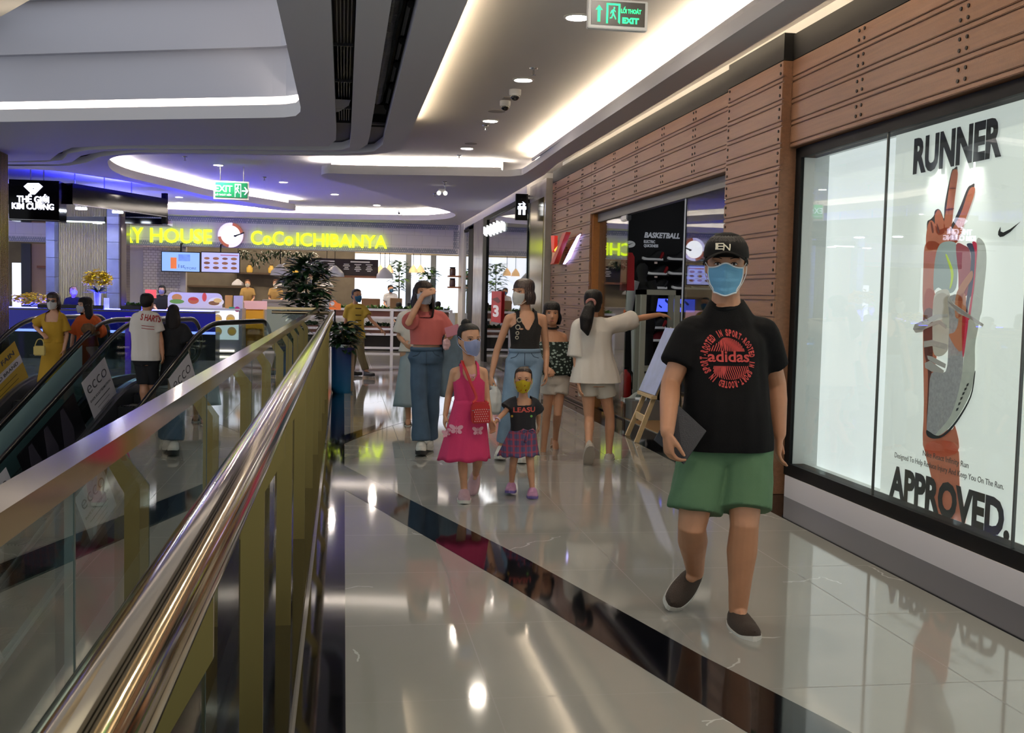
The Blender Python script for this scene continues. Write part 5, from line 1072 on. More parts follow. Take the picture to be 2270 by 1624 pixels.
bm = BM(); box(bm, X_(47, 29.3), X_(68, 29.3), 29.3, 29.5, 0, 2.5); struct('wall_far_frame', bm, M('slate frame', '2c3036', rough=.4))
bm = BM(); box(bm, X_(68, 29.4), X_(106, 29.4), 29.4, 29.5, 0, 2.5); struct('wall_far_tan', bm, M('tan wall face', 'b59a80', rough=.6))  # one even tan colour
bm = BM(); box(bm, X_(84, 29.3), X_(104, 29.3), 29.2, 29.4, Z_(602, 29.3) - .06, Z_(602, 29.3)); setp(obj('wall_shelf', bm, M('warm wood shelf', '8a5a3a', rough=.5)), 'short wooden shelf on the tan wall past the stone pillar', 'shelf')
# ================================================================== RIGHT SIDE beyond the timber shop
XR = 3.05; STG = M('grey marble pillar', '8f8880', rough=.25, var=.2, vs=2.5); BRM = M('brass mirror panel', '9a8a52', rough=.14, metal=.85)
bm = BM(); box(bm, 3.108, 3.5, 16.80, 18.3, 0, 3.3); struct('column_5', bm, STG)
bm = BM(); box(bm, 3.10, 3.108, 16.95, 18.25, 0, 3.02); struct('trim_brass_panel', bm, BRM)
WB = M('white bulkhead', 'd6d2cc', rough=.6)
bm = BM(); box(bm, XR, 3.5, 18.3, 28.99, 3.16, 3.55); struct('wall_right_bulkhead', bm, WB)
bm = BM(); box(bm, XR - .01, 3.2, 18.3, 23.4, 3.08, 3.16); box(bm, XR - .01, 3.2, 23.4, 24.0, 0, 3.16); box(bm, XR - .01, 3.2, 25.9, 26.8, 0, 3.12); box(bm, XR - .01, 3.2, 25.9, 28, 3.05, 3.12); struct('trim_black_frame', bm, BLK)
bm = BM(); box(bm, XR, 3.3, 24.0, 25.9, 0, 3.16); struct('column_6', bm, STG)
bm = BM(); box(bm, XR - .02, 3.3, 27.9, 28.98, 0, 3.3); struct('column_7', bm, WB)
bm = BM(); box(bm, XR + .02, XR + .032, 18.3, 23.4, .02, 3.08); struct('window_6', bm, SHOPG)
bm = BM(); box(bm, XR + .02, XR + .032, 26.8, 27.9, .02, 3.05); struct('window_7', bm, SHOPG)
bm = BM(); box(bm, 6.5, 6.6, 16.8, 29, 0, 3.2); box(bm, 3.3, 6.6, 28.7, 28.8, 0, 3.2); struct('wall_side_shop', bm, M('dark green grey wall', '3a4244', rough=.6))
bm = BM(); box(bm, 3.3, 6.6, 18.3, 28.8, 3.2, 3.25); struct('ceiling_side_shop', bm, M('side shop ceiling', '8a8f96', rough=.7))
bm = BM(); box(bm, 4.6, 4.7, 20, 27, 3.17, 3.199); struct('trim_side_light', bm, mat_emit('side shop light', 'fff1dc', 6.0))
bm = BM(); y0, y1 = 21.4, 23.2; box(bm, XR + .1, XR + .16, y0, y1, 0, 2.32); struct('door_1', bm, M('dark door leaf', '15191a', rough=.3))
bm = BM(); box(bm, XR + .06, XR + .10, y0 - .02, y0 + .35, 2.30, 2.36); struct('door_1_patch', bm, CHR)
t = thing('shop_sign', 'glowing white rounded letters on the glass beyond the brass panel', 'sign', (XR - .03, 21.9, 2.8))
TSX = axes((XR - .005, 0, 0), (0, -1, 0), (0, 0, 1)); WHS = M('white neon face', 'ffffff', rough=.5, emit='ffffff', es=2.2)
def sx(px, py): p = atX(px, py, XR - .01); return (-p.y, p.z)
a, b = sx(1075, 526), sx(1110, 486); zc = (a[1] + b[1]) / 2; hh = (b[1] - a[1]) * .36
for i in range(5):
    bm = BM(); xx = a[0] + (b[0] - a[0]) * (.08 + .21 * i); ww = (b[0] - a[0]) * .085
    poly(bm, [(xx + ww * math.cos(q), zc + (hh - ww) * (1 if math.sin(q) > 0 else -1) + ww * math.sin(q)) for q in [2 * PI * k / 16 + .01 for k in range(16)]], TSX, .04); obj('letter', bm, WHS, t)
# restroom blade sign
q0, q1 = atY(1143, 487, 17.9), atY(1171, 430, 17.9)
t = thing('restroom_sign', 'black hanging sign with a white arrow over two restroom figures', 'sign', ((q0.x + q1.x) / 2, 17.9, q0.z))
bm = BM(); box(bm, q0.x, q1.x, 17.9, 17.98, q0.z, q1.z); obj('box', bm, BLK, t)
bm = BM(); box(bm, q1.x, 3.11, 17.92, 17.96, q1.z - .08, q1.z - .04); obj('bracket', bm, CHR, t)
ICO = M('sign icon white', 'ffffff', rough=.5, emit='dfe8ff', es=1.8); k_ = 17.9 / FPX; TS = axes(((q0.x + q1.x) / 2, 17.897, (q0.z + q1.z) / 2), (1, 0, 0), (0, 0, 1))
bm = BM(); ar = [(-.062, .038), (.03, .038), (.002, .066), (.02, .066), (.064, .03), (.02, -.006), (.002, -.006), (.03, .022), (-.062, .022)]; poly(bm, [(x, y + .02) for x, y in ar], TS, .004); obj('arrow', bm, ICO, t)
for x in (-.037, .037):
    bm = BM(); f = [(x - .012, -.045), (x - .034, -.05), (x - .036, -.10), (x - .022, -.105), (x - .022, -.19), (x + .022, -.19), (x + .022, -.105), (x + .036, -.10), (x + .034, -.05), (x + .012, -.045)]; poly(bm, [(a, b + .06) for a, b in f], TS, .004); poly(bm, [(x + .017 * math.cos(q), .04 + .0 + .017 * math.sin(q) - .005) for q in [2 * PI * k / 12 for k in range(12)]], TS, .004); obj('figure', bm, ICO, t)
# red sale notice on the glass
a, b = sx(1089, 712), sx(1112, 645); t = thing('sale_notice', 'red upright sale notice with a white 3 on the glass past the woman in black', 'notice', (XR, -(a[0] + b[0]) / 2, a[1]))
bm = BM(); poly(bm, [(a[0], a[1]), (b[0], a[1]), (b[0], b[1]), (a[0], b[1])], TSX, .01); obj('panel', bm, M('notice red', 'a82024', rough=.5, emit='a82024', es=.15), t)
bm = BM(); text(bm, '3', TSX @ Matrix.Translation(((a[0] + b[0]) / 2, a[1] + .12, .0105)), (b[1] - a[1]) * .36, (b[0] - a[0]) * .6, .004, .04); obj('printed_number', bm, M('notice white', 'e0dcda', rough=.5, emit='e0dcda', es=.2), t)
bm = BM(); poly(bm, [(a[0] + .05, b[1] - .16), (b[0] - .5, b[1] - .12), (b[0] - .05, b[1] - .2), (b[0] - .4, b[1] - .24)], TSX @ Matrix.Translation((0, 0, .0105)), .004); obj('printed_flash', bm, M('notice dark red', '6a1216', rough=.5), t)
cove('trim_cove_9', [(3.018, y) for y in (16.6, 20, 24, 28.6)], mat_emit('wall washer strip far', 'ffeedd', E_COVE * .12), off=0, z=3.50, w_=.02)
# ================================================================== small ceiling fittings
def exit_sign(lab, x0, x1, z0, z1, Y, face, ink, rods, kind):
    t = thing('exit_sign', lab, 'exit sign', ((x0 + x1) / 2, Y, z0)); W_, H_ = x1 - x0, z1 - z0
    bm = BM(); box(bm, x0, x1, Y, Y + .05, z0, z1, .004); obj('housing', bm, MTRIM, t)
    bm = BM(); box(bm, x0 + W_ * .05, x1 - W_ * .05, Y - .003, Y + .01, z0 + H_ * .12, z1 - H_ * .07); obj('face', bm, face, t)
    for rx in rods: bm = BM(); tube(bm, [(rx, Y + .025, z1), (rx, Y + .025, 3.55)], .007 if kind else .012, 8); obj('rod', bm, CHR, t)
    TS = axes((x0, Y - .0032, z0), (1, 0, 0), (0, 0, 1)) @ Matrix.Diagonal((W_, H_, 1, 1))
    def pl(name, pts, d=.002): bm = BM(); me = slab([pts], 0, d); me.transform(TS); obj(name, to_bm(me, bm), ink, t)
    def tx(s, x, y, h, w_, bold=.03): bm = BM(); T = axes((x0 + W_ * x, Y - .0032, z0 + H_ * y), (1, 0, 0), (0, 0, 1)); text(bm, s, T, H_ * h, W_ * w_, .002, bold, 'LEFT'); obj('lettering', bm, ink, t)
    def runner(x, y, s, sy):
        P = lambda L: [(x + a * s, y + b * sy) for a, b in L]
        pl('running_figure', P([(.02, .38), (.10, .44), (.24, .40), (.34, .26), (.30, .22), (.21, .32), (.14, .30), (.20, .10), (.30, -.05), (.40, -.25), (.34, -.29), (.22, -.10), (.10, .02), (.02, -.20), (-.20, -.24), (-.20, -.17), (-.04, -.12), (.03, .12), (.0, .26), (-.10, .10), (-.16, .14), (-.06, .34)]))
        pl('running_figure_head', P([(.20 + .075 * math.cos(q), .52 + .075 * math.sin(q)) for q in [2 * PI * k / 12 for k in range(12)]]))
    if kind == 0:
        pl('arrow', [(.155, .22), (.20, .22), (.20, .62), (.235, .62), (.178, .78), (.12, .62), (.155, .62)])
        fr = [(.30, .18), (.33, .18), (.33, .80), (.50, .80), (.50, .24), (.53, .18), (.53, .86), (.30, .86)]; pl('door_outline', fr); runner(.395, .46, .18, .48)
        tx('LỐI THOÁT', .545, .56, .14, .34); tx('EXIT', .57, .22, .19, .28, .05)
    else:
        tx('EXIT', .05, .42, .36, .48, .008); tx('LỐI THOÁT HIỂM', .06, .20, .10, .44, .0); runner(.65, .48, .22, .5)
        pl('door_outline', [(.60, .15), (.62, .15), (.62, .80), (.76, .80), (.76, .15), (.78, .15), (.78, .86), (.60, .86)])
        pl('arrow', [(.80, .45), (.92, .45), (.86, .28), (.90, .28), (.98, .49), (.90, .70), (.86, .70), (.92, .53), (.80, .53)])
    return t
q0, q1 = atY(1303, 61, 6.5), atY(1437, 4, 6.5)
exit_sign('black faced exit sign with green lit figures, right above the corridor', q0.x, q1.x, q0.z, q1.z, 6.5, M('exit face black', '060a08', rough=.3), M('exit green light', '20ff90', rough=.5, emit='22f088', es=1.6), [(q0.x + q1.x) / 2 - .08, (q0.x + q1.x) / 2 + .08], 0)
q0, q1 = atY(473, 441, 19.2), atY(552, 403, 19.2)
exit_sign('green exit sign with white lettering hanging from the oval ceiling', q0.x, q1.x, q0.z, q1.z, 19.2, M('exit face green', '0b6a44', rough=.4, emit='0c7a4c', es=.6), M('exit white light', 'd8e8ff', rough=.5, emit='dfe8ff', es=.7), [q0.x + .11, q0.x + .50], 1)
def dome_camera(px, py, lab, s=1.0):
    p = atZ(px, py, 3.55); t = thing('dome_camera', lab, 'security camera', (p.x, p.y, 3.55))
    bm = BM(); lathe(bm, [(.062 * s, 0), (.062 * s, -.04 * s), (.055 * s, -.06 * s), (.05 * s, -.06 * s)], 24, cap=True); obj('housing', bm, MTRIM, t, 50, world=False)
    bm = BM(); ball(bm, Vector((0, 0, -.06 * s)), .05 * s, 18); obj('dome', bm, M('camera dome smoke', '1a1a1c', rough=.1), t, 180, world=False)
dome_camera(1142, 199, 'white dome camera with a dark eye, behind the second downlight'); dome_camera(1120, 224, 'white dome camera with a dark eye, the smaller looking one further along', .95)
q = atZ(885, 468, 3.55); dome_camera(885, 466, 'dark dome camera on the far ceiling in front of the long cove')
def sprinkler(px, py, z, lab):
    p = atZ(px, py, z); t = thing('sprinkler', lab, 'sprinkler', (p.x, p.y, z), 0, 'ceiling sprinklers')
    bm = BM(); lathe(bm, [(.04, 0), (.035, -.012), (.012, -.014)], 16); obj('plate', bm, CHR, t, 50, world=False)
    bm = BM(); tube(bm, [(0, 0, -.012), (0, 0, -.06)], .009, 8); lathe(bm, [(.022, -.06), (.022, -.064)], 12); obj('head', bm, CHR, t, 50, world=False)
for px, py, z, lab in ((1183, 151, 3.55, 'sprinkler beside the downlight before the dome cameras'), (1076, 277, 3.55, 'sprinkler just past the third corridor downlight'), (1018, 344, 3.55, 'sprinkler near the last corridor downlight'), (964, 429, 3.30, 'sprinkler under the far soffit below the twin lamp'), (410, 347, 3.55, 'sprinkler in the oval ceiling before the hanging exit sign'), (586, 392, 3.55, 'sprinkler in the oval ceiling past the hanging exit sign'), (986, 403, 3.30, 'sprinkler above the twin emergency lamp')):
    sprinkler(px, py, z, lab)
for px, py, rr, lab in ((1101, 246, .10, 'round grey ceiling speaker between the cameras and the third downlight'), (1044, 318, .085, 'round grey ceiling speaker before the last corridor downlight')):
    p = atZ(px, py, 3.55); bm = BM(); lathe(bm, [(.001, 3.544), (rr, 3.544), (rr, 3.55), (.001, 3.55)], 28, (p.x, p.y, 0)); setp(obj('ceiling_speaker', bm, M('speaker mesh grey', '8f8c88', rough=.7)), lab, 'speaker')
p = atZ(1127, 217, 3.55); bm = BM(); box(bm, p.x - .06, p.x + .06, p.y - .08, p.y + .08, 3.542, 3.55); setp(obj('access_plate', bm, M('plate grey', '9a9691', rough=.6)), 'small grey access plate between the two dome cameras', 'plate')
p = atZ(980, 412, 3.30); t = thing('emergency_light', 'twin headed emergency lamp under the far soffit', 'lamp', (p.x, p.y, 3.30))
bm = BM(); box(bm, p.x - .06, p.x + .06, p.y - .03, p.y + .03, 3.19, 3.25, .005); tube(bm, [(p.x + .05, p.y, 3.25), (p.x + .05, p.y, 3.30)], .012, 8); obj('body', bm, MTRIM, t)
for s in (-1, 1): bm = BM(); ball(bm, Vector((p.x + s * .055, p.y - .03, 3.175)), .038, 14); obj('lamp_head', bm, mat_emit('emergency lens', 'fff6e8', 2.0), t, 180)
# linear air diffuser in the first slot, pipes and spots in the second
t = thing('air_diffuser', 'long black linear air grille in the first ceiling slot', 'air vent', (-.03, 9, 3.45))
for i in range(5): bm = BM(); x = -.075 + .026 * i; box(bm, x - .004, x + .004, -4.8, 12.8, 3.42, 3.46); obj('blade', bm, M('grille black', '1a1a1c', rough=.4), t)
for y in (7.4, 8.9, 10.4, 11.9): bm = BM(); box(bm, -.11, .05, y - .01, y + .01, 3.40, 3.425); obj('clip', bm, M('grille clip grey', '3a3a3e', rough=.4), t)
t = thing('foil_duct', 'shiny foil wrapped duct inside the second ceiling slot', 'duct', (.35, 8, 3.62))
bm = BM(); r_ = random.Random(2); tube(bm, [(.34, y, 3.63 + r_.uniform(-.01, .01)) for y in [-4.5 + .25 * i for i in range(69)]], [.072 + r_.uniform(-.008, .008) for i in range(69)], 12); obj('duct', bm, M('crumpled foil', '7c8086', rough=.3, metal=.9, bump=.8, bs=25), t)
for i, y in enumerate((7.6, 8.7, 9.6, 10.6, 11.8)):
    t = thing('slot_spotlight', 'small black spotlight in the second ceiling slot, %s from the camera' % ordn[i], 'spotlight', (.425, y, 3.44), 0, 'slot spotlights')
    bm = BM(); tube(bm, [(.425, y - .05, 3.41), (.425, y + .04, 3.45)], .026, 12); obj('body', bm, BLK, t); bm = BM(); tube(bm, [(.425, y, 3.44), (.455, y, 3.47)], .008, 6); obj('bracket', bm, BLK, t)
# ================================================================== PEOPLE: body builder
UPZ = Vector((0, 0, 1))
def solid(bm, voxel, smooth=3, fac=.5):
    """fuse overlapping closed shapes into one continuous surface"""
    me = bpy.data.meshes.new('tmp'); bmesh.ops.recalc_face_normals(bm, faces=bm.faces); bm.to_mesh(me); bm.free()
    o = bpy.data.objects.new('tmp', me); COL.objects.link(o)
    md = o.modifiers.new('r', 'REMESH'); md.mode = 'VOXEL'; md.voxel_size = voxel; md.use_smooth_shade = True
    if smooth: ms = o.modifiers.new('s', 'SMOOTH'); ms.factor = fac; ms.iterations = smooth
    dg = bpy.context.evaluated_depsgraph_get(); dg.update(); r = bpy.data.meshes.new_from_object(o.evaluated_get(dg))
    bpy.data.objects.remove(o); bpy.data.meshes.remove(me); return r
def limb(bm, pts, rad, seg=14, ell=1.0, up=None):
    tube(bm, pts, rad, seg, ell, up=up)
    for p, r in ((pts[0], rad[0]), (pts[-1], rad[-1])): ball(bm, p, r * .97, seg)
def oval_ring(c, lat, dep, a, b, n=20, p=2.3):
    out = []
    for j in range(n):
        t = 2 * PI * j / n; ct, st = math.cos(t), math.sin(t)
        out.append(c + lat * (a * math.copysign(abs(ct) ** (2 / p), ct)) + dep * (b * math.copysign(abs(st) ** (2 / p), st)))
    return out
HEADS = [(-.118, .012, .052, .012), (-.112, .026, .050, .030), (-.100, .044, .042, .046), (-.080, .058, .028, .064), (-.050, .068, .014, .081), (-.02, .0735, .003, .092), (.01, .0755, -.003, .0965), (.045, .0755, -.007, .099), (.078, .069, -.010, .089), (.098, .055, -.012, .070), (.110, .034, -.013, .044), (.116, .012, -.013, .016)]
def head_sec(z):
    if z <= HEADS[0][0]: return HEADS[0][1:]
    for a, b in zip(HEADS, HEADS[1:]):
        if z <= b[0]:
            k = (z - a[0]) / (b[0] - a[0]); return tuple(a[i] + (b[i] - a[i]) * k for i in (1, 2, 3))
    return HEADS[-1][1:]
def on_head(ang, z, off=0.0):
    rx, y0, ry = head_sec(z); return Vector(((rx + off) * math.sin(ang), y0 + (ry + off) * math.cos(ang), z))
def build_head(bm, H, nose=1.0):
    rings(bm, [[H @ Vector((rx * math.cos(2 * PI * j / 24), y0 + ry * math.sin(2 * PI * j / 24), z)) for j in range(24)] for z, rx, y0, ry in HEADS])
    k = H.to_scale().x
    tube(bm, [H @ Vector((0, .092, .004)), H @ Vector((0, .101, -.018)), H @ Vector((0, .108, -.036)), H @ Vector((0, .096, -.046))], [.006 * k, .009 * k, .013 * k, .010 * k], 10)
    for s in (-1, 1):
        ball(bm, H @ Vector((s * .011, .098, -.040)), .0085 * k, 8)
        ball(bm, H @ Vector((s * .074, -.012, -.012)), 1, 10, (.010 * k, .019 * k, .031 * k), H.to_3x3().normalized().to_4x4() @ Matrix.Rotation(s * .35, 4, 'Z'))
    ball(bm, H @ Vector((0, .088, -.066)), 1, 10, (.024 * k, .012 * k, .006 * k), H.to_3x3().normalized().to_4x4())
    ball(bm, H @ Vector((0, .084, -.076)), 1, 10, (.021 * k, .012 * k, .007 * k), H.to_3x3().normalized().to_4x4())
    for s in (-1, 1): ball(bm, H @ Vector((s * .034, .086, .024)), 1, 10, (.026 * k, .012 * k, .008 * k), H.to_3x3().normalized().to_4x4())
def build_hand(bm, wr, d, n, side, s=1.0, curl=(.25, .35, .25), spread=.06, thumb=.6, fist=1.0):
    d = d.normalized(); n = (n - d * n.dot(d)).normalized(); t = d.cross(n) * side; s_ = s
    P = lambda a, b, c: wr + d * (a * s_) + t * (b * s_) + n * (c * s_)
    rings(bm, [oval_ring(P(a, b, 0), t, n, w_ * s_, h_ * s_, 14, 2.6) for a, b, w_, h_ in ((-.02, 0, .025, .019), (.01, .001, .029, .018), (.04, .003, .038, .017), (.07, .001, .042, .015), (.088, 0, .041, .012))])
    for b, L, sp in ((.031, .072, .9), (.0105, .081, .3), (-.0105, .075, -.3), (-.030, .060, -.9)):
        q = P(.080, b, 0); dd = (d + t * (spread * sp)).normalized(); pts = [q]; ang = 0
        for seg_, c in zip((.42, .32, .26), curl):
            ang += c; q = q + (dd * math.cos(ang) + n * math.sin(ang)) * (L * seg_ * s_); pts.append(q)
        limb(bm, pts, [.0092 * s_, .0088 * s_, .0078 * s_, .0064 * s_], 8)
    b0 = P(.022, .030, .006); dd = (d * .72 + t * thumb + n * .35).normalized(); d2 = (d * .9 + t * thumb * .25 + n * .45).normalized()
    limb(bm, [b0, b0 + dd * .036 * s_, b0 + dd * .036 * s_ + d2 * .030 * s_, b0 + dd * .036 * s_ + d2 * .052 * s_], [.0135 * s_, .0112 * s_, .0095 * s_, .0072 * s_], 8)
def folds(me, amp, axis=UPZ, fx=9.0, fy=3.0, seed=0.0, keep=None):
    """gentle cloth creases along the normal"""
    off = Vector((seed, seed * 2.3, seed * .7))
    for v in me.vertices:
        if keep and keep(v.co): continue
        p = v.co; q = Vector((p.x * fx, p.y * fx, p.z * fy)) + off
        a = mnoise.noise(q) + .5 * mnoise.noise(q * 2.1); v.co = p + v.normal * (a * amp)
def cut_mesh(me, f, steps=2):
    bm = bmesh.new(); bm.from_mesh(me); kill = [v for v in bm.verts if f(v.co)]; bmesh.ops.delete(bm, geom=kill, context='VERTS')
    bd = [v for v in bm.verts if any(e.is_boundary for e in v.link_edges)]
    for _ in range(steps + 8): bmesh.ops.smooth_vert(bm, verts=bd, factor=.5, use_axis_x=True, use_axis_y=True, use_axis_z=True)
    bm.to_mesh(me); bm.free(); return me
def stick(bm, target, dirn, off=.003, maxlen=.02):
    """lay a flat print on the cloth it is printed on"""
    bmesh.ops.triangulate(bm, faces=bm.faces)
    for _ in range(3):
        es = [e for e in bm.edges if e.calc_length() > maxlen]
        if not es: break
        bmesh.ops.subdivide_edges(bm, edges=es, cuts=1); bmesh.ops.triangulate(bm, faces=bm.faces)
    tb = bmesh.new(); tb.from_mesh(target); bvh = BVHTree.FromBMesh(tb); d = dirn.normalized()
    for v in bm.verts:
        h, n, i, L = bvh.ray_cast(v.co - d * 1.0, d)
        if h is not None: v.co = h - d * off
    tb.free(); return bm
def flat_text(s, T, h, width, bold=.0, **k):
    cu = bpy.data.curves.new('tmp', 'FONT'); cu.body = s; cu.size = 1; cu.offset = bold; cu.resolution_u = 3; cu.fill_mode = 'BOTH'
    me = curve_mesh(cu); xs = [v.co.x for v in me.vertices]; x0, x1 = min(xs), max(xs); kx = width / (x1 - x0)
    me.transform(T @ Matrix.Diagonal((kx, h / .73, 1, 1)) @ Matrix.Translation((-(x0 + x1) / 2, 0, 0))); return me
SKINS = {'man': M('skin tan', 'b07c5c', rough=.5, var=.05, vs=18), 'fair': M('skin fair', 'cfa084', rough=.5, var=.04, vs=18), 'mid': M('skin warm', 'bf8c6c', rough=.5, var=.05, vs=18)}
EYEW = M('eye white', 'd8d2cc', rough=.25); IRIS = M('dark brown iris', '1b0f0a', rough=.15); BROW = M('eyebrow hair', '1a1310', rough=.8)
HAIRK = M('black hair', '0c0909', rough=.55, bump=.5, bs=160, spec=.25); HAIRB = M('dark brown hair', '1d100d', rough=.55, bump=.5, bs=160, spec=.25)
LIP = M('lip', '9c5a50', rough=.45)
KINDS = {  # half widths of the trunk: crotch, hip, waist, ribs, armpit, shoulder, neck base
    'man': [(.150, .105), (.172, .125), (.165, .122), (.170, .122), (.178, .118), (.150, .085), (.066, .062)],
    'woman': [(.145, .105), (.162, .112), (.122, .090), (.134, .102), (.146, .098), (.122, .070), (.052, .050)],
    'child': [(.135, .100), (.140, .105), (.125, .100), (.132, .100), (.138, .095), (.110, .070), (.052, .050)]}
def person(label, Y, hgt, kind, J, skin='fair', face=(0, -1), hips=None, head_dir=None, head_tilt=0.0, head_roll=0.0, vox=.007, head_k=1.0, hand=None, hands=True, group=None, eyes=True, brow=HAIRK, feet=True, bust=0.0, belly=0.0, bare=False):
    """J: joints as (px, py, depth step from Y); returns the measured skeleton for the clothes"""
    s = hgt / 1.70; S = type('S', (), {})(); S.s = s; S.kind = kind
    j = {k: (atY(v[0], v[1], Y + (v[2] if len(v) > 2 else 0)) if not isinstance(v, Vector) else v) for k, v in J.items()}
    S.j = j; f = Vector((face[0], face[1], 0)).normalized(); S.f = f; S.lat = Vector((f.y, -f.x, 0)); 
    # S.lat points to the person's right
    fh = Vector(((hips or face)[0], (hips or face)[1], 0)).normalized(); S.fh = fh
    pel = (j['hipR'] + j['hipL']) / 2; che = (j['shR'] + j['shL']) / 2; nk = j['neck']; S.pel, S.che, S.nk = pel, che, nk
    low = min(p.z for k, p in j.items() if k.startswith('an')) if feet else pel.z - .85 * s
    S.root = thing('person', label, 'person', (pel.x, pel.y, max(-3, low - .08 * s) if feet else 0), 0, group)
    hd = Vector((head_dir[0], head_dir[1], 0)).normalized() if head_dir else f
    hx = Vector((hd.y, -hd.x, 0)); R = Matrix(((-hx.x, hd.x, 0, 0), (-hx.y, hd.y, 0, 0), (0, 0, 1, 0), (0, 0, 0, 1)))
    # local head axes: x = person's left..., y = forward, z = up
    R = Matrix(((hx.x, hd.x, 0, 0), (hx.y, hd.y, 0, 0), (0, 0, 1, 0), (0, 0, 0, 1)))
    S.hk = head_k * s ** .55
    S.H = Matrix.Translation(j['head']) @ R @ Matrix.Rotation(-head_tilt, 4, 'X') @ Matrix.Rotation(head_roll, 4, 'Y') @ Matrix.Diagonal((S.hk,) * 3 + (1,))
    bm = BM(); build_head(bm, S.H)
    K = KINDS[kind]
    if kind == 'child': ks = s ** .8
    else: ks = s
    S.ks = ks
    hl = (j['hipR'] - j['hipL']); hl.z *= .5; hl = hl.normalized() if hl.length > .02 else S.lat
    sl = (j['shR'] - j['shL']).normalized()
    if hl.dot(S.lat) < .3: hl = Vector((fh.y, -fh.x, 0))
    if abs(sl.dot(S.lat)) < .3: sl = S.lat
    if sl.dot(S.lat) < 0: sl = -sl
    S.sl, S.hl = sl, hl
    def spine(t): return pel + (che - pel) * t + f * (.012 * ks * math.sin(PI * t))
    S.spine = spine
    rows = [(spine(-.16), hl, fh, *K[0]), (pel, hl, fh, *K[1]), (spine(.36), (hl + sl).normalized(), (f + fh).normalized(), *K[2]), (spine(.66), sl, f, *K[3]), (spine(.86), sl, f, *K[4]), (che + UPZ * .022 * ks, sl, f, *K[5]), (nk, sl, f, *K[6])]
    if bust: rows.insert(4, (spine(.76) + f * bust * ks, sl, f, K[3][0], K[3][1]))
    if belly: rows[2] = (rows[2][0] + f * belly * ks,) + rows[2][1:]
    S.rows = rows
    rings(bm, [oval_ring(c, l, d, a * ks, b * ks) for c, l, d, a, b in rows])
    hb = S.H @ Vector((0, -.018, -.06)); nr = (.060 if kind == 'man' else .046 if kind == 'woman' else .052) * ks
    limb(bm, [nk - UPZ * .03 * ks - f * .004, (nk + hb) / 2, hb], [nr * 1.15, nr, nr * 1.02], 14)
    ar = {'man': (.056, .050, .043, .044, .030), 'woman': (.042, .037, .032, .033, .023), 'child': (.040, .037, .033, .032, .024)}[kind]
    hs = {'man': 1.02, 'woman': .92, 'child': .95}[kind] * ks
    for sd, sg in (('R', 1), ('L', -1)):
        a, b, c = j['sh' + sd], j['el' + sd], j['wr' + sd]
        limb(bm, [a, a + (b - a) * .4, b, b + (c - b) * .3, c], [ar[0] * ks * 1.02, ar[1] * ks, ar[2] * ks, ar[3] * ks, ar[4] * ks], 14)
        limb(bm, [che + (a - che) * .45 + UPZ * .012 * ks, a], [.05 * ks, ar[0] * ks], 12)
        if hands:
            h = (hand or {}).get(sd, {}); dd = h.get('d'); dd = Vector(dd) if dd else (c - b).normalized()
            n_ = Vector(h['n']) if 'n' in h else -S.lat * sg
            build_hand(bm, c, dd, n_, sg, hs, h.get('curl', (.28, .38, .28)), h.get('spread', .10), h.get('thumb', .6))
    lr = {'man': (.092, .080, .062, .067, .041), 'woman': (.080, .064, .048, .050, .031), 'child': (.068, .057, .044, .045, .031)}[kind]
    if 'knR' in j:
        for sd in 'RL':
            a, b, c = j['hip' + sd], j['kn' + sd], j['an' + sd]; cal = (b - a).normalized() * .0
            bk = -fh * .012 * ks
            limb(bm, [a, a + (b - a) * .5, b, b + (c - b) * .3 + bk, b + (c - b) * .62 + bk * .4, c], [lr[0] * ks, lr[1] * ks, lr[2] * ks, lr[3] * ks, lr[3] * .78 * ks, lr[4] * ks], 16)
            if feet and ('to' + sd) in j:
                t = j['to' + sd]; d = (t - c); h_ = c - d.normalized() * .03 * ks - UPZ * .045 * ks
                if not bare:
                    limb(bm, [c, c + d.normalized() * .05 * ks], [lr[4] * ks, .026 * ks], 12); continue
                limb(bm, [c, h_], [lr[4] * ks, .030 * ks], 12); fw = (j['to' + sd] - h_)
                limb(bm, [h_, h_ + fw * .5 + UPZ * .016 * ks, h_ + fw * .8, t], [.030 * ks, .036 * ks, .036 * ks, .022 * ks], 12, .7)
    me = solid(bm, vox, 4)
    # eye hollows
    Hi = S.H.inverted()
    for v in me.vertices:
        q = Hi @ v.co
        if q.y > .05 and -.03 < q.z < .04:
            for sgn in (-1, 1):
                g = math.exp(-(((q.x - sgn * .032) / .018) ** 2 + ((q.z - .002) / .011) ** 2)); v.co = v.co - (S.H.to_3x3() @ Vector((0, 1, 0))).normalized() * (.007 * g * S.hk)
    S.body = obj('body', me, SKINS[skin], S.root, 180)
    tb = bmesh.new(); tb.from_mesh(me); bv = BVHTree.FromBMesh(tb); tb.free()
    def on_face(a, z, off):
        o_ = S.H @ on_head(a, z, .09); t_ = S.H @ Vector((0, head_sec(z)[1], z)); d_ = (t_ - o_).normalized(); h = bv.ray_cast(o_, d_)[0]
        return (h if h is not None else S.H @ on_head(a, z)) - d_ * off * S.hk
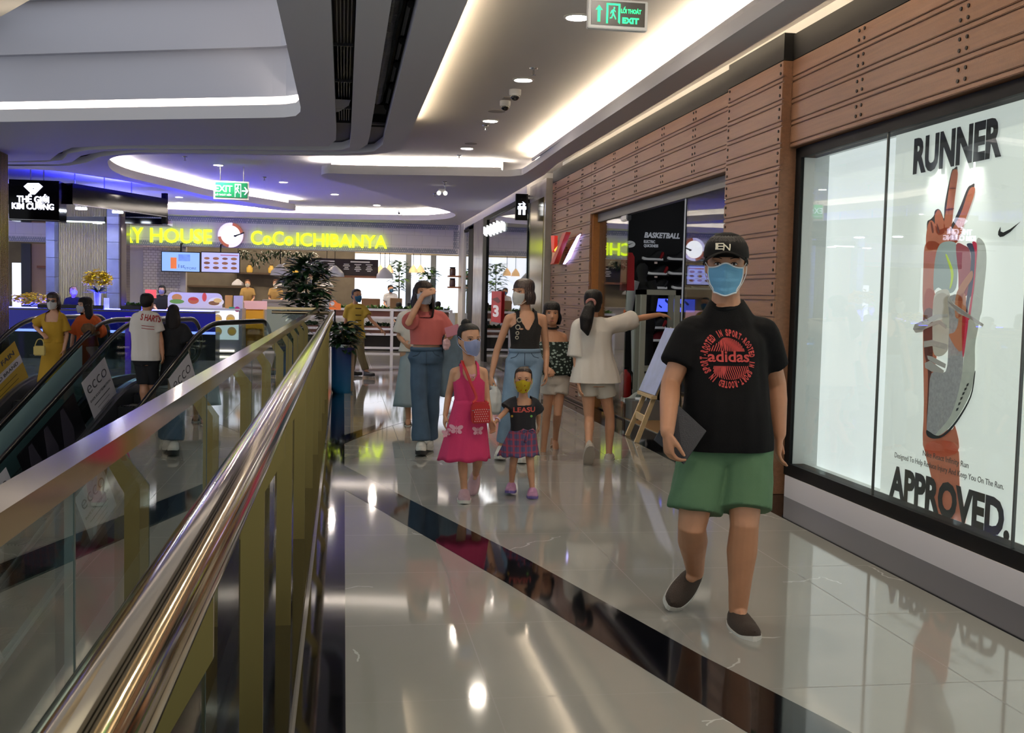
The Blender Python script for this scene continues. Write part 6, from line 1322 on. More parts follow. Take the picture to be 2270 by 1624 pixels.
    if eyes:
        for sgn in (-1, 1):
            bm = BM(); e = on_face(sgn * .43, .002, -.0035); r3 = S.H.to_3x3().normalized().to_4x4()
            ball(bm, e, 1, 14, (.0150 * S.hk, .0070 * S.hk, .0049 * S.hk), r3 @ Matrix.Rotation(-sgn * .32, 4, 'Z')); eo = obj('eye', bm, EYEW, S.root, 180)
            bm = BM(); ball(bm, e + S.H.to_3x3() @ Vector((0, .0046, .0003)), 1, 12, (.0064 * S.hk, .0034 * S.hk, .0051 * S.hk), r3); obj('iris', bm, IRIS, eo, 180)
            bm = BM(); tube(bm, [on_face(sgn * a, z, .001) for a, z in ((.22, .002), (.32, .0075), (.43, .0088), (.54, .007), (.64, .001))], [.0010 * S.hk, .0020 * S.hk, .0022 * S.hk, .0020 * S.hk, .0010 * S.hk], 6); obj('eyelid', bm, BROW, eo, 180)
            bm = BM(); tube(bm, [on_face(sgn * a, z, .0008) for a, z in ((.19, .023), (.34, .028), (.52, .028), (.68, .022))], [.0026 * S.hk, .0034 * S.hk, .0030 * S.hk, .0012 * S.hk], 8, .6); obj('eyebrow', bm, brow, S.root, 180)
    return S
def child(S, name, me, m, smooth=180, parent=None): return obj(name, me, m, parent or S.root, smooth)
# ------------------------------------------------------------------ clothes
def open_hems(me, ends, vox, low=None):
    """trim the cloth square at the sleeve, leg and bottom edges"""
    bm = bmesh.new(); bm.from_mesh(me)
    for E, d, r in ends:
        g = [f for f in bm.faces if (f.calc_center_median() - E).length < r + .06 and (f.calc_center_median() - E).dot(d) > -.07]
        if g: bmesh.ops.bisect_plane(bm, geom=list({v for f in g for v in f.verts} | {e for f in g for e in f.edges} | set(g)), plane_co=E - d * (vox * 1.3), plane_no=d, clear_outer=True)
    if low is not None:
        g = [f for f in bm.faces if f.calc_center_median().z < low + .06 and not any((f.calc_center_median() - E).length < r for E, d, r in ends)]
        if g: bmesh.ops.bisect_plane(bm, geom=list({v for f in g for v in f.verts} | {e for f in g for e in f.edges} | set(g)), plane_co=(0, 0, low + vox * 1.3), plane_no=(0, 0, -1), clear_outer=True)
    bm.to_mesh(me); bm.free()
def top(S, m, hem=-.02, infl=.014, sleeve=.55, sleeve_infl=.02, hem_w=None, vox=.009, amp=.006, cut=None, name='shirt', seed=1.0, neck=None, sleeve_to=None, shoulders=True, loose=0.0, drop=None):
    """shirt round the trunk from the neck base to the hem; hem is a share of the trunk (0 hips, 1 shoulders)"""
    ks = S.ks; R = []; bm = BM(); ends = []
    for i in range(9):
        t = hem + (1 - hem) * i / 8 * .93
        best = min(range(len(S.rows) - 1), key=lambda q: 0)
        # interpolate trunk rows by height share
        rt = [(-.16, 0), (0, 1), (.36, 2), (.66, 3), (.86, 4 if len(S.rows) == 7 else 5)]
        lo = max([r for r in rt if r[0] <= t] or [rt[0]]); hi = min([r for r in rt if r[0] > t] or [rt[-1]])
        k = 0 if hi[0] == lo[0] else (t - lo[0]) / (hi[0] - lo[0]); a, b = S.rows[lo[1]], S.rows[hi[1]]
        c = S.spine(t) + (b[0] - S.spine(hi[0])) * k + (a[0] - S.spine(lo[0])) * (1 - k)
        l_ = (a[1] * (1 - k) + b[1] * k).normalized(); d_ = (a[2] * (1 - k) + b[2] * k).normalized()
        wa, wb = a[3] * (1 - k) + b[3] * k, a[4] * (1 - k) + b[4] * k
        e = infl + loose * (1 - t)
        if hem_w: q = max(0, 1 - (t - hem) / .75); wa = wa * (1 - q) + hem_w[0] * q; wb = wb * (1 - q) + hem_w[1] * q
        R.append(oval_ring(c, l_, d_, wa * ks + e, wb * ks + e))
    n = len(S.rows); c, l_, d_, a, b = S.rows[n - 2]; R.append(oval_ring(c, l_, d_, a * ks + infl * .9, b * ks + infl * .8)); c, l_, d_, a, b = S.rows[n - 1]
    R.append([p + UPZ * (ks * .022 - .42 * max(-.02, (p - c).dot(S.f))) for p in oval_ring(c, l_, d_, a * ks + .013, b * ks + .012)]); rings(bm, R)
    ar = {'man': .056, 'woman': .042, 'child': .040}[S.kind] * ks
    for sd in 'RL':
        a, b, c = S.j['sh' + sd], S.j['el' + sd], S.j['wr' + sd]
        if shoulders: limb(bm, [S.che + (a - S.che) * .4 + UPZ * .012 * ks, a], [.052 * ks + infl, ar + infl], 12)
        sv = sleeve if not isinstance(sleeve, dict) else sleeve[sd]
        if sv > 0:
            L = []; rr = []
            for q in range(7):
                u = sv * q / 6; p = a + (b - a) * min(1, u) if u <= 1 else b + (c - b) * (u - 1)
                L.append(p); rr.append((ar * (1 - .12 * min(u, 1)) if u <= 1 else ar * (.88 - .3 * (u - 1))) + infl + (sleeve_infl - infl) * q / 6)
            tube(bm, L, rr, 16); ends.append((L[-1], (L[-1] - L[-2]).normalized(), rr[-1] + .03))
    hc = S.spine(hem)
    me = solid(bm, vox, 9); folds(me, amp, seed=seed)
    if (max(sleeve.values()) if isinstance(sleeve, dict) else sleeve) <= 1: open_hems(me, [], vox, hc.z if not hasattr(S, 'nohem') and min(S.j['wrR'].z, S.j['wrL'].z) < 9 and min((S.j['sh' + q] + (S.j['el' + q] - S.j['sh' + q]) * (sleeve[q] if isinstance(sleeve, dict) else sleeve)).z for q in 'RL') - .07 > hc.z else None)
    if cut: cut_mesh(me, cut)
    return child(S, name, me, m)
def tco(S):
    """trunk coordinates: across (to the person's right), forward, up, all from the shoulder middle"""
    def g(p): d = p - S.che; return d.dot(S.sl), d.dot(S.f), d.z
    return g
def trousers(S, m, length=1.0, infl=(.02, .02, .03), waist=.20, vox=.009, amp=.006, name='trousers', seed=2.0, top_infl=.012):
    """length: 1 reaches the ankle, .5 the knee"""
    ks = S.ks; bm = BM(); ends = []; lr = {'man': (.092, .080, .062, .067, .041), 'woman': (.080, .064, .048, .050, .031), 'child': (.068, .057, .044, .045, .031)}[S.kind]
    a, b = S.rows[1], S.rows[2]; W = S.spine(waist); k = waist / .36
    rings(bm, [oval_ring(S.spine(-.14), a[1], a[2], S.rows[0][3] * ks + top_infl, S.rows[0][4] * ks + top_infl), oval_ring(a[0], a[1], a[2], a[3] * ks + top_infl, a[4] * ks + top_infl), oval_ring(W, b[1], b[2], (a[3] * (1 - k) + b[3] * k) * ks + top_infl * .7, (a[4] * (1 - k) + b[4] * k) * ks + top_infl * .7)])
    for sd in 'RL':
        h, kn, an = S.j['hip' + sd], S.j['kn' + sd], S.j['an' + sd]; P = []; rr = []
        for q in range(11):
            u = length * q / 10
            if u <= .5: v = u / .5; p = h + (kn - h) * v; r = lr[0] * (1 - v) + lr[2] * v; e = infl[0] * (1 - v) + infl[1] * v
            else: v = (u - .5) / .5; p = kn + (an - kn) * v; r = lr[2] * (1 - v) + lr[4] * v; e = infl[1] * (1 - v) + infl[2] * v
            P.append(p); rr.append(r * ks + e)
        tube(bm, P, rr, 18); ends.append((P[-1], (P[-1] - P[-2]).normalized(), rr[-1] + .03))
    me = solid(bm, vox, 3); folds(me, amp, seed=seed, fx=7, fy=5); o = child(S, name, me, m)
    if 'jeans' in name:
        R = oval_ring(W, b[1], b[2], (a[3] * (1 - k) + b[3] * k) * ks + top_infl * .8, (a[4] * (1 - k) + b[4] * k) * ks + top_infl * .8, 40)
        bm = BM(); bar(bm, R, .012, .034, closed=True); obj('waistband', bm, m, o, 180)
        SEAM = M('denim seam thread', '2c3a4a', rough=.9); c0 = S.spine(waist * .6)
        for nm, P in (('fly_seam', [(0, W.z), (0, c0.z - .05 * ks), (0, c0.z - .12 * ks)]),) + tuple(('pocket_seam', [(sg * .060 * ks, W.z - .02), (sg * .085 * ks, W.z - .05), (sg * .13 * ks, W.z - .065)]) for sg in (-1, 1)):
            P3 = [W + S.sl * u + S.f * .3 + UPZ * (z - W.z) for u, z in P]; tb = bmesh.new(); tb.from_mesh(me); bv = BVHTree.FromBMesh(tb); tb.free(); Q = []
            for p in smooth_path(P3, 4):
                h = bv.ray_cast(p, -S.f)[0]
                if h is not None: Q.append(h + S.f * .0015)
            if len(Q) > 2: bm = BM(); tube(bm, Q, .0028, 6); obj(nm, bm, SEAM, o, 180)
    return o
def skirt(S, m, t0, drop, w1, w0=None, waves=9, amp=.02, vox=None, name='skirt', seed=0, tilt=(0, 0), th=.0):
    """cloth hanging from the waist (share t0 of the trunk), drop metres long, flaring to half widths w1"""
    ks = S.ks; c0 = S.spine(t0); a = S.rows[2] if t0 > .2 else S.rows[1]; w0 = w0 or (a[3] * ks + .012, a[4] * ks + .012); bm = BM(); R = []; n = 96
    for i in range(15):
        u = i / 14; c = c0 - UPZ * (drop * u) + S.f * tilt[1] * u + S.sl * tilt[0] * u; g = u ** 1.05; r_ = []
        for j in range(n):
            t = 2 * PI * j / n; wv = 1 + amp * 5 * (u ** 1.2) * (math.sin(waves * t + seed + u) + .4 * math.sin((2 * waves + 1) * t + 2 * seed)) * .2
            r_.append(c + S.sl * ((w0[0] + (w1[0] - w0[0]) * g) * wv * math.cos(t)) + S.f * ((w0[1] + (w1[1] - w0[1]) * g) * wv * math.sin(t)) - UPZ * (amp * .22 * u * math.sin(waves * t + seed)))
        R.append(r_)
    rings(bm, R); return obj(name, bm, m, S.root, 180)
def shoe_on(S, sd, m, msole, toe=None, up=None, L=.27, W=.095, name='shoe', heel=.026, low=False, lace=None):
    """closed shoe on a foot: pointing to the toe joint, sole under the ankle"""
    ks = S.ks; an = S.j['an' + sd]; t = S.j['to' + sd]; d = (t - an); up = Vector(up) if up else UPZ
    d = (d - up * d.dot(up)).normalized(); l_ = d.cross(up).normalized(); L, W = max(L * ks, (t - an).dot(d) + .085 * ks), W * ks; base = an - up * (.082 * ks) - d * (.055 * ks); U = []; So = []
    for i in range(15):
        v = i / 14; x = v * L; w_ = W / 2 * (.30 + .78 * math.sin(PI * min(1, .10 + v * .80)) ** .8) * (1 if v < .82 else math.sqrt(max(.02, 1 - ((v - .82) / .185) ** 2)))
        if i == 0: w_ *= .55
        hgt = (.088 if v < .30 else .088 - .042 * min(1, (v - .30) / .30)) if not low else (.066 if v < .3 else .066 - .018 * min(1, (v - .3) / .35))
        if v > .8: hgt *= 1 - .45 * ((v - .8) / .2) ** 1.5
        toeup = .012 * max(0, (v - .75) / .25) ** 2; zb = heel * ks * .9 + toeup * ks
        c = base + d * x
        U.append([c + l_ * (w_ * math.cos(a)) + up * (zb + max(0, hgt * ks * math.sin(a) ** (.75 if v > .3 else .6))) for a in [PI * q / 10 for q in range(11)]])
        So.append([c + l_ * (sg * w_ * 1.07) + d * (.004 if i == 14 else 0) + up * zz for sg, zz in ((-1, toeup * ks), (1, toeup * ks), (1, zb + .004), (-1, zb + .004))])
    bm = BM(); rings(bm, U); up_o = obj(name, bm, m, S.root, 60)
    bm = BM(); rings(bm, So); obj('sole', bm, msole, up_o, 40)
    if lace:
        bm = BM()
        for k in range(4):
            c = base + d * (L * (.40 + .085 * k)) + up * ((.085 - .011 * k) * ks); tube(bm, [c - l_ * W * .22, c + up * .006, c + l_ * W * .22], .004 * ks, 6)
        obj('lace', bm, lace, up_o, 60)
    return up_o
def sandal(S, sd, m, msole, toe=None, up=None, straps=3):
    ks = S.ks; an = S.j['an' + sd]; t = S.j['to' + sd]; up = Vector(up) if up else UPZ; d = (t - an); d = (d - up * d.dot(up)).normalized(); l_ = d.cross(up).normalized(); L, W = .255 * ks, .09 * ks
    base = an - up * (.088 * ks) - d * (.06 * ks); bm = BM(); R = []
    for i in range(12):
        v = i / 11; w_ = W / 2 * (.45 + .6 * math.sin(PI * min(1, .12 + v * .8)) ** .8) * (1 if v < .85 else .75); R.append([base + d * (v * L) + l_ * sg * w_ + up * zz for sg, zz in ((-1, 0), (1, 0), (1, .016), (-1, .016))])
    rings(bm, R); so = obj('sandal', bm, msole, S.root, 40); bm = BM()
    for k in range(straps):
        x = L * (.42 + .17 * k) if straps > 1 else L * .6; h = (.075 - .016 * k) * ks
        tube(bm, [base + d * x - l_ * W * .47 + up * .014, base + d * (x - .01) - l_ * W * .3 + up * h * .8, base + d * (x + (.02 if k % 2 else -.02)) + up * h, base + d * (x + .01) + l_ * W * .3 + up * h * .8, base + d * x + l_ * W * .47 + up * .014], .0065 * ks, 8, .6)
    obj('strap', bm, m, so, 60); return so
# ------------------------------------------------------------------ hair, masks, caps
def hair(S, m, style='short', length=.2, vox=.006, name='hair', part=None, fringe=True, seed=0, tail=None):
    H, k = S.H, S.hk; bm = BM()
    hz_ = .006 if style == 'tied' else .011
    rings(bm, [[H @ Vector(((rx + hz_) * math.cos(2 * PI * j / 24), y0 - .004 + (ry + hz_) * math.sin(2 * PI * j / 24), z + (hz_ if z > .04 else 0))) for j in range(24)] for z, rx, y0, ry in HEADS if z >= -.085])
    if style in ('bob', 'long'):
        low = -length; R = []
        for i in range(9):
            u = i / 8; z = .03 + (low - .03) * u; bulge = .02 * math.sin(PI * min(1, u * 1.05)); a = .078 + bulge + (.014 if style == 'long' else .008) * u; b = .082 + bulge * .5 + .0 * u
            R.append([H @ Vector((a * math.cos(t), -.022 - .012 * u + b * math.sin(t), z)) for t in [2 * PI * q / 24 for q in range(24)]])
        rings(bm, R)
    me = solid(bm, vox, 2); Hi = H.inverted()
    def gone(p):
        q = Hi @ p; face_w = .062 if style in ('bob', 'long') else .071
        line = .062 if not fringe else .030
        if style == 'short' or style == 'tied':
            ln = (.074 if style == 'tied' else .052) - 7.0 * max(0, abs(q.x) - .018) ** 2
            if q.y > .024 and q.z < ln: return True
            if q.z < -.062: return True
            return q.z < -.01 and q.y > -.02
        return q.y > .028 and q.z < line - (0 if not fringe else 0) and abs(q.x) < face_w + max(0, (.05 - q.z)) * .03
    cut_mesh(me, gone)
    for v in me.vertices:
        q = Hi @ v.co; a = math.atan2(q.x, q.y); g = .5 * math.sin(a * 26 + 3 * mnoise.noise(q * 14)) + .5 * mnoise.noise(Vector((a * 9, q.z * 6, seed))); v.co = v.co + v.normal * (.0028 * g * k)
    o = child(S, name, me, m)
    if tail:
        bm = BM(); limb(bm, [H @ Vector(p) for p, r in tail], [r * k for p, r in tail], 14)
        me = solid(bm, vox, 1); child(S, 'ponytail', me, m)
    return o
def face_mask(S, m, kind='cup', trim=None, name='face_mask', z0=-.108, z1=-.018, a1=1.12, loops=True, pull=0.0):
    H, k = S.H, S.hk; bm = BM(); n, r = 28, 18; V = []
    for i in range(r + 1):
        z = z0 + (z1 - z0) * i / r; row = []
        for q in range(n + 1):
            a = -a1 + 2 * a1 * q / n; am = a1 * (1 - .10 * abs(2 * i / r - 1) ** 2)
            a = a * am / a1; zz_ = z + (.018 * math.exp(-(a / .35) ** 2) if i == r else .018 * math.exp(-(a / .35) ** 2) * (i / r) ** 3) - (.012 * math.exp(-(a / .5) ** 2) * (1 - i / r) ** 2)
            rx, y0, ry = head_sec(max(z, -.098)); off = .007 + (.020 if kind == 'cup' else .016) * math.exp(-(a / .62) ** 2) * math.sin(PI * (.18 + .74 * i / r))
            off += .013 * math.exp(-(a / .17) ** 2) * math.exp(-((z + .036) / .022) ** 2)
            if kind == 'pleat': off += .0060 * ((3.0 * i / r + .35) % 1.0 - .5) * math.exp(-(a / .85) ** 4)
            if kind == 'cup': off += .006 * math.exp(-(a / .10) ** 2)
            row.append(bm.verts.new(H @ Vector(((rx + off) * math.sin(a), y0 + (ry + off) * math.cos(a), zz_))))
        V.append(row)
    for i in range(r):
        for q in range(n): bm.faces.new((V[i][q], V[i][q + 1], V[i + 1][q + 1], V[i + 1][q]))
    rim = [[v.co.copy() for v in V[0]], [v.co.copy() for v in V[-1]], [rw[0].co.copy() for rw in V], [rw[-1].co.copy() for rw in V]]
    bmesh.ops.solidify(bm, geom=bm.faces[:], thickness=-.0015 * k); o = obj(name, bm, m, S.root, 180)
    if trim:
        bm = BM()
        for L in rim: tube(bm, L, .0034 * k, 6)
        obj('mask_edge', bm, trim, o, 180)
    if loops:
        for sg, col in ((-1, 0), (1, -1)):
            bm = BM(); tp, bt = rim[1][col], rim[0][col]; e = H @ Vector((sg * .083, -.022, .018)); e2 = H @ Vector((sg * .084, -.028, -.03))
            tube(bm, smooth_path([tp, (tp + e) / 2 + (H.to_3x3() @ Vector((sg * .006, 0, .004))), e, e2, (bt + e2) / 2 + (H.to_3x3() @ Vector((sg * .006, 0, 0))), bt], 4), .0016 * k, 6); obj('ear_loop', bm, trim or m, o, 180)
    return o
def lips(S):
    bm = BM(); ball(bm, S.H @ Vector((0, .0985, -.070)), 1, 12, (.020 * S.hk, .005 * S.hk, .007 * S.hk), S.H.to_3x3().normalized().to_4x4()); obj('mouth', bm, LIP, S.root, 180)
WSOLE = M('white rubber sole', 'c9c4bc', rough=.5)
# ------------------------------------------------------------------ the man in the black shirt
Ym = 4.60
S = person('man in a black printed T-shirt, green shorts and blue mask, carrying a dark folder', Ym, 1.72, 'man', dict(
    head=(1609, 586, .0), neck=(1610, 676, .02), shR=(1533, 738, .01), shL=(1690, 738, .05), elR=(1487, 848, -.03), wrR=(1479, 958, -.22), elL=(1722, 852, .10), wrL=(1728, 962, .05),
    hipR=(1563, 985, .02), hipL=(1653, 985, 0), knR=(1534, 1168, -.06), anR=(1541, 1268, .27), toR=(1503, 1316, .15), knL=(1650, 1165, -.12), anL=(1636, 1352, -.06), toL=(1664, 1404, -.24)),
    skin='man', face=(-.22, -1), head_dir=(-.36, -1), vox=.0055, hand={'R': dict(d=(.10, -.08, -1), n=(1, .1, .1), curl=(.55, .6, .4), thumb=.45), 'L': dict(d=(-.05, .05, -1), n=(1, -.2, 0), curl=(.35, .45, .3))}, belly=.012, head_tilt=.04, head_k=1.07)
BLKT = M('black cotton', '0b0b0d', rough=.9, bump=.25, bs=350, spec=.15)
shirt = top(S, BLKT, hem=-.05, infl=.020, sleeve=.66, sleeve_infl=.030, vox=.0075, amp=.007, seed=1.7, name='tshirt', loose=.030)
# crew collar
bm = BM(); R = [Vector(p) for p in oval_ring(S.nk, S.sl, S.f, .080, .076, 28, 2)]
for v in R: v.z += .012 - .42 * max(-.02, (v - S.nk).dot(S.f))
tube(bm, R, .0055, 8, closed=True); obj('collar', bm, BLKT, shirt, 180)
GRN = M('green cotton', '49694b', rough=.85, bump=.2, bs=300)
trousers(S, GRN, length=.405, infl=(.030, .060, .06), waist=.10, vox=.0085, amp=.011, name='shorts', seed=4.2, top_infl=.010)
# chest print: ring of words, striped disc and the brand word, laid on the cloth
PRN = M('red shirt print', 'b8423e', rough=.8)
c = atY(1612, 794, Ym - .10); FP = axes(c, (1, 0, 0), (0, 0, 1)); sh = shirt.data; kpx = (Ym - .17) / FPX; FWD = Vector((0, 1, 0))
def ring_word(s, a0, a1, rad, h):
    bm = BM(); n = len(s)
    for i, ch in enumerate(s):
        if ch == ' ': continue
        a = a0 + (a1 - a0) * (i + .5) / n; w_ = abs(a1 - a0) * rad / n * (.80 if ch not in 'I-' else .3)
        T = FP @ Matrix.Translation((rad * math.sin(a), rad * math.cos(a) - h / 2, 0))
        T = FP @ Matrix.Rotation(-a, 4, 'Z') @ Matrix.Translation((0, rad - h / 2, 0))
        to_bm(flat_text(ch, T, h, w_, .05), bm)
    return bm
word = 'SPORT-ROOTED IN ' * 3
bm = ring_word(word, -1.72 * PI / 3 - .35, -1.72 * PI / 3 - .35 + 2 * PI, 61 * kpx, 15 * kpx); stick(bm, sh, FWD, .0025, .012); obj('printed_words', bm, PRN, shirt)
Rr = 49 * kpx
for sgn in (1, -1):
    bm = BM()
    for i in range(-11, 12):
        x = i * 4.25 * kpx; y0 = 17 * kpx; yt = math.sqrt(max(0, Rr * Rr - x * x))
        if yt < y0 + .004: continue
        pts = []
        for q in range(7):
            y = y0 + (yt - y0) * q / 6; u = y / Rr; xx = x + .010 * math.sin(u * 4 + i * .25) * (1 if sgn > 0 else -1); pts.append((xx, sgn * y))
        hw = 1.15 * kpx; vs = [bm.verts.new(FP @ Vector((a, b, 0))) for a, b in [(p[0] - hw, p[1]) for p in pts] + [(p[0] + hw, p[1]) for p in pts[::-1]]]; bm.faces.new(vs)
    stick(bm, sh, FWD, .0025, .02); obj('printed_half_disc', bm, PRN, shirt)
bm = to_bm(flat_text('adidas', FP @ Matrix.Translation((0, -.0125, 0)), 26 * kpx, 104 * kpx, .022)); stick(bm, sh, FWD, .003, .012); obj('printed_brand', bm, PRN, shirt)
# shoes
BRN = M('brown suede', '33271f', rough=.9, bump=.3, bs=200)
shoe_on(S, 'L', BRN, WSOLE, name='shoe', low=True, L=.285, W=.105)
d = (S.j['toR'] - S.j['anR']).normalized(); upv = (Vector((0, -.62, .55)) - d * Vector((0, -.62, .55)).dot(d)).normalized()
shoe_on(S, 'R', BRN, WSOLE, up=upv, name='shoe', low=True, L=.285, W=.105)
# hair, cap, mask
hair(S, HAIRK, 'short', vox=.006)
CAP = M('black cap cloth', '0b0b0c', rough=.9, spec=.2); H, k = S.H, S.hk
bm = BM(); R = []
for z, gx in ((.030, .0165), (.045, .0165), (.07, .018), (.09, .019), (.107, .020), (.122, .012), (.131, -.004)):
    rx, y0, ry = head_sec(min(z, .112)); f_ = 1
    if z > .112: rx, y0, ry = (.036, -.013, .046) if z < .125 else (.014, -.013, .018)
    R.append([H @ Vector(((rx + max(gx, .004)) * math.cos(2 * PI * q / 32), y0 + (ry + max(gx, .004)) * math.sin(2 * PI * q / 32), z - .012 * max(0, -math.sin(2 * PI * q / 32)) * (1 if z < .05 else 0))) for q in range(32)])
rings(bm, R); cap = obj('cap', bm, CAP, S.root, 60)
bm = BM(); A = [];
for i in range(7):
    u = i / 6; row = []
    for q in range(17):
        a = -1.2 + 2.4 * q / 16
        row.append(H @ Vector((.0935 * math.sin(a) * (1 + .02 * u), -.006 + .117 * math.cos(a) + .066 * u * math.cos(a * .78), .050 - .036 * math.sin(a) ** 2 - u * (.004 + .016 * math.sin(a) ** 2) + .006 * math.sin(PI * u))))
    A.append(row)
vs = [[bm.verts.new(p) for p in r_] for r_ in A]
for i in range(6):
    for q in range(16): bm.faces.new((vs[i][q], vs[i][q + 1], vs[i + 1][q + 1], vs[i + 1][q]))
bmesh.ops.solidify(bm, geom=bm.faces[:], thickness=.004); obj('brim', bm, CAP, cap, 180)
CAPW = M('cream embroidery', 'd8cfb8', rough=.7); TL = axes(H @ Vector((.0, .14, .058)), H.to_3x3() @ Vector((-1, 0, 0)) * -1, H.to_3x3() @ Vector((0, 0, 1)))
xr = (H.to_3x3() @ Vector((1, 0, 0))); TL = axes(H @ Vector((0, .14, .062)), xr if xr.x > 0 else -xr, H.to_3x3() @ Vector((0, 0, 1)))
bm = BM(); to_bm(flat_text('E', TL @ Matrix.Translation((-.013, 0, 0)) @ Matrix.Rotation(-.0, 4, 'Z') @ Matrix(((1, .22, 0, 0), (0, 1, 0, 0), (0, 0, 1, 0), (0, 0, 0, 1))), .030, .031, .012), bm); to_bm(flat_text('N', TL @ Matrix.Translation((.014, -.004, .0)) @ Matrix(((1, .22, 0, 0), (0, 1, 0, 0), (0, 0, 1, 0), (0, 0, 0, 1))), .030, .031, .012), bm)
stick(bm, cap.data, Vector((0, 1, 0)), .003, .01); obj('cap_letters', bm, CAPW, cap)
MB_ = M('sky blue mask cloth', '8fd0f2', rough=.8, bump=.15, bs=300); MW_ = M('white mask edge', 'd3d8da', rough=.8)
face_mask(S, MB_, 'pleat', MW_, z0=-.112, z1=-.012, a1=1.10)
# dark folder in his right hand
pts = [(1499, 893), (1566, 955), (1516, 1029), (1449, 975)]
q = [atY(px, py, Ym + dy) for (px, py), dy in zip(pts, (-.13, -.19, -.20, -.13))]
n = (q[1] - q[0]).cross(q[3] - q[0]).normalized() * .006; bm = BM(); rings(bm, [[p - n for p in q], [p + n for p in q]])
bmesh.ops.bevel(bm, geom=bm.edges[:], offset=.002, segments=1, affect='EDGES'); fo = thing('folder', 'dark navy folder held against the thigh of the man in green shorts', 'folder', (q[0] + q[2]) / 2); obj('cover', bm, M('navy leatherette', '14161f', rough=.45, bump=.2, bs=200), fo)
bm = BM(); rings(bm, [[p + (c_ - p) * .03 - n * .5 for p in q for c_ in [(q[0] + q[2]) / 2]], [p + (c_ - p) * .03 + n * .5 for p in q for c_ in [(q[0] + q[2]) / 2]]]); obj('pages', bm, M('folder pages', '8a8880', rough=.8), fo)
# ------------------------------------------------------------------ woman in coral with her hand at her forehead
DEN = M('mid blue denim', '3d5268', rough=.9, var=.18, vs=9, bump=.3, bs=300); DENL = M('light blue denim', '7289a0', rough=.9, var=.15, vs=9, bump=.3, bs=300); CORAL = M('coral jersey', 'b9605c', rough=.9, bump=.2, bs=260)
WTEE = M('white cotton', 'cfc6bb', rough=.9, bump=.2, bs=260); GREYM = M('pale grey mask cloth', 'dcdfea', rough=.9); WM = M('white mask cloth', 'f0eeea', rough=.9); SNK = M('white sneaker', 'cfcac2', rough=.6); DSOLE = M('dark shoe sole', '1a1a1c', rough=.7); LACEW = M('white lace', 'dcd8d0', rough=.8)
Yc = 9.85
S = person('woman in a coral cropped top and wide jeans, hand raised to her forehead', Yc, 1.62, 'woman', dict(
    head=(939, 652, -.05), neck=(943, 690, 0), shR=(918, 703, 0), shL=(975, 703, 0.02), elR=(905, 716, -.22), wrR=(937, 655, -.20), elL=(996, 742, .04), wrL=(989, 752, -.16),
    hipR=(929, 792, 0), hipL=(960, 792, 0), knR=(928, 884, -.06), anR=(934, 982, -.10), toR=(933, 1003, -.30), knL=(957, 880, .02), anL=(951, 974, .16), toL=(947, 994, .0)),
    skin='mid', face=(-.05, -1), head_dir=(.05, -1), head_tilt=-.22, vox=.0075, hand={'R': dict(d=(.8, -.2, .45), n=(0, .7, -.4), curl=(.35, .4, .3), thumb=.3), 'L': dict(d=(.1, -1, .15), n=(0, .2, 1), curl=(.5, .5, .4))}, bust=.012)
g = tco(S)
top(S, CORAL, hem=.30, infl=.022, sleeve={'R': .75, 'L': .85}, sleeve_infl=.045, vox=.009, amp=.007, seed=3.1, name='cropped_top', loose=.01)
trousers(S, DEN, length=.97, infl=(.012, .026, .055), waist=.22, vox=.009, amp=.011, name='jeans', seed=5.0)
for sd in 'RL': shoe_on(S, sd, SNK, DSOLE if sd == 'R' else WSOLE, name='sneaker', lace=LACEW, heel=.035)
hair(S, HAIRB, 'long', .22, vox=.008, seed=1); face_mask(S, GREYM, 'cup', z1=-.012)
p = atY(1003, 733, Yc - .34); T = axes(p, (.85, -.35, .30), (-.2, .2, .9)); t = thing('wallet', 'pink wallet in the hand of the woman in coral', 'wallet', p)
bm = BM(); box(bm, -.065, .065, -.045, .045, -.009, .009, .003, mat=T); obj('cover', bm, M('dusty pink leather', 'b06a74', rough=.5), t)
p = atY(990, 763, Yc - .30); bm = BM(); ball(bm, p, 1, 12, (.035, .025, .055)); me = solid(bm, .006, 1); folds(me, .01, fx=30, fy=30); setp(obj('tissue', me, M('pink tissue', 'c9a0a0', rough=.9), None, 180), 'crumpled pale pink tissue under the pink wallet', 'tissue')
JK = M('grey blue denim jacket', '5f707e', rough=.9, var=.15, vs=10); bm = BM()
a = [atY(x, y, Yc + dy) for x, y, dy in ((985, 742, .02), (1000, 752, .02), (1012, 775, .04), (1000, 800, .06), (985, 880, .05))]
rings(bm, [oval_ring(atY(x, y, Yc + .08), Vector((1, 0, 0)), Vector((0, 1, 0)), w_ / 490 * 2, .05, 20) for x, y, w_ in ((997, 738, 14), (1000, 760, 26), (999, 790, 30), (993, 820, 32), (988, 850, 28), (985, 878, 24))])
me = solid(bm, .01, 2); folds(me, .016, fx=16, fy=4, seed=8); setp(obj('denim_jacket', me, JK, None, 180), 'grey blue denim jacket hanging over the arm of the woman in coral', 'jacket')
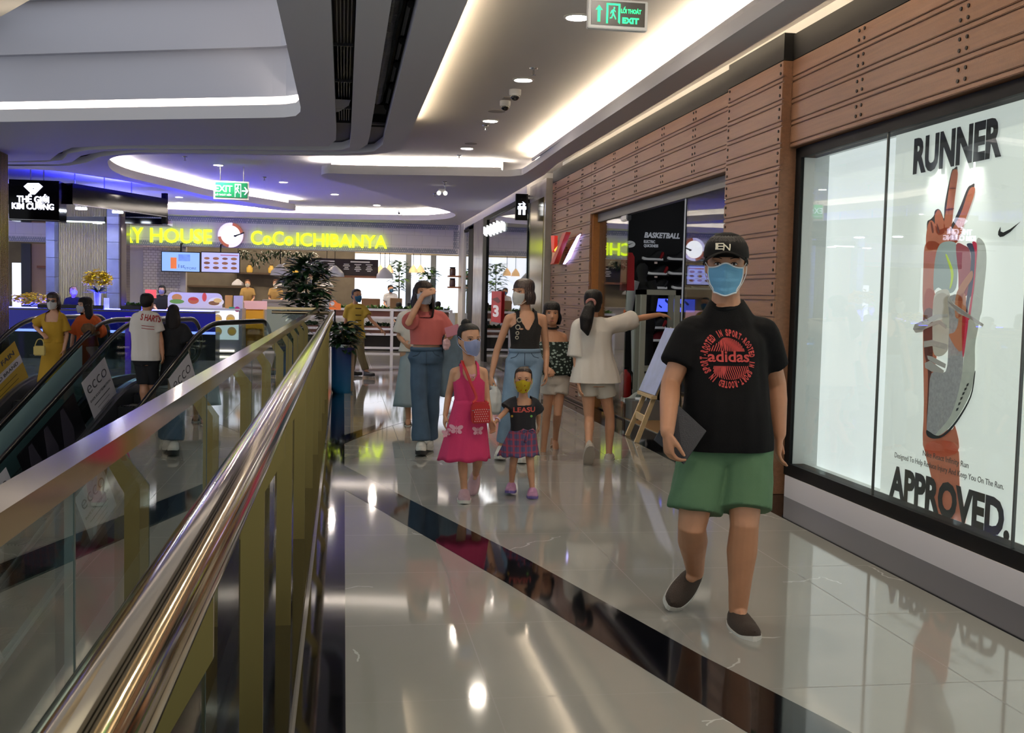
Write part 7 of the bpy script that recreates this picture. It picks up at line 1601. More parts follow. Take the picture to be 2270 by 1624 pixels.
# ------------------------------------------------------------------ woman in white just behind her
Yw = 12.0
S = person('woman in a white T-shirt and pale denim skirt, half hidden behind the woman in coral', Yw, 1.56, 'woman', dict(
    head=(931, 656, 0), neck=(917, 690, 0), shR=(893, 703, 0), shL=(938, 703, 0), elR=(884, 745, 0), wrR=(897, 760, -.16), elL=(945, 745, 0), wrL=(938, 775, 0), hipR=(903, 785, 0), hipL=(928, 785, 0), knR=(904, 858, -.05), anR=(905, 926, -.04), toR=(904, 940, -.2), knL=(926, 856, .05), anL=(926, 920, .2), toL=(925, 934, .05)), skin='mid', vox=.010, eyes=False, bare=True)
top(S, WTEE, hem=.05, infl=.025, sleeve=.85, sleeve_infl=.05, vox=.011, amp=.007, seed=2.2, name='tshirt'); skirt(S, M('pale denim', '8b969c', rough=.9, var=.1), .22, .66, (.21, .17), waves=6, amp=.012)
for sd in 'RL': sandal(S, sd, M('black strap', '141214', rough=.6), WSOLE)
hair(S, HAIRK, 'long', .16, vox=.010, seed=2)
# ------------------------------------------------------------------ girl in the pink dress
Yp = 7.55; PINK = M('pink dress cotton', 'c22f60', rough=.85, bump=.2, bs=260); PALEP = M('pale pink print', 'd79aa8', rough=.85)
S = person('girl in a bright pink sleeveless dress with butterflies, holding the hand of the small child', Yp, 1.24, 'child', dict(
    head=(1040, 752, 0), neck=(1040, 806, .02), shR=(1007, 824, .02), shL=(1072, 824, .02), elR=(995, 874, .05), wrR=(987, 920, .02), elL=(1079, 884, .02), wrL=(1087, 932, -.05),
    hipR=(1027, 925, .02), hipL=(1056, 925, .02), knR=(1025, 1018, -.04), anR=(1029, 1088, -.02), toR=(1029, 1108, -.16), knL=(1060, 1018, -.03), anL=(1054, 1052, .24), toL=(1049, 1078, .16)),
    skin='mid', face=(-.1, -1), head_dir=(.38, -1), head_tilt=.02, vox=.0065, head_k=1.10, hand={'L': dict(d=(.35, -.3, -1), n=(-.6, -.6, .1), curl=(.5, .6, .4)), 'R': dict(d=(-.08, 0, -1), n=(1, .1, 0))})
g = tco(S); w_ = (S.rows[2][3] * S.ks + .012, S.rows[2][4] * S.ks + .012)
def dcut(p):
    u, v, w_ = g(p)
    if abs(u) > .076 + 1.1 * max(0, -.030 - w_) and w_ > -.085: return True
    if abs(u) < .044: return w_ > (-.055 + (u / .044) ** 2 * .05 if v > 0 else -.030)
    return False
bod = top(S, PINK, hem=.28, infl=.010, sleeve=0, vox=.006, amp=.0015, seed=1, name='dress_bodice', cut=dcut)
sk = skirt(S, PINK, .40, .42, (.185, .155), w0=w_, waves=8, amp=.028, name='dress_skirt', tilt=(.03, .02))
def butterfly(c, s, tgt, dirn, T=None):
    bm = BM(); T = T or axes(c, (1, 0, 0), (0, 0, 1))
    for sg in (-1, 1):
        for (cx_, cz, rx, rz, rot) in ((.45, .30, .42, .26, .5), (.38, -.22, .30, .24, -.4)):
            P = [(sg * s * (cx_ + rx * math.cos(q) * math.cos(rot) - rz * math.sin(q) * math.sin(rot)), s * (cz + rx * math.cos(q) * math.sin(rot) + rz * math.sin(q) * math.cos(rot))) for q in [2 * PI * k / 14 for k in range(14)]]
            bm.faces.new([bm.verts.new(T @ Vector((a, b, 0))) for a, b in (P if sg > 0 else P[::-1])])
    bm.faces.new([bm.verts.new(T @ Vector((s * a, s * b, 0))) for a, b in ((-.05, -.5), (.05, -.5), (.06, .5), (-.06, .5))])
    stick(bm, tgt, dirn, .003, .02); return bm
obj('printed_butterfly', butterfly(atY(1046, 834, Yp - .10), .032, bod.data, Vector((0, 1, 0))), PALEP, bod)
for px, py, s, in ((1014, 955, .055), (991, 962, .045), (1062, 958, .05)): obj('printed_butterfly', butterfly(atY(px, py, Yp - .17), s, sk.data, Vector((0, 1, 0))), PALEP, sk)
LILAC = M('lilac pink sneaker', 'b4929a', rough=.6)
d = (S.j['toL'] - S.j['anL']).normalized(); upv = (Vector((0, -.7, .6)) - d * Vector((0, -.7, .6)).dot(d)).normalized()
shoe_on(S, 'R', LILAC, WSOLE, name='sneaker', lace=LACEW, L=.28, W=.11); shoe_on(S, 'L', LILAC, WSOLE, up=upv, name='sneaker', L=.28, W=.11)
hair(S, HAIRK, 'tied', vox=.007, fringe=False); bm = BM(); ball(bm, S.H @ Vector((.0, -.06, .115)), .040 * S.hk, 12); obj('hair_bun', bm, HAIRK, S.root, 180)
face_mask(S, M('pale lilac mask', 'b4bce0', rough=.9), 'cup', z1=-.010)
RED = M('red vinyl', 'b01e1c', rough=.4); DOT = M('red bag white dots', 'd8c6c4', rough=.5); c = atY(1065, 914, Yp - .16)
t = thing('shoulder_bag', 'small red shoulder bag with white dots on the girl in pink', 'bag', c); T = axes(c, (1, 0, .06), (-.06, 0, 1)); k_ = Yp / FPX
def rbox(bm, w_, h_, d_, T): 
    P = []
    for cx_, cy_, a0 in ((1, 1, 0), (-1, 1, 90), (-1, -1, 180), (1, -1, 270)):
        r_ = min(w_, h_) * (.62 if cy_ > 0 else .25)
        for q in range(6): a = math.radians(a0 + 90 * q / 5); P.append((cx_ * (w_ - r_) + r_ * math.cos(a), cy_ * (h_ - r_) + r_ * math.sin(a)))
    me = slab([P], -d_, d_); me.transform(T); return to_bm(me, bm)
bm = rbox(BM(), .064, .072, .030, T); obj('body', bm, RED, t, 40)
bm = rbox(BM(), .052, .048, .008, T @ Matrix.Translation((0, -.016, .034))); fp = obj('front_pocket', bm, RED, t, 40)
bm = BM(); r_ = random.Random(1)
for i in range(7):
    for q in range(6):
        x, y = -.045 + .015 * i + (.0075 if q % 2 else 0), -.055 + .016 * q
        if abs(x) < .047: disc_ = [(x + .0032 * math.cos(a), y + .0032 * math.sin(a)) for a in [2 * PI * z / 6 for z in range(6)]]; bm.faces.new([bm.verts.new(T @ Vector((a, b, .0426))) for a, b in disc_])
obj('printed_dots', bm, DOT, fp)
bm = BM(); bar(bm, [T @ Vector(p) for p in ((-.062, .02, .031), (.062, .02, .031))], .006, .004); obj('zip', bm, M('zip grey', '8a8488', rough=.4), t)
bm = BM(); P = [T @ Vector((-.05, .07, 0))] + [S.j['neck'] * 0 + atY(px, py, Yp - dy) for px, py, dy in ((1056, 880, .135), (1044, 850, .125), (1034, 824, .105), (1026, 806, .06), (1024, 800, .0))] + [S.che + S.sl * .055 - S.f * .07, S.che - S.f * .10 - UPZ * .15, S.spine(.4) - S.f * .12 - S.sl * .08, T @ Vector((.06, .06, -.06)), T @ Vector((.05, .066, 0))]
bar(bm, smooth_path(P, 4), .020, .004, up=(0, -1, .4)); obj('strap', bm, RED, t, 180)
# ------------------------------------------------------------------ the small child
Yt = 7.72; NAVY = M('navy knit', '0f1119', rough=.9)
S = person('small child in a navy printed top and plaid skirt, wearing a yellow patterned mask', Yt, .92, 'child', dict(
    head=(1160, 842, 0), neck=(1160, 879, .02), shR=(1135, 893, .02), shL=(1184, 893, .03), elR=(1120, 912, .0), wrR=(1102, 931, -.06), elL=(1193, 918, .08), wrL=(1194, 940, .12),
    hipR=(1148, 968, .02), hipL=(1172, 968, .03), knR=(1137, 1032, .0), anR=(1134, 1072, .06), toR=(1130, 1084, -.06), knL=(1176, 1034, -.05), anL=(1180, 1084, -.06), toL=(1181, 1098, -.18)),
    skin='mid', face=(-.15, -1), head_dir=(-.2, -1), head_tilt=-.05, vox=.006, head_k=1.10, hand={'R': dict(d=(-.6, -.3, -.7), n=(.6, -.5, -.3), curl=(.5, .6, .4))})
g = tco(S)
def ccut(p): u, v, w_ = g(p); return w_ > .012 - .012 * max(0, v / .05) and abs(u) < .050
shirt = top(S, NAVY, hem=.16, infl=.018, sleeve=.70, sleeve_infl=.038, vox=.0065, amp=.004, seed=6, name='top', cut=ccut)
bm = to_bm(flat_text('LEASU', axes(atY(1166, 915, Yt - .11) , (1, 0, .02), (0, 0, 1)), .036, .165, .03)); stick(bm, shirt.data, Vector((0, 1, 0)), .003, .012); obj('printed_word', bm, M('coral letters', 'c05048', rough=.8), shirt)
for px, py, hx in ((1135, 922, 'c8a838'), (1178, 922, '6aa048')):
    bm = BM(); c = atY(px, py, Yt - .11); bm.faces.new([bm.verts.new(c + Vector((.009 * math.cos(a), 0, .009 * math.sin(a)))) for a in [2 * PI * q / 10 for q in range(10)]]); stick(bm, shirt.data, ray(px, py), .004, .03); obj('pompom', bm, M('pompom ' + hx, hx, rough=.9), shirt)
def plaid():
    m = M('red violet plaid', '4a4668', rough=.9); p = m.node_tree.nodes['Principled BSDF']; tc = nd(m, 'ShaderNodeTexCoord'); sp = nd(m, 'ShaderNodeSeparateXYZ'); lk(m, tc.outputs['Object'], sp.inputs[0])
    def st(o_, per, wd): return math_node(m, 'LESS_THAN', math_node(m, 'FRACT', math_node(m, 'DIVIDE', o_, per)), wd)
    a = mix_rgb(m, math_node(m, 'MULTIPLY', st(sp.outputs[0], .045, .30), .7), '4c4a70', '9a3444'); b = mix_rgb(m, math_node(m, 'MULTIPLY', st(sp.outputs[2], .045, .28), .6), a, '9c3848')
    c = mix_rgb(m, math_node(m, 'MULTIPLY', st(math_node(m, 'ADD', sp.outputs[0], .02), .045, .12), .5), b, '202038'); lk(m, c, p.inputs['Base Color']); return m
PLD = plaid(); w_ = (S.rows[2][3] * S.ks + .014, S.rows[2][4] * S.ks + .014)
sk = skirt(S, PLD, .30, .205, (.158, .13), w0=w_, waves=9, amp=.025, name='skirt', tilt=(.03, .0))
bm = BM(); c = atY(1170, 955, Yt - .14)
for sg in (-1, 1): tube(bm, [c, c + Vector((sg * .035, -.01, .012)), c + Vector((sg * .055, -.006, -.004)), c + Vector((sg * .03, -.008, -.012)), c], [.008, .014, .012, .012, .006], 10, .5)
tube(bm, [c, c + Vector((-.012, -.012, -.05)), c + Vector((-.02, -.01, -.085))], [.008, .012, .014], 10, .4); obj('sash_bow', bm, PLD, sk, 180)
PUP = M('pink violet sneaker', 'b07ea0', rough=.6)
for sd in 'RL': shoe_on(S, sd, PUP, M('violet sole', '6a5a98', rough=.6), name='sneaker', L=.285, W=.12, lace=M('pale pink lace', 'd8b0c0', rough=.8))
hair(S, HAIRB, 'tied', vox=.007, fringe=False)
def ymask():
    m = M('yellow patterned mask', 'd8c02c', rough=.9); p = m.node_tree.nodes['Principled BSDF']; tc = nd(m, 'ShaderNodeTexCoord'); v = nd(m, 'ShaderNodeTexVoronoi'); v.inputs['Scale'].default_value = 34; lk(m, tc.outputs['Object'], v.inputs['Vector'])
    a = mix_rgb(m, math_node(m, 'LESS_THAN', v.outputs['Distance'], .30), 'd8c02c', 'b03a20'); n = nd(m, 'ShaderNodeTexNoise'); n.inputs['Scale'].default_value = 14; lk(m, tc.outputs['Object'], n.inputs['Vector'])
    lk(m, mix_rgb(m, math_node(m, 'LESS_THAN', n.outputs['Fac'], .52), a, 'd8c02c'), p.inputs['Base Color']); return m
face_mask(S, ymask(), 'cup', z1=-.012)
bm = BM(); w0 = S.j['wrR'] + (S.j['elR'] - S.j['wrR']) * .06; tube(bm, [w0 + (S.j['elR'] - S.j['wrR']).normalized() * a for a in (-.004, .004)], .022, 14); obj('bracelet', bm, M('pale bracelet', 'c9b8d0', rough=.4), S.root)
# ------------------------------------------------------------------ woman in the black vest
Yv = 9.45; BLKV = M('black rib vest', '0c0b0c', rough=.9, bump=.3, bs=150)
S = person('woman in a black sleeveless vest and light jeans, white mask, looking sideways', Yv, 1.63, 'woman', dict(
    head=(1160, 648, 0), neck=(1166, 688, .02), shR=(1128, 706, .02), shL=(1203, 706, .02), elR=(1101, 778, .05), wrR=(1089, 834, .02), elL=(1211, 775, .05), wrL=(1210, 826, -.02),
    hipR=(1142, 798, .02), hipL=(1183, 798, .02), knR=(1128, 900, -.05), anR=(1112, 992, .02), toR=(1106, 1006, -.15), knL=(1175, 900, -.10), anL=(1160, 1000, -.12), toL=(1157, 1016, -.3)),
    skin='mid', face=(-.15, -1), head_dir=(-1, -.75), vox=.0075, bust=.014, hand={'L': dict(d=(.02, -.1, -1), n=(-1, 0, 0), curl=(.4, .5, .4)), 'R': dict(d=(-.1, -.05, -1), n=(1, .2, 0), curl=(.9, .9, .6))})
g = tco(S)
def vcut(p):
    u, v, w_ = g(p)
    if abs(u) > .106 + 1.1 * max(0, -.035 - w_) and w_ > -.11: return True
    if abs(u) < .058: return w_ > (-.095 + abs(u) * 1.75 if v > 0 else -.02)
    return False
vest = top(S, BLKV, hem=.16, infl=.012, sleeve=0, vox=.0075, amp=.003, seed=2.6, name='vest', cut=vcut)
for px, py in ((1151, 709), (1148, 725), (1147, 738), (1146, 748)):
    r0 = .019 if py < 730 else .013; bm = BM(); d_ = ray(px, py).normalized(); tb = bmesh.new(); tb.from_mesh(vest.data); bv = BVHTree.FromBMesh(tb); h, n_, i_, L_ = bv.ray_cast(c, d_); tb.free()
    h = h if h is not None else atY(px, py, Yv - .12); tube(bm, [h - d_ * .006 + Vector((r0 * math.cos(a), 0, r0 * math.sin(a))) for a in [2 * PI * q / 14 for q in range(14)]], .0042, 6, closed=True); obj('metal_ring', bm, M('cream ring', 'b4ab98', rough=.35, metal=.4), vest, 180)
trousers(S, DENL, length=.93, infl=(.012, .022, .030), waist=.24, vox=.009, amp=.006, name='jeans', seed=7)
for sd in 'RL': shoe_on(S, sd, SNK, WSOLE, name='sneaker', lace=LACEW)
hair(S, M('brown bob hair', '2a1a16', rough=.38, bump=.5, bs=120), 'bob', .105, vox=.007, seed=4); face_mask(S, WM, 'cup', z1=-.010)
bm = BM(); c = atY(1096, 868, Yv); tube(bm, [S.j['wrR'] + Vector((-.01, -.02, -.08)), c + Vector((0, 0, .04)), c, c - Vector((0, 0, .09)), c - Vector((0, 0, .17)), c - Vector((0, 0, .20))], [.012, .03, .06, .085, .075, .03], 18); me = solid(bm, .009, 1); folds(me, .012, fx=18, fy=10); setp(obj('plastic_bag', me, M('white translucent plastic', 'b9b8b4', rough=.35), None, 180), 'white plastic bag hanging from the hand of the woman in the black vest', 'bag')
# ------------------------------------------------------------------ girl in the dark floral blouse
Yg = 9.85
def floral():
    m = M('dark green floral', '12211c', rough=.9); p = m.node_tree.nodes['Principled BSDF']; tc = nd(m, 'ShaderNodeTexCoord'); mp = nd(m, 'ShaderNodeMapping'); mp.inputs['Scale'].default_value = (26, 26, 38); lk(m, tc.outputs['Object'], mp.inputs[0]); v = nd(m, 'ShaderNodeTexVoronoi'); v.inputs['Scale'].default_value = 1; v.inputs['Randomness'].default_value = .8; lk(m, mp.outputs[0], v.inputs['Vector'])
    lk(m, mix_rgb(m, math_node(m, 'LESS_THAN', v.outputs['Distance'], .36), '12211c', '9db0aa'), p.inputs['Base Color']); return m
S = person('girl in a dark green floral blouse and white shorts beside the timber wall', Yg, 1.43, 'child', dict(
    head=(1223, 695, 0), neck=(1224, 732, .02), shR=(1204, 746, .02), shL=(1249, 746, .03), elR=(1207, 785, -.05), wrR=(1212, 815, -.18), elL=(1259, 800, .05), wrL=(1258, 840, .02),
    hipR=(1219, 838, .02), hipL=(1243, 838, .03), knR=(1212, 920, .0), anR=(1204, 1002, .02), toR=(1204, 1016, -.16), knL=(1236, 918, -.05), anL=(1231, 972, .28), toL=(1232, 998, .18)), skin='mid', face=(-.1, -1), head_dir=(-.12, -1), vox=.0075, head_k=1.0, bare=True,
    hand={'R': dict(d=(.2, -.6, -.3), n=(.2, .3, -1), curl=(.5, .6, .4)), 'L': dict(d=(0, 0, -1), n=(-1, 0, 0))})
g = tco(S)
def gcut(p): u, v, w_ = g(p); return w_ > -.035
top(S, floral(), hem=.10, infl=.026, sleeve={'R': 1.55, 'L': 1.85}, sleeve_infl=.040, vox=.009, amp=.008, seed=9, name='blouse', cut=gcut, loose=.015)
bm = BM(); tube(bm, [S.nk + S.sl * (.056 * math.cos(a)) + S.f * (.052 * math.sin(a)) + UPZ * (.028 - .01 * math.sin(a)) for a in [2 * PI * q / 20 for q in range(20)]], .010, 8, closed=True); obj('collar', bm, M('black lace', '101010', rough=.9), S.root, 180)
trousers(S, WTEE, length=.22, infl=(.022, .05, .05), waist=.16, vox=.009, amp=.005, name='shorts', seed=3, top_infl=.018)
STW = M('cream sandal strap', 'c4b9a8', rough=.6); d = (S.j['toL'] - S.j['anL']).normalized(); upv = (Vector((0, -.7, .6)) - d * Vector((0, -.7, .6)).dot(d)).normalized()
sandal(S, 'R', STW, M('tan sandal sole', '8a6a54', rough=.7)); sandal(S, 'L', STW, M('tan sandal sole', '8a6a54'), up=upv)
hair(S, HAIRK, 'long', .11, vox=.007, seed=5, tail=[((.07, -.06, -.08), .03), ((.085, -.04, -.13), .032), ((.09, -.03, -.2), .018)]); lips(S)
# ------------------------------------------------------------------ girl in white seen from behind
Yk = 9.30
S = person('girl in an oversized white T-shirt seen from behind, pointing into the shop', Yk, 1.52, 'woman', dict(
    head=(1315, 671, 0), neck=(1317, 708, 0), shR=(1348, 724, 0), shL=(1284, 724, 0), elR=(1412, 706, .10), wrR=(1462, 697, .16), elL=(1277, 795, -.02), wrL=(1283, 850, -.10),
    hipR=(1337, 838, 0), hipL=(1302, 838, 0), knR=(1352, 925, .05), anR=(1350, 1005, .05), toR=(1352, 1016, .25), knL=(1306, 925, -.02), anL=(1305, 985, -.22), toL=(1300, 1018, -.12)), skin='mid', face=(.12, 1), head_dir=(.3, 1), vox=.0075, eyes=False,
    hand={'R': dict(d=(1, .1, -.12), n=(0, .2, -1), curl=(.25, .35, .3)), 'L': dict(d=(.1, -.3, -1), n=(1, 0, 0))})
top(S, WTEE, hem=-.10, infl=.035, sleeve={'R': .88, 'L': .95}, sleeve_infl=.055, vox=.009, amp=.011, seed=12, name='tshirt', hem_w=(.225, .165), loose=.0)
trousers(S, M('cream shorts cotton', 'c6bfb2', rough=.9), length=.23, infl=(.02, .045, .05), waist=.1, vox=.009, amp=.005, name='shorts', seed=3)
d = (S.j['toL'] - S.j['anL']).normalized(); upv = (Vector((0, .85, .45)) - d * Vector((0, .85, .45)).dot(d)).normalized()
CRS = M('cream canvas shoe', 'bdb2a4', rough=.8); shoe_on(S, 'R', CRS, WSOLE, name='shoe', low=True); shoe_on(S, 'L', CRS, M('grey beige sole', 'a89e92', rough=.8), up=upv, name='shoe', low=True)
hair(S, HAIRK, 'short', vox=.0075, seed=3); bm = BM(); H = S.H
rings(bm, [[H @ Vector(((rx + .008) * math.cos(2 * PI * j / 24), y0 - .006 + (ry + .006) * math.sin(2 * PI * j / 24), z)) for j in range(24)] for z, rx, y0, ry in [(-.085, .05, -.03, .06), (-.05, .066, -.02, .075), (-.02, .072, -.012, .085), (.02, .075, -.01, .09)]]); me = solid(bm, .008, 1); Hi = H.inverted(); cut_mesh(me, lambda p: (Hi @ p).y > .0); child(S, 'hair', me, HAIRK)
bm = BM(); P = [atY(x, y, Yk + dy) for x, y, dy in ((1310, 668, -.13), (1307, 682, -.17), (1300, 705, -.19), (1299, 727, -.18), (1303, 742, -.17))]; limb(bm, P, [.025, .05, .062, .05, .012], 14); me = solid(bm, .008, 1); child(S, 'ponytail', me, HAIRK)
bm = BM(); c = P[0] + Vector((-.005, -.02, -.01)); tube(bm, [c + Vector((.034 * math.cos(a), 0, .026 * math.sin(a))) for a in [2 * PI * q / 16 for q in range(16)]], .014, 8, closed=True); obj('hair_tie', bm, M('dusty pink scrunchie', '9a6a62', rough=.9), S.root, 180)
# ------------------------------------------------------------------ worker in yellow
Yy = 18.7; YLW = M('yellow tunic cotton', 'b99b3c', rough=.9)
S = person('worker in a yellow tunic and khaki trousers, blue mask, striding past the planter', Yy, 1.55, 'woman', dict(
    head=(791, 655, 0), neck=(787, 674, 0), shR=(772, 682, .05), shL=(804, 682, -.02), elR=(766, 716, .15), wrR=(765, 742, .25), elL=(823, 710, -.12), wrL=(845, 730, -.22),
    hipR=(779, 745, .0), hipL=(796, 745, 0), knR=(783, 786, .05), anR=(778, 822, .25), toR=(786, 832, .25), knL=(800, 786, -.1), anL=(812, 823, -.15), toL=(828, 831, -.28)), skin='mid', face=(.35, -1), head_dir=(.55, -1), vox=.010, hand={'L': dict(d=(.7, -.2, -.6), n=(-.3, .3, -1))})
tp = top(S, YLW, hem=-.08, infl=.022, sleeve=.62, sleeve_infl=.040, vox=.011, amp=.006, seed=4, name='tunic')
bm = BM()
for py in (684, 699, 711, 722, 733): 
    c = atY(795, py, Yy - .4); box(bm, c.x - .05, c.x + .05, c.y, c.y + .004, c.z - .008, c.z + .008)
stick(bm, tp.data, Vector((0, 1, 0)), .004, .04); obj('toggle', bm, M('dark toggle', '4a3418', rough=.8), tp)
trousers(S, M('khaki cotton', '6a5f42', rough=.9), length=.95, infl=(.018, .024, .034), waist=.1, vox=.011, amp=.006, name='trousers'); 
for sd in 'RL': shoe_on(S, sd, M('black flat', '121214', rough=.5), DSOLE, name='shoe', low=True)
hair(S, HAIRK, 'tied', vox=.009, fringe=False); bm = BM(); ball(bm, S.H @ Vector((0, -.115, -.02)), .045 * S.hk, 12); obj('hair_bun', bm, HAIRK, S.root, 180)
face_mask(S, M('teal blue mask', '3f7fb0', rough=.9), 'cup', z1=-.012)
# ------------------------------------------------------------------ riders on the escalators
def rider(label, px, pyt, lat, hgt, kind, face, **k):
    s_, z = onE(px, pyt, lat); P = ES(s_, lat, 0); st = hz(s_, 0); Yr = P.y
    return P, Yr, st, z
Yd = 15.57; k_ = Yd / FPX; MUS = M('mustard dress cotton', 'a8801c', rough=.9)
S = person('woman in a mustard yellow dress and white mask, leaning on the escalator rail', Yd, 1.62, 'woman', dict(
    head=(118, 667, 0), neck=(120, 690, 0), shR=(98, 702, 0), shL=(137, 702, 0), elR=(76, 722, .05), wrR=(92, 738, -.16), elL=(148, 742, .02), wrL=(142, 776, -.06), hipR=(110, 776, 0), hipL=(131, 776, 0), knR=(112, 845, -.03), anR=(111, 908, 0), toR=(108, 918, -.15), knL=(129, 845, -.02), anL=(128, 908, .02), toL=(127, 918, -.13)), skin='mid', face=(.1, -1), head_dir=(-.1, -1), vox=.009, hand={'R': dict(d=(.5, -.4, -.3), n=(0, .3, -1))})
g = tco(S)
top(S, MUS, hem=.20, infl=.014, sleeve={'R': .80, 'L': .80}, sleeve_infl=.045, vox=.010, amp=.007, seed=5, name='dress_bodice', cut=lambda p: (lambda u, v, w_: v > 0 and abs(u) < .075 and w_ > -.055)(*g(p)))
skirt(S, MUS, .34, .58, (.215, .18), waves=7, amp=.02, name='dress_skirt')
hair(S, M('auburn brown hair', '1f110e', rough=.4, bump=.5, bs=120), 'bob', .12, vox=.009, seed=6); face_mask(S, WM, 'cup')
bm = BM(); [ball(bm, S.H @ Vector((sg * .033, .105, .002)), 1, 10, (.024 * S.hk, .006, .019 * S.hk)) for sg in (-1, 1)]; bar(bm, [S.H @ Vector((-.07, .075, .006)), S.H @ Vector((0, .112, .006)), S.H @ Vector((.07, .075, .006))], .004, .004); obj('sunglasses', bm, M('dark lens', '120c0c', rough=.2), S.root, 180)
for sd in 'RL': shoe_on(S, sd, M('nude flat', 'a07a62', rough=.6), DSOLE, name='shoe', low=True)
c = atY(88, 776, Yd - .26); t = thing('handbag', 'small cream handbag hanging at the side of the woman in mustard yellow', 'bag', c)
bm = BM(); box(bm, c.x - .075, c.x + .075, c.y - .03, c.y + .03, c.z - .07, c.z + .06, .012); obj('body', bm, M('cream leather', 'b8a050', rough=.5), t, 40)
bm = BM(); tube(bm, smooth_path([c + Vector((-.06, 0, .06)), c + Vector((-.03, .02, .14)), c + Vector((.03, .02, .14)), c + Vector((.06, 0, .06))], 4), .007, 8); obj('handle', bm, M('cream leather', 'b8a050'), t, 180)
Yo = 15.95; ORG = M('orange dress cotton', 'b8501c', rough=.9)
S = person('woman in an orange dress with long black hair, clutching a brown bag on the escalator', Yo, 1.48, 'woman', dict(
    head=(188, 676, 0), neck=(193, 697, 0), shR=(176, 708, -.05), shL=(213, 708, .04), elR=(162, 742, -.05), wrR=(158, 768, -.1), elL=(226, 735, -.02), wrL=(197, 744, -.20), hipR=(183, 774, 0), hipL=(204, 774, 0), knR=(186, 838, -.03), anR=(188, 893, 0), toR=(184, 902, -.15), knL=(204, 838, -.02), anL=(205, 893, .02), toL=(203, 902, -.13)), skin='fair', face=(-.35, -1), head_dir=(-1, -.8), vox=.009)
top(S, ORG, hem=.1, infl=.018, sleeve={'R': .95, 'L': 1.25}, sleeve_infl=.055, vox=.010, amp=.008, seed=7, name='dress_bodice')
skirt(S, ORG, .25, .34, (.19, .16), waves=6, amp=.02, name='dress_skirt')
hair(S, HAIRK, 'long', .26, vox=.009, seed=7); face_mask(S, GREYM, 'cup')
for sd in 'RL': shoe_on(S, sd, M('nude flat', 'a07a62'), DSOLE, name='shoe', low=True)
c = atY(196, 729, Yo - .26); bm = BM(); ball(bm, c, 1, 14, (.10, .06, .085)); me = solid(bm, .008, 1); folds(me, .01, fx=20, fy=20); setp(obj('brown_bag', me, M('brown suede bag', '5a3d20', rough=.8), None, 180), 'soft brown bag clutched by the woman in orange', 'bag')
c = atY(162, 780, Yo - .2); bm = BM(); ball(bm, c, 1, 14, (.10, .05, .075)); me = solid(bm, .008, 1); setp(obj('black_pouch', me, M('black pouch', '101012', rough=.6), None, 180), 'dark pouch hanging beside the orange dress', 'bag')
Yr = 15.07
S = person('man in a white T-shirt with red lettering on its back, stepping off the escalator', Yr, 1.64, 'man', dict(
    head=(327, 670, 0), neck=(325, 692, 0), shR=(343, 705, 0), shL=(305, 705, 0), elR=(355, 748, 0), wrR=(360, 783, -.03), elL=(300, 748, .0), wrL=(302, 780, .1), hipR=(334, 795, 0), hipL=(316, 795, 0), knR=(337, 855, .05), anR=(338, 884, .12), toR=(342, 890, .3), knL=(320, 855, 0), anL=(322, 904, -.02), toL=(322, 912, .18)), skin='man', face=(.2, 1), head_dir=(.35, 1), vox=.009, eyes=False)
st = top(S, WTEE, hem=-.06, infl=.03, sleeve=.72, sleeve_infl=.045, vox=.010, amp=.008, seed=8, name='tshirt')
bm = to_bm(flat_text('S HARTS', axes(atY(321, 713, Yr - .5), (1, 0, -.12), (.12, 0, 1)), .085, .25, .03)); stick(bm, st.data, Vector((0, 1, 0)), .004, .02); obj('printed_word', bm, M('dark red letters', '9a2a2a', rough=.8), st)
bm = BM(); 
for py in (724, 730): c = atY(318, py, Yr - .5); bm.faces.new([bm.verts.new(c + Vector((a, 0, b))) for a, b in ((-.09, .008), (.07, -.008), (.07, -.016), (-.09, 0))])
stick(bm, st.data, Vector((0, 1, 0)), .004, .02); obj('printed_line', bm, M('dark red letters', '9a2a2a'), st)
trousers(S, M('black shorts cotton', '0d0d10', rough=.9), length=.46, infl=(.02, .035, .04), waist=.1, vox=.010, name='shorts')
for sd in 'RL': shoe_on(S, sd, M('dark slipper', '18181a', rough=.6), DSOLE, name='shoe', low=True)
hair(S, HAIRK, 'short', vox=.009, seed=9)
bm = BM(); H = S.H; ball(bm, H @ Vector((0, -.04, .02)), 1, 16, (.082 * S.hk, .082 * S.hk, .10 * S.hk)); child(S, 'hair', solid(bm, .009, 1), HAIRK)
Yb = 15.2
S = person('woman in a loose black dress with long black hair, walking off the escalator', Yb, 1.45, 'woman', dict(
    head=(385, 693, 0), neck=(386, 714, 0), shR=(407, 728, 0), shL=(366, 728, 0), elR=(418, 760, -.03), wrR=(420, 778, -.1), elL=(365, 760, .02), wrL=(368, 786, .12), hipR=(396, 790, 0), hipL=(376, 790, 0), knR=(396, 845, 0), anR=(396, 893, .05), toR=(398, 900, .2), knL=(379, 845, 0), anL=(379, 895, -.02), toL=(380, 902, .15)), skin='fair', face=(.15, 1), vox=.009, eyes=False)
BD = M('black dress cloth', '08080a', rough=.9); top(S, BD, hem=.0, infl=.035, sleeve=.95, sleeve_infl=.07, vox=.011, amp=.008, seed=10, name='dress_top'); skirt(S, BD, .1, .32, (.19, .15), waves=5, amp=.012, name='dress_skirt')
bm = BM(); H = S.H; R = []
for u in range(9): z = .03 - .27 * u / 8; a = .085 + .028 * math.sin(PI * u / 9); R.append([H @ Vector((a * math.cos(t), -.03 + .085 * math.sin(t), z)) for t in [2 * PI * q / 20 for q in range(20)]])
rings(bm, R); ball(bm, H @ Vector((0, -.012, .03)), 1, 16, (.088 * S.hk, .104 * S.hk, .10 * S.hk)); me = solid(bm, .009, 2); child(S, 'hair', me, HAIRK)
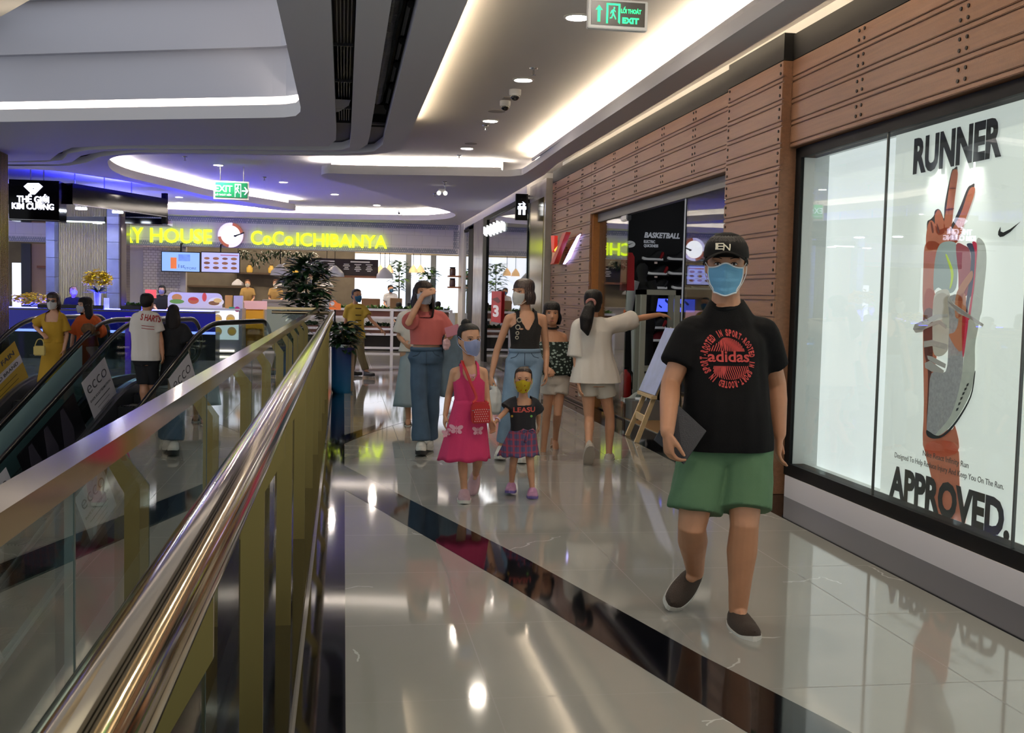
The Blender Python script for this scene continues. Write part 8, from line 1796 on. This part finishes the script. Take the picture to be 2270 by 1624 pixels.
for sd in 'RL': shoe_on(S, sd, M('dark slipper', '18181a'), DSOLE, name='shoe', low=True)
c = atY(424, 778, Yb - .05); bm = BM(); box(bm, c.x - .04, c.x + .05, c.y - .06, c.y + .06, c.z - .05, c.z + .04, .012); setp(obj('black_bag', bm, M('black leather', '0c0c0e', rough=.35)), 'black bag at the elbow of the woman in the black dress', 'bag')
# ------------------------------------------------------------------ staff far behind
def staff(label, Y, px, pyt, hgt, shirtm, skin='fair', mask=None, face=(0, -1), style='short', hairm=None, arms=None, tilt=-.15, low=None):
    k = FPX / Y; s = hgt / 1.7; X = lambda m: px + m * k * s; Z = lambda m: pyt + m * k * s
    F_ = lambda a, b: Vector((atY(px, pyt, Y).x + a, Y + b, .085 if b == 0 else .03))
    J = dict(head=(px, Z(.12), -.03), neck=(px, Z(.26), 0), shR=(X(-.15), Z(.32), 0), shL=(X(.15), Z(.32), 0), elR=(X(-.20), Z(.58), -.05), wrR=(X(-.10), Z(.70), -.26), elL=(X(.20), Z(.58), -.05), wrL=(X(.10), Z(.70), -.26), hipR=(X(-.09), Z(.88), 0), hipL=(X(.09), Z(.88), 0), knR=(X(-.09), Z(1.28), 0), knL=(X(.09), Z(1.28), 0), anR=F_(-.09, 0), anL=F_(.09, 0), toR=F_(-.09, -.18), toL=F_(.09, -.18))
    if arms: J.update(arms)
    S = person(label, Y, hgt, 'woman', J, skin=skin, face=face, head_tilt=tilt, vox=.013, eyes=Y < 24)
    top(S, shirtm, hem=-.1, infl=.02, sleeve=.7, sleeve_infl=.03, vox=.014, amp=.005, name='shirt'); trousers(S, M('dark staff trousers', '1a1a1e', rough=.9), length=.97, waist=.1, vox=.014, name='trousers'); hair(S, hairm or HAIRK, style, .08, vox=.012)
    if mask: face_mask(S, mask, 'cup', loops=False)
    return S
DKS = M('dark staff shirt', '16161c', rough=.9); TAN = M('tan cook shirt', 'a98c58', rough=.9); WHS_ = M('pale staff shirt', 'b8bcc8', rough=.9)
staff('shop assistant in black bending over the blue counter, below the yellow orchids', 23.7, 163, 635, 1.58, DKS, mask=WM, face=(.5, -1), tilt=-.5, style='tied')
staff('shop assistant in black with a lilac mask, behind the red notice and the food pictures', 26.6, 359, 633, 1.55, DKS, mask=M('lilac mask', 'a4a0e0', rough=.9), style='bob')
staff('cook in a tan shirt and brown cap, next to the kitchen shelf', 31.4, 549, 620, 1.58, TAN, mask=WM, hairm=M('brown cook cap', '4a2c1c', rough=.8))
staff('cook in a tan shirt under the large grey lamp beside the tall plant', 31.4, 611, 620, 1.58, TAN, mask=WM, hairm=M('brown cook cap', '4a2c1c'))
staff('waiter in a pale shirt against the bright window, blue mask', 32.2, 866, 632, 1.62, WHS_, mask=M('teal blue mask', '3f7fb0'), face=(.3, -1))
staff('helper in a brown cap behind the orange board', 30.7, 729, 645, 1.5, WHS_, mask=WM, hairm=M('brown cook cap', '4a2c1c'))
def seated(label, Y, px, pyt, m):
    S = staff(label, Y, px, pyt, 1.25, m, face=(0, 1), tilt=0, style='short'); return S
seated('dark haired diner beyond the white fence, left of the woman in coral', 28.3, 884, 671, M('black diner shirt', '121214', rough=.9)); seated('dark haired diner beyond the white fence, right of the woman in coral', 28.3, 971, 669, M('grey diner shirt', '3a3a40', rough=.9))
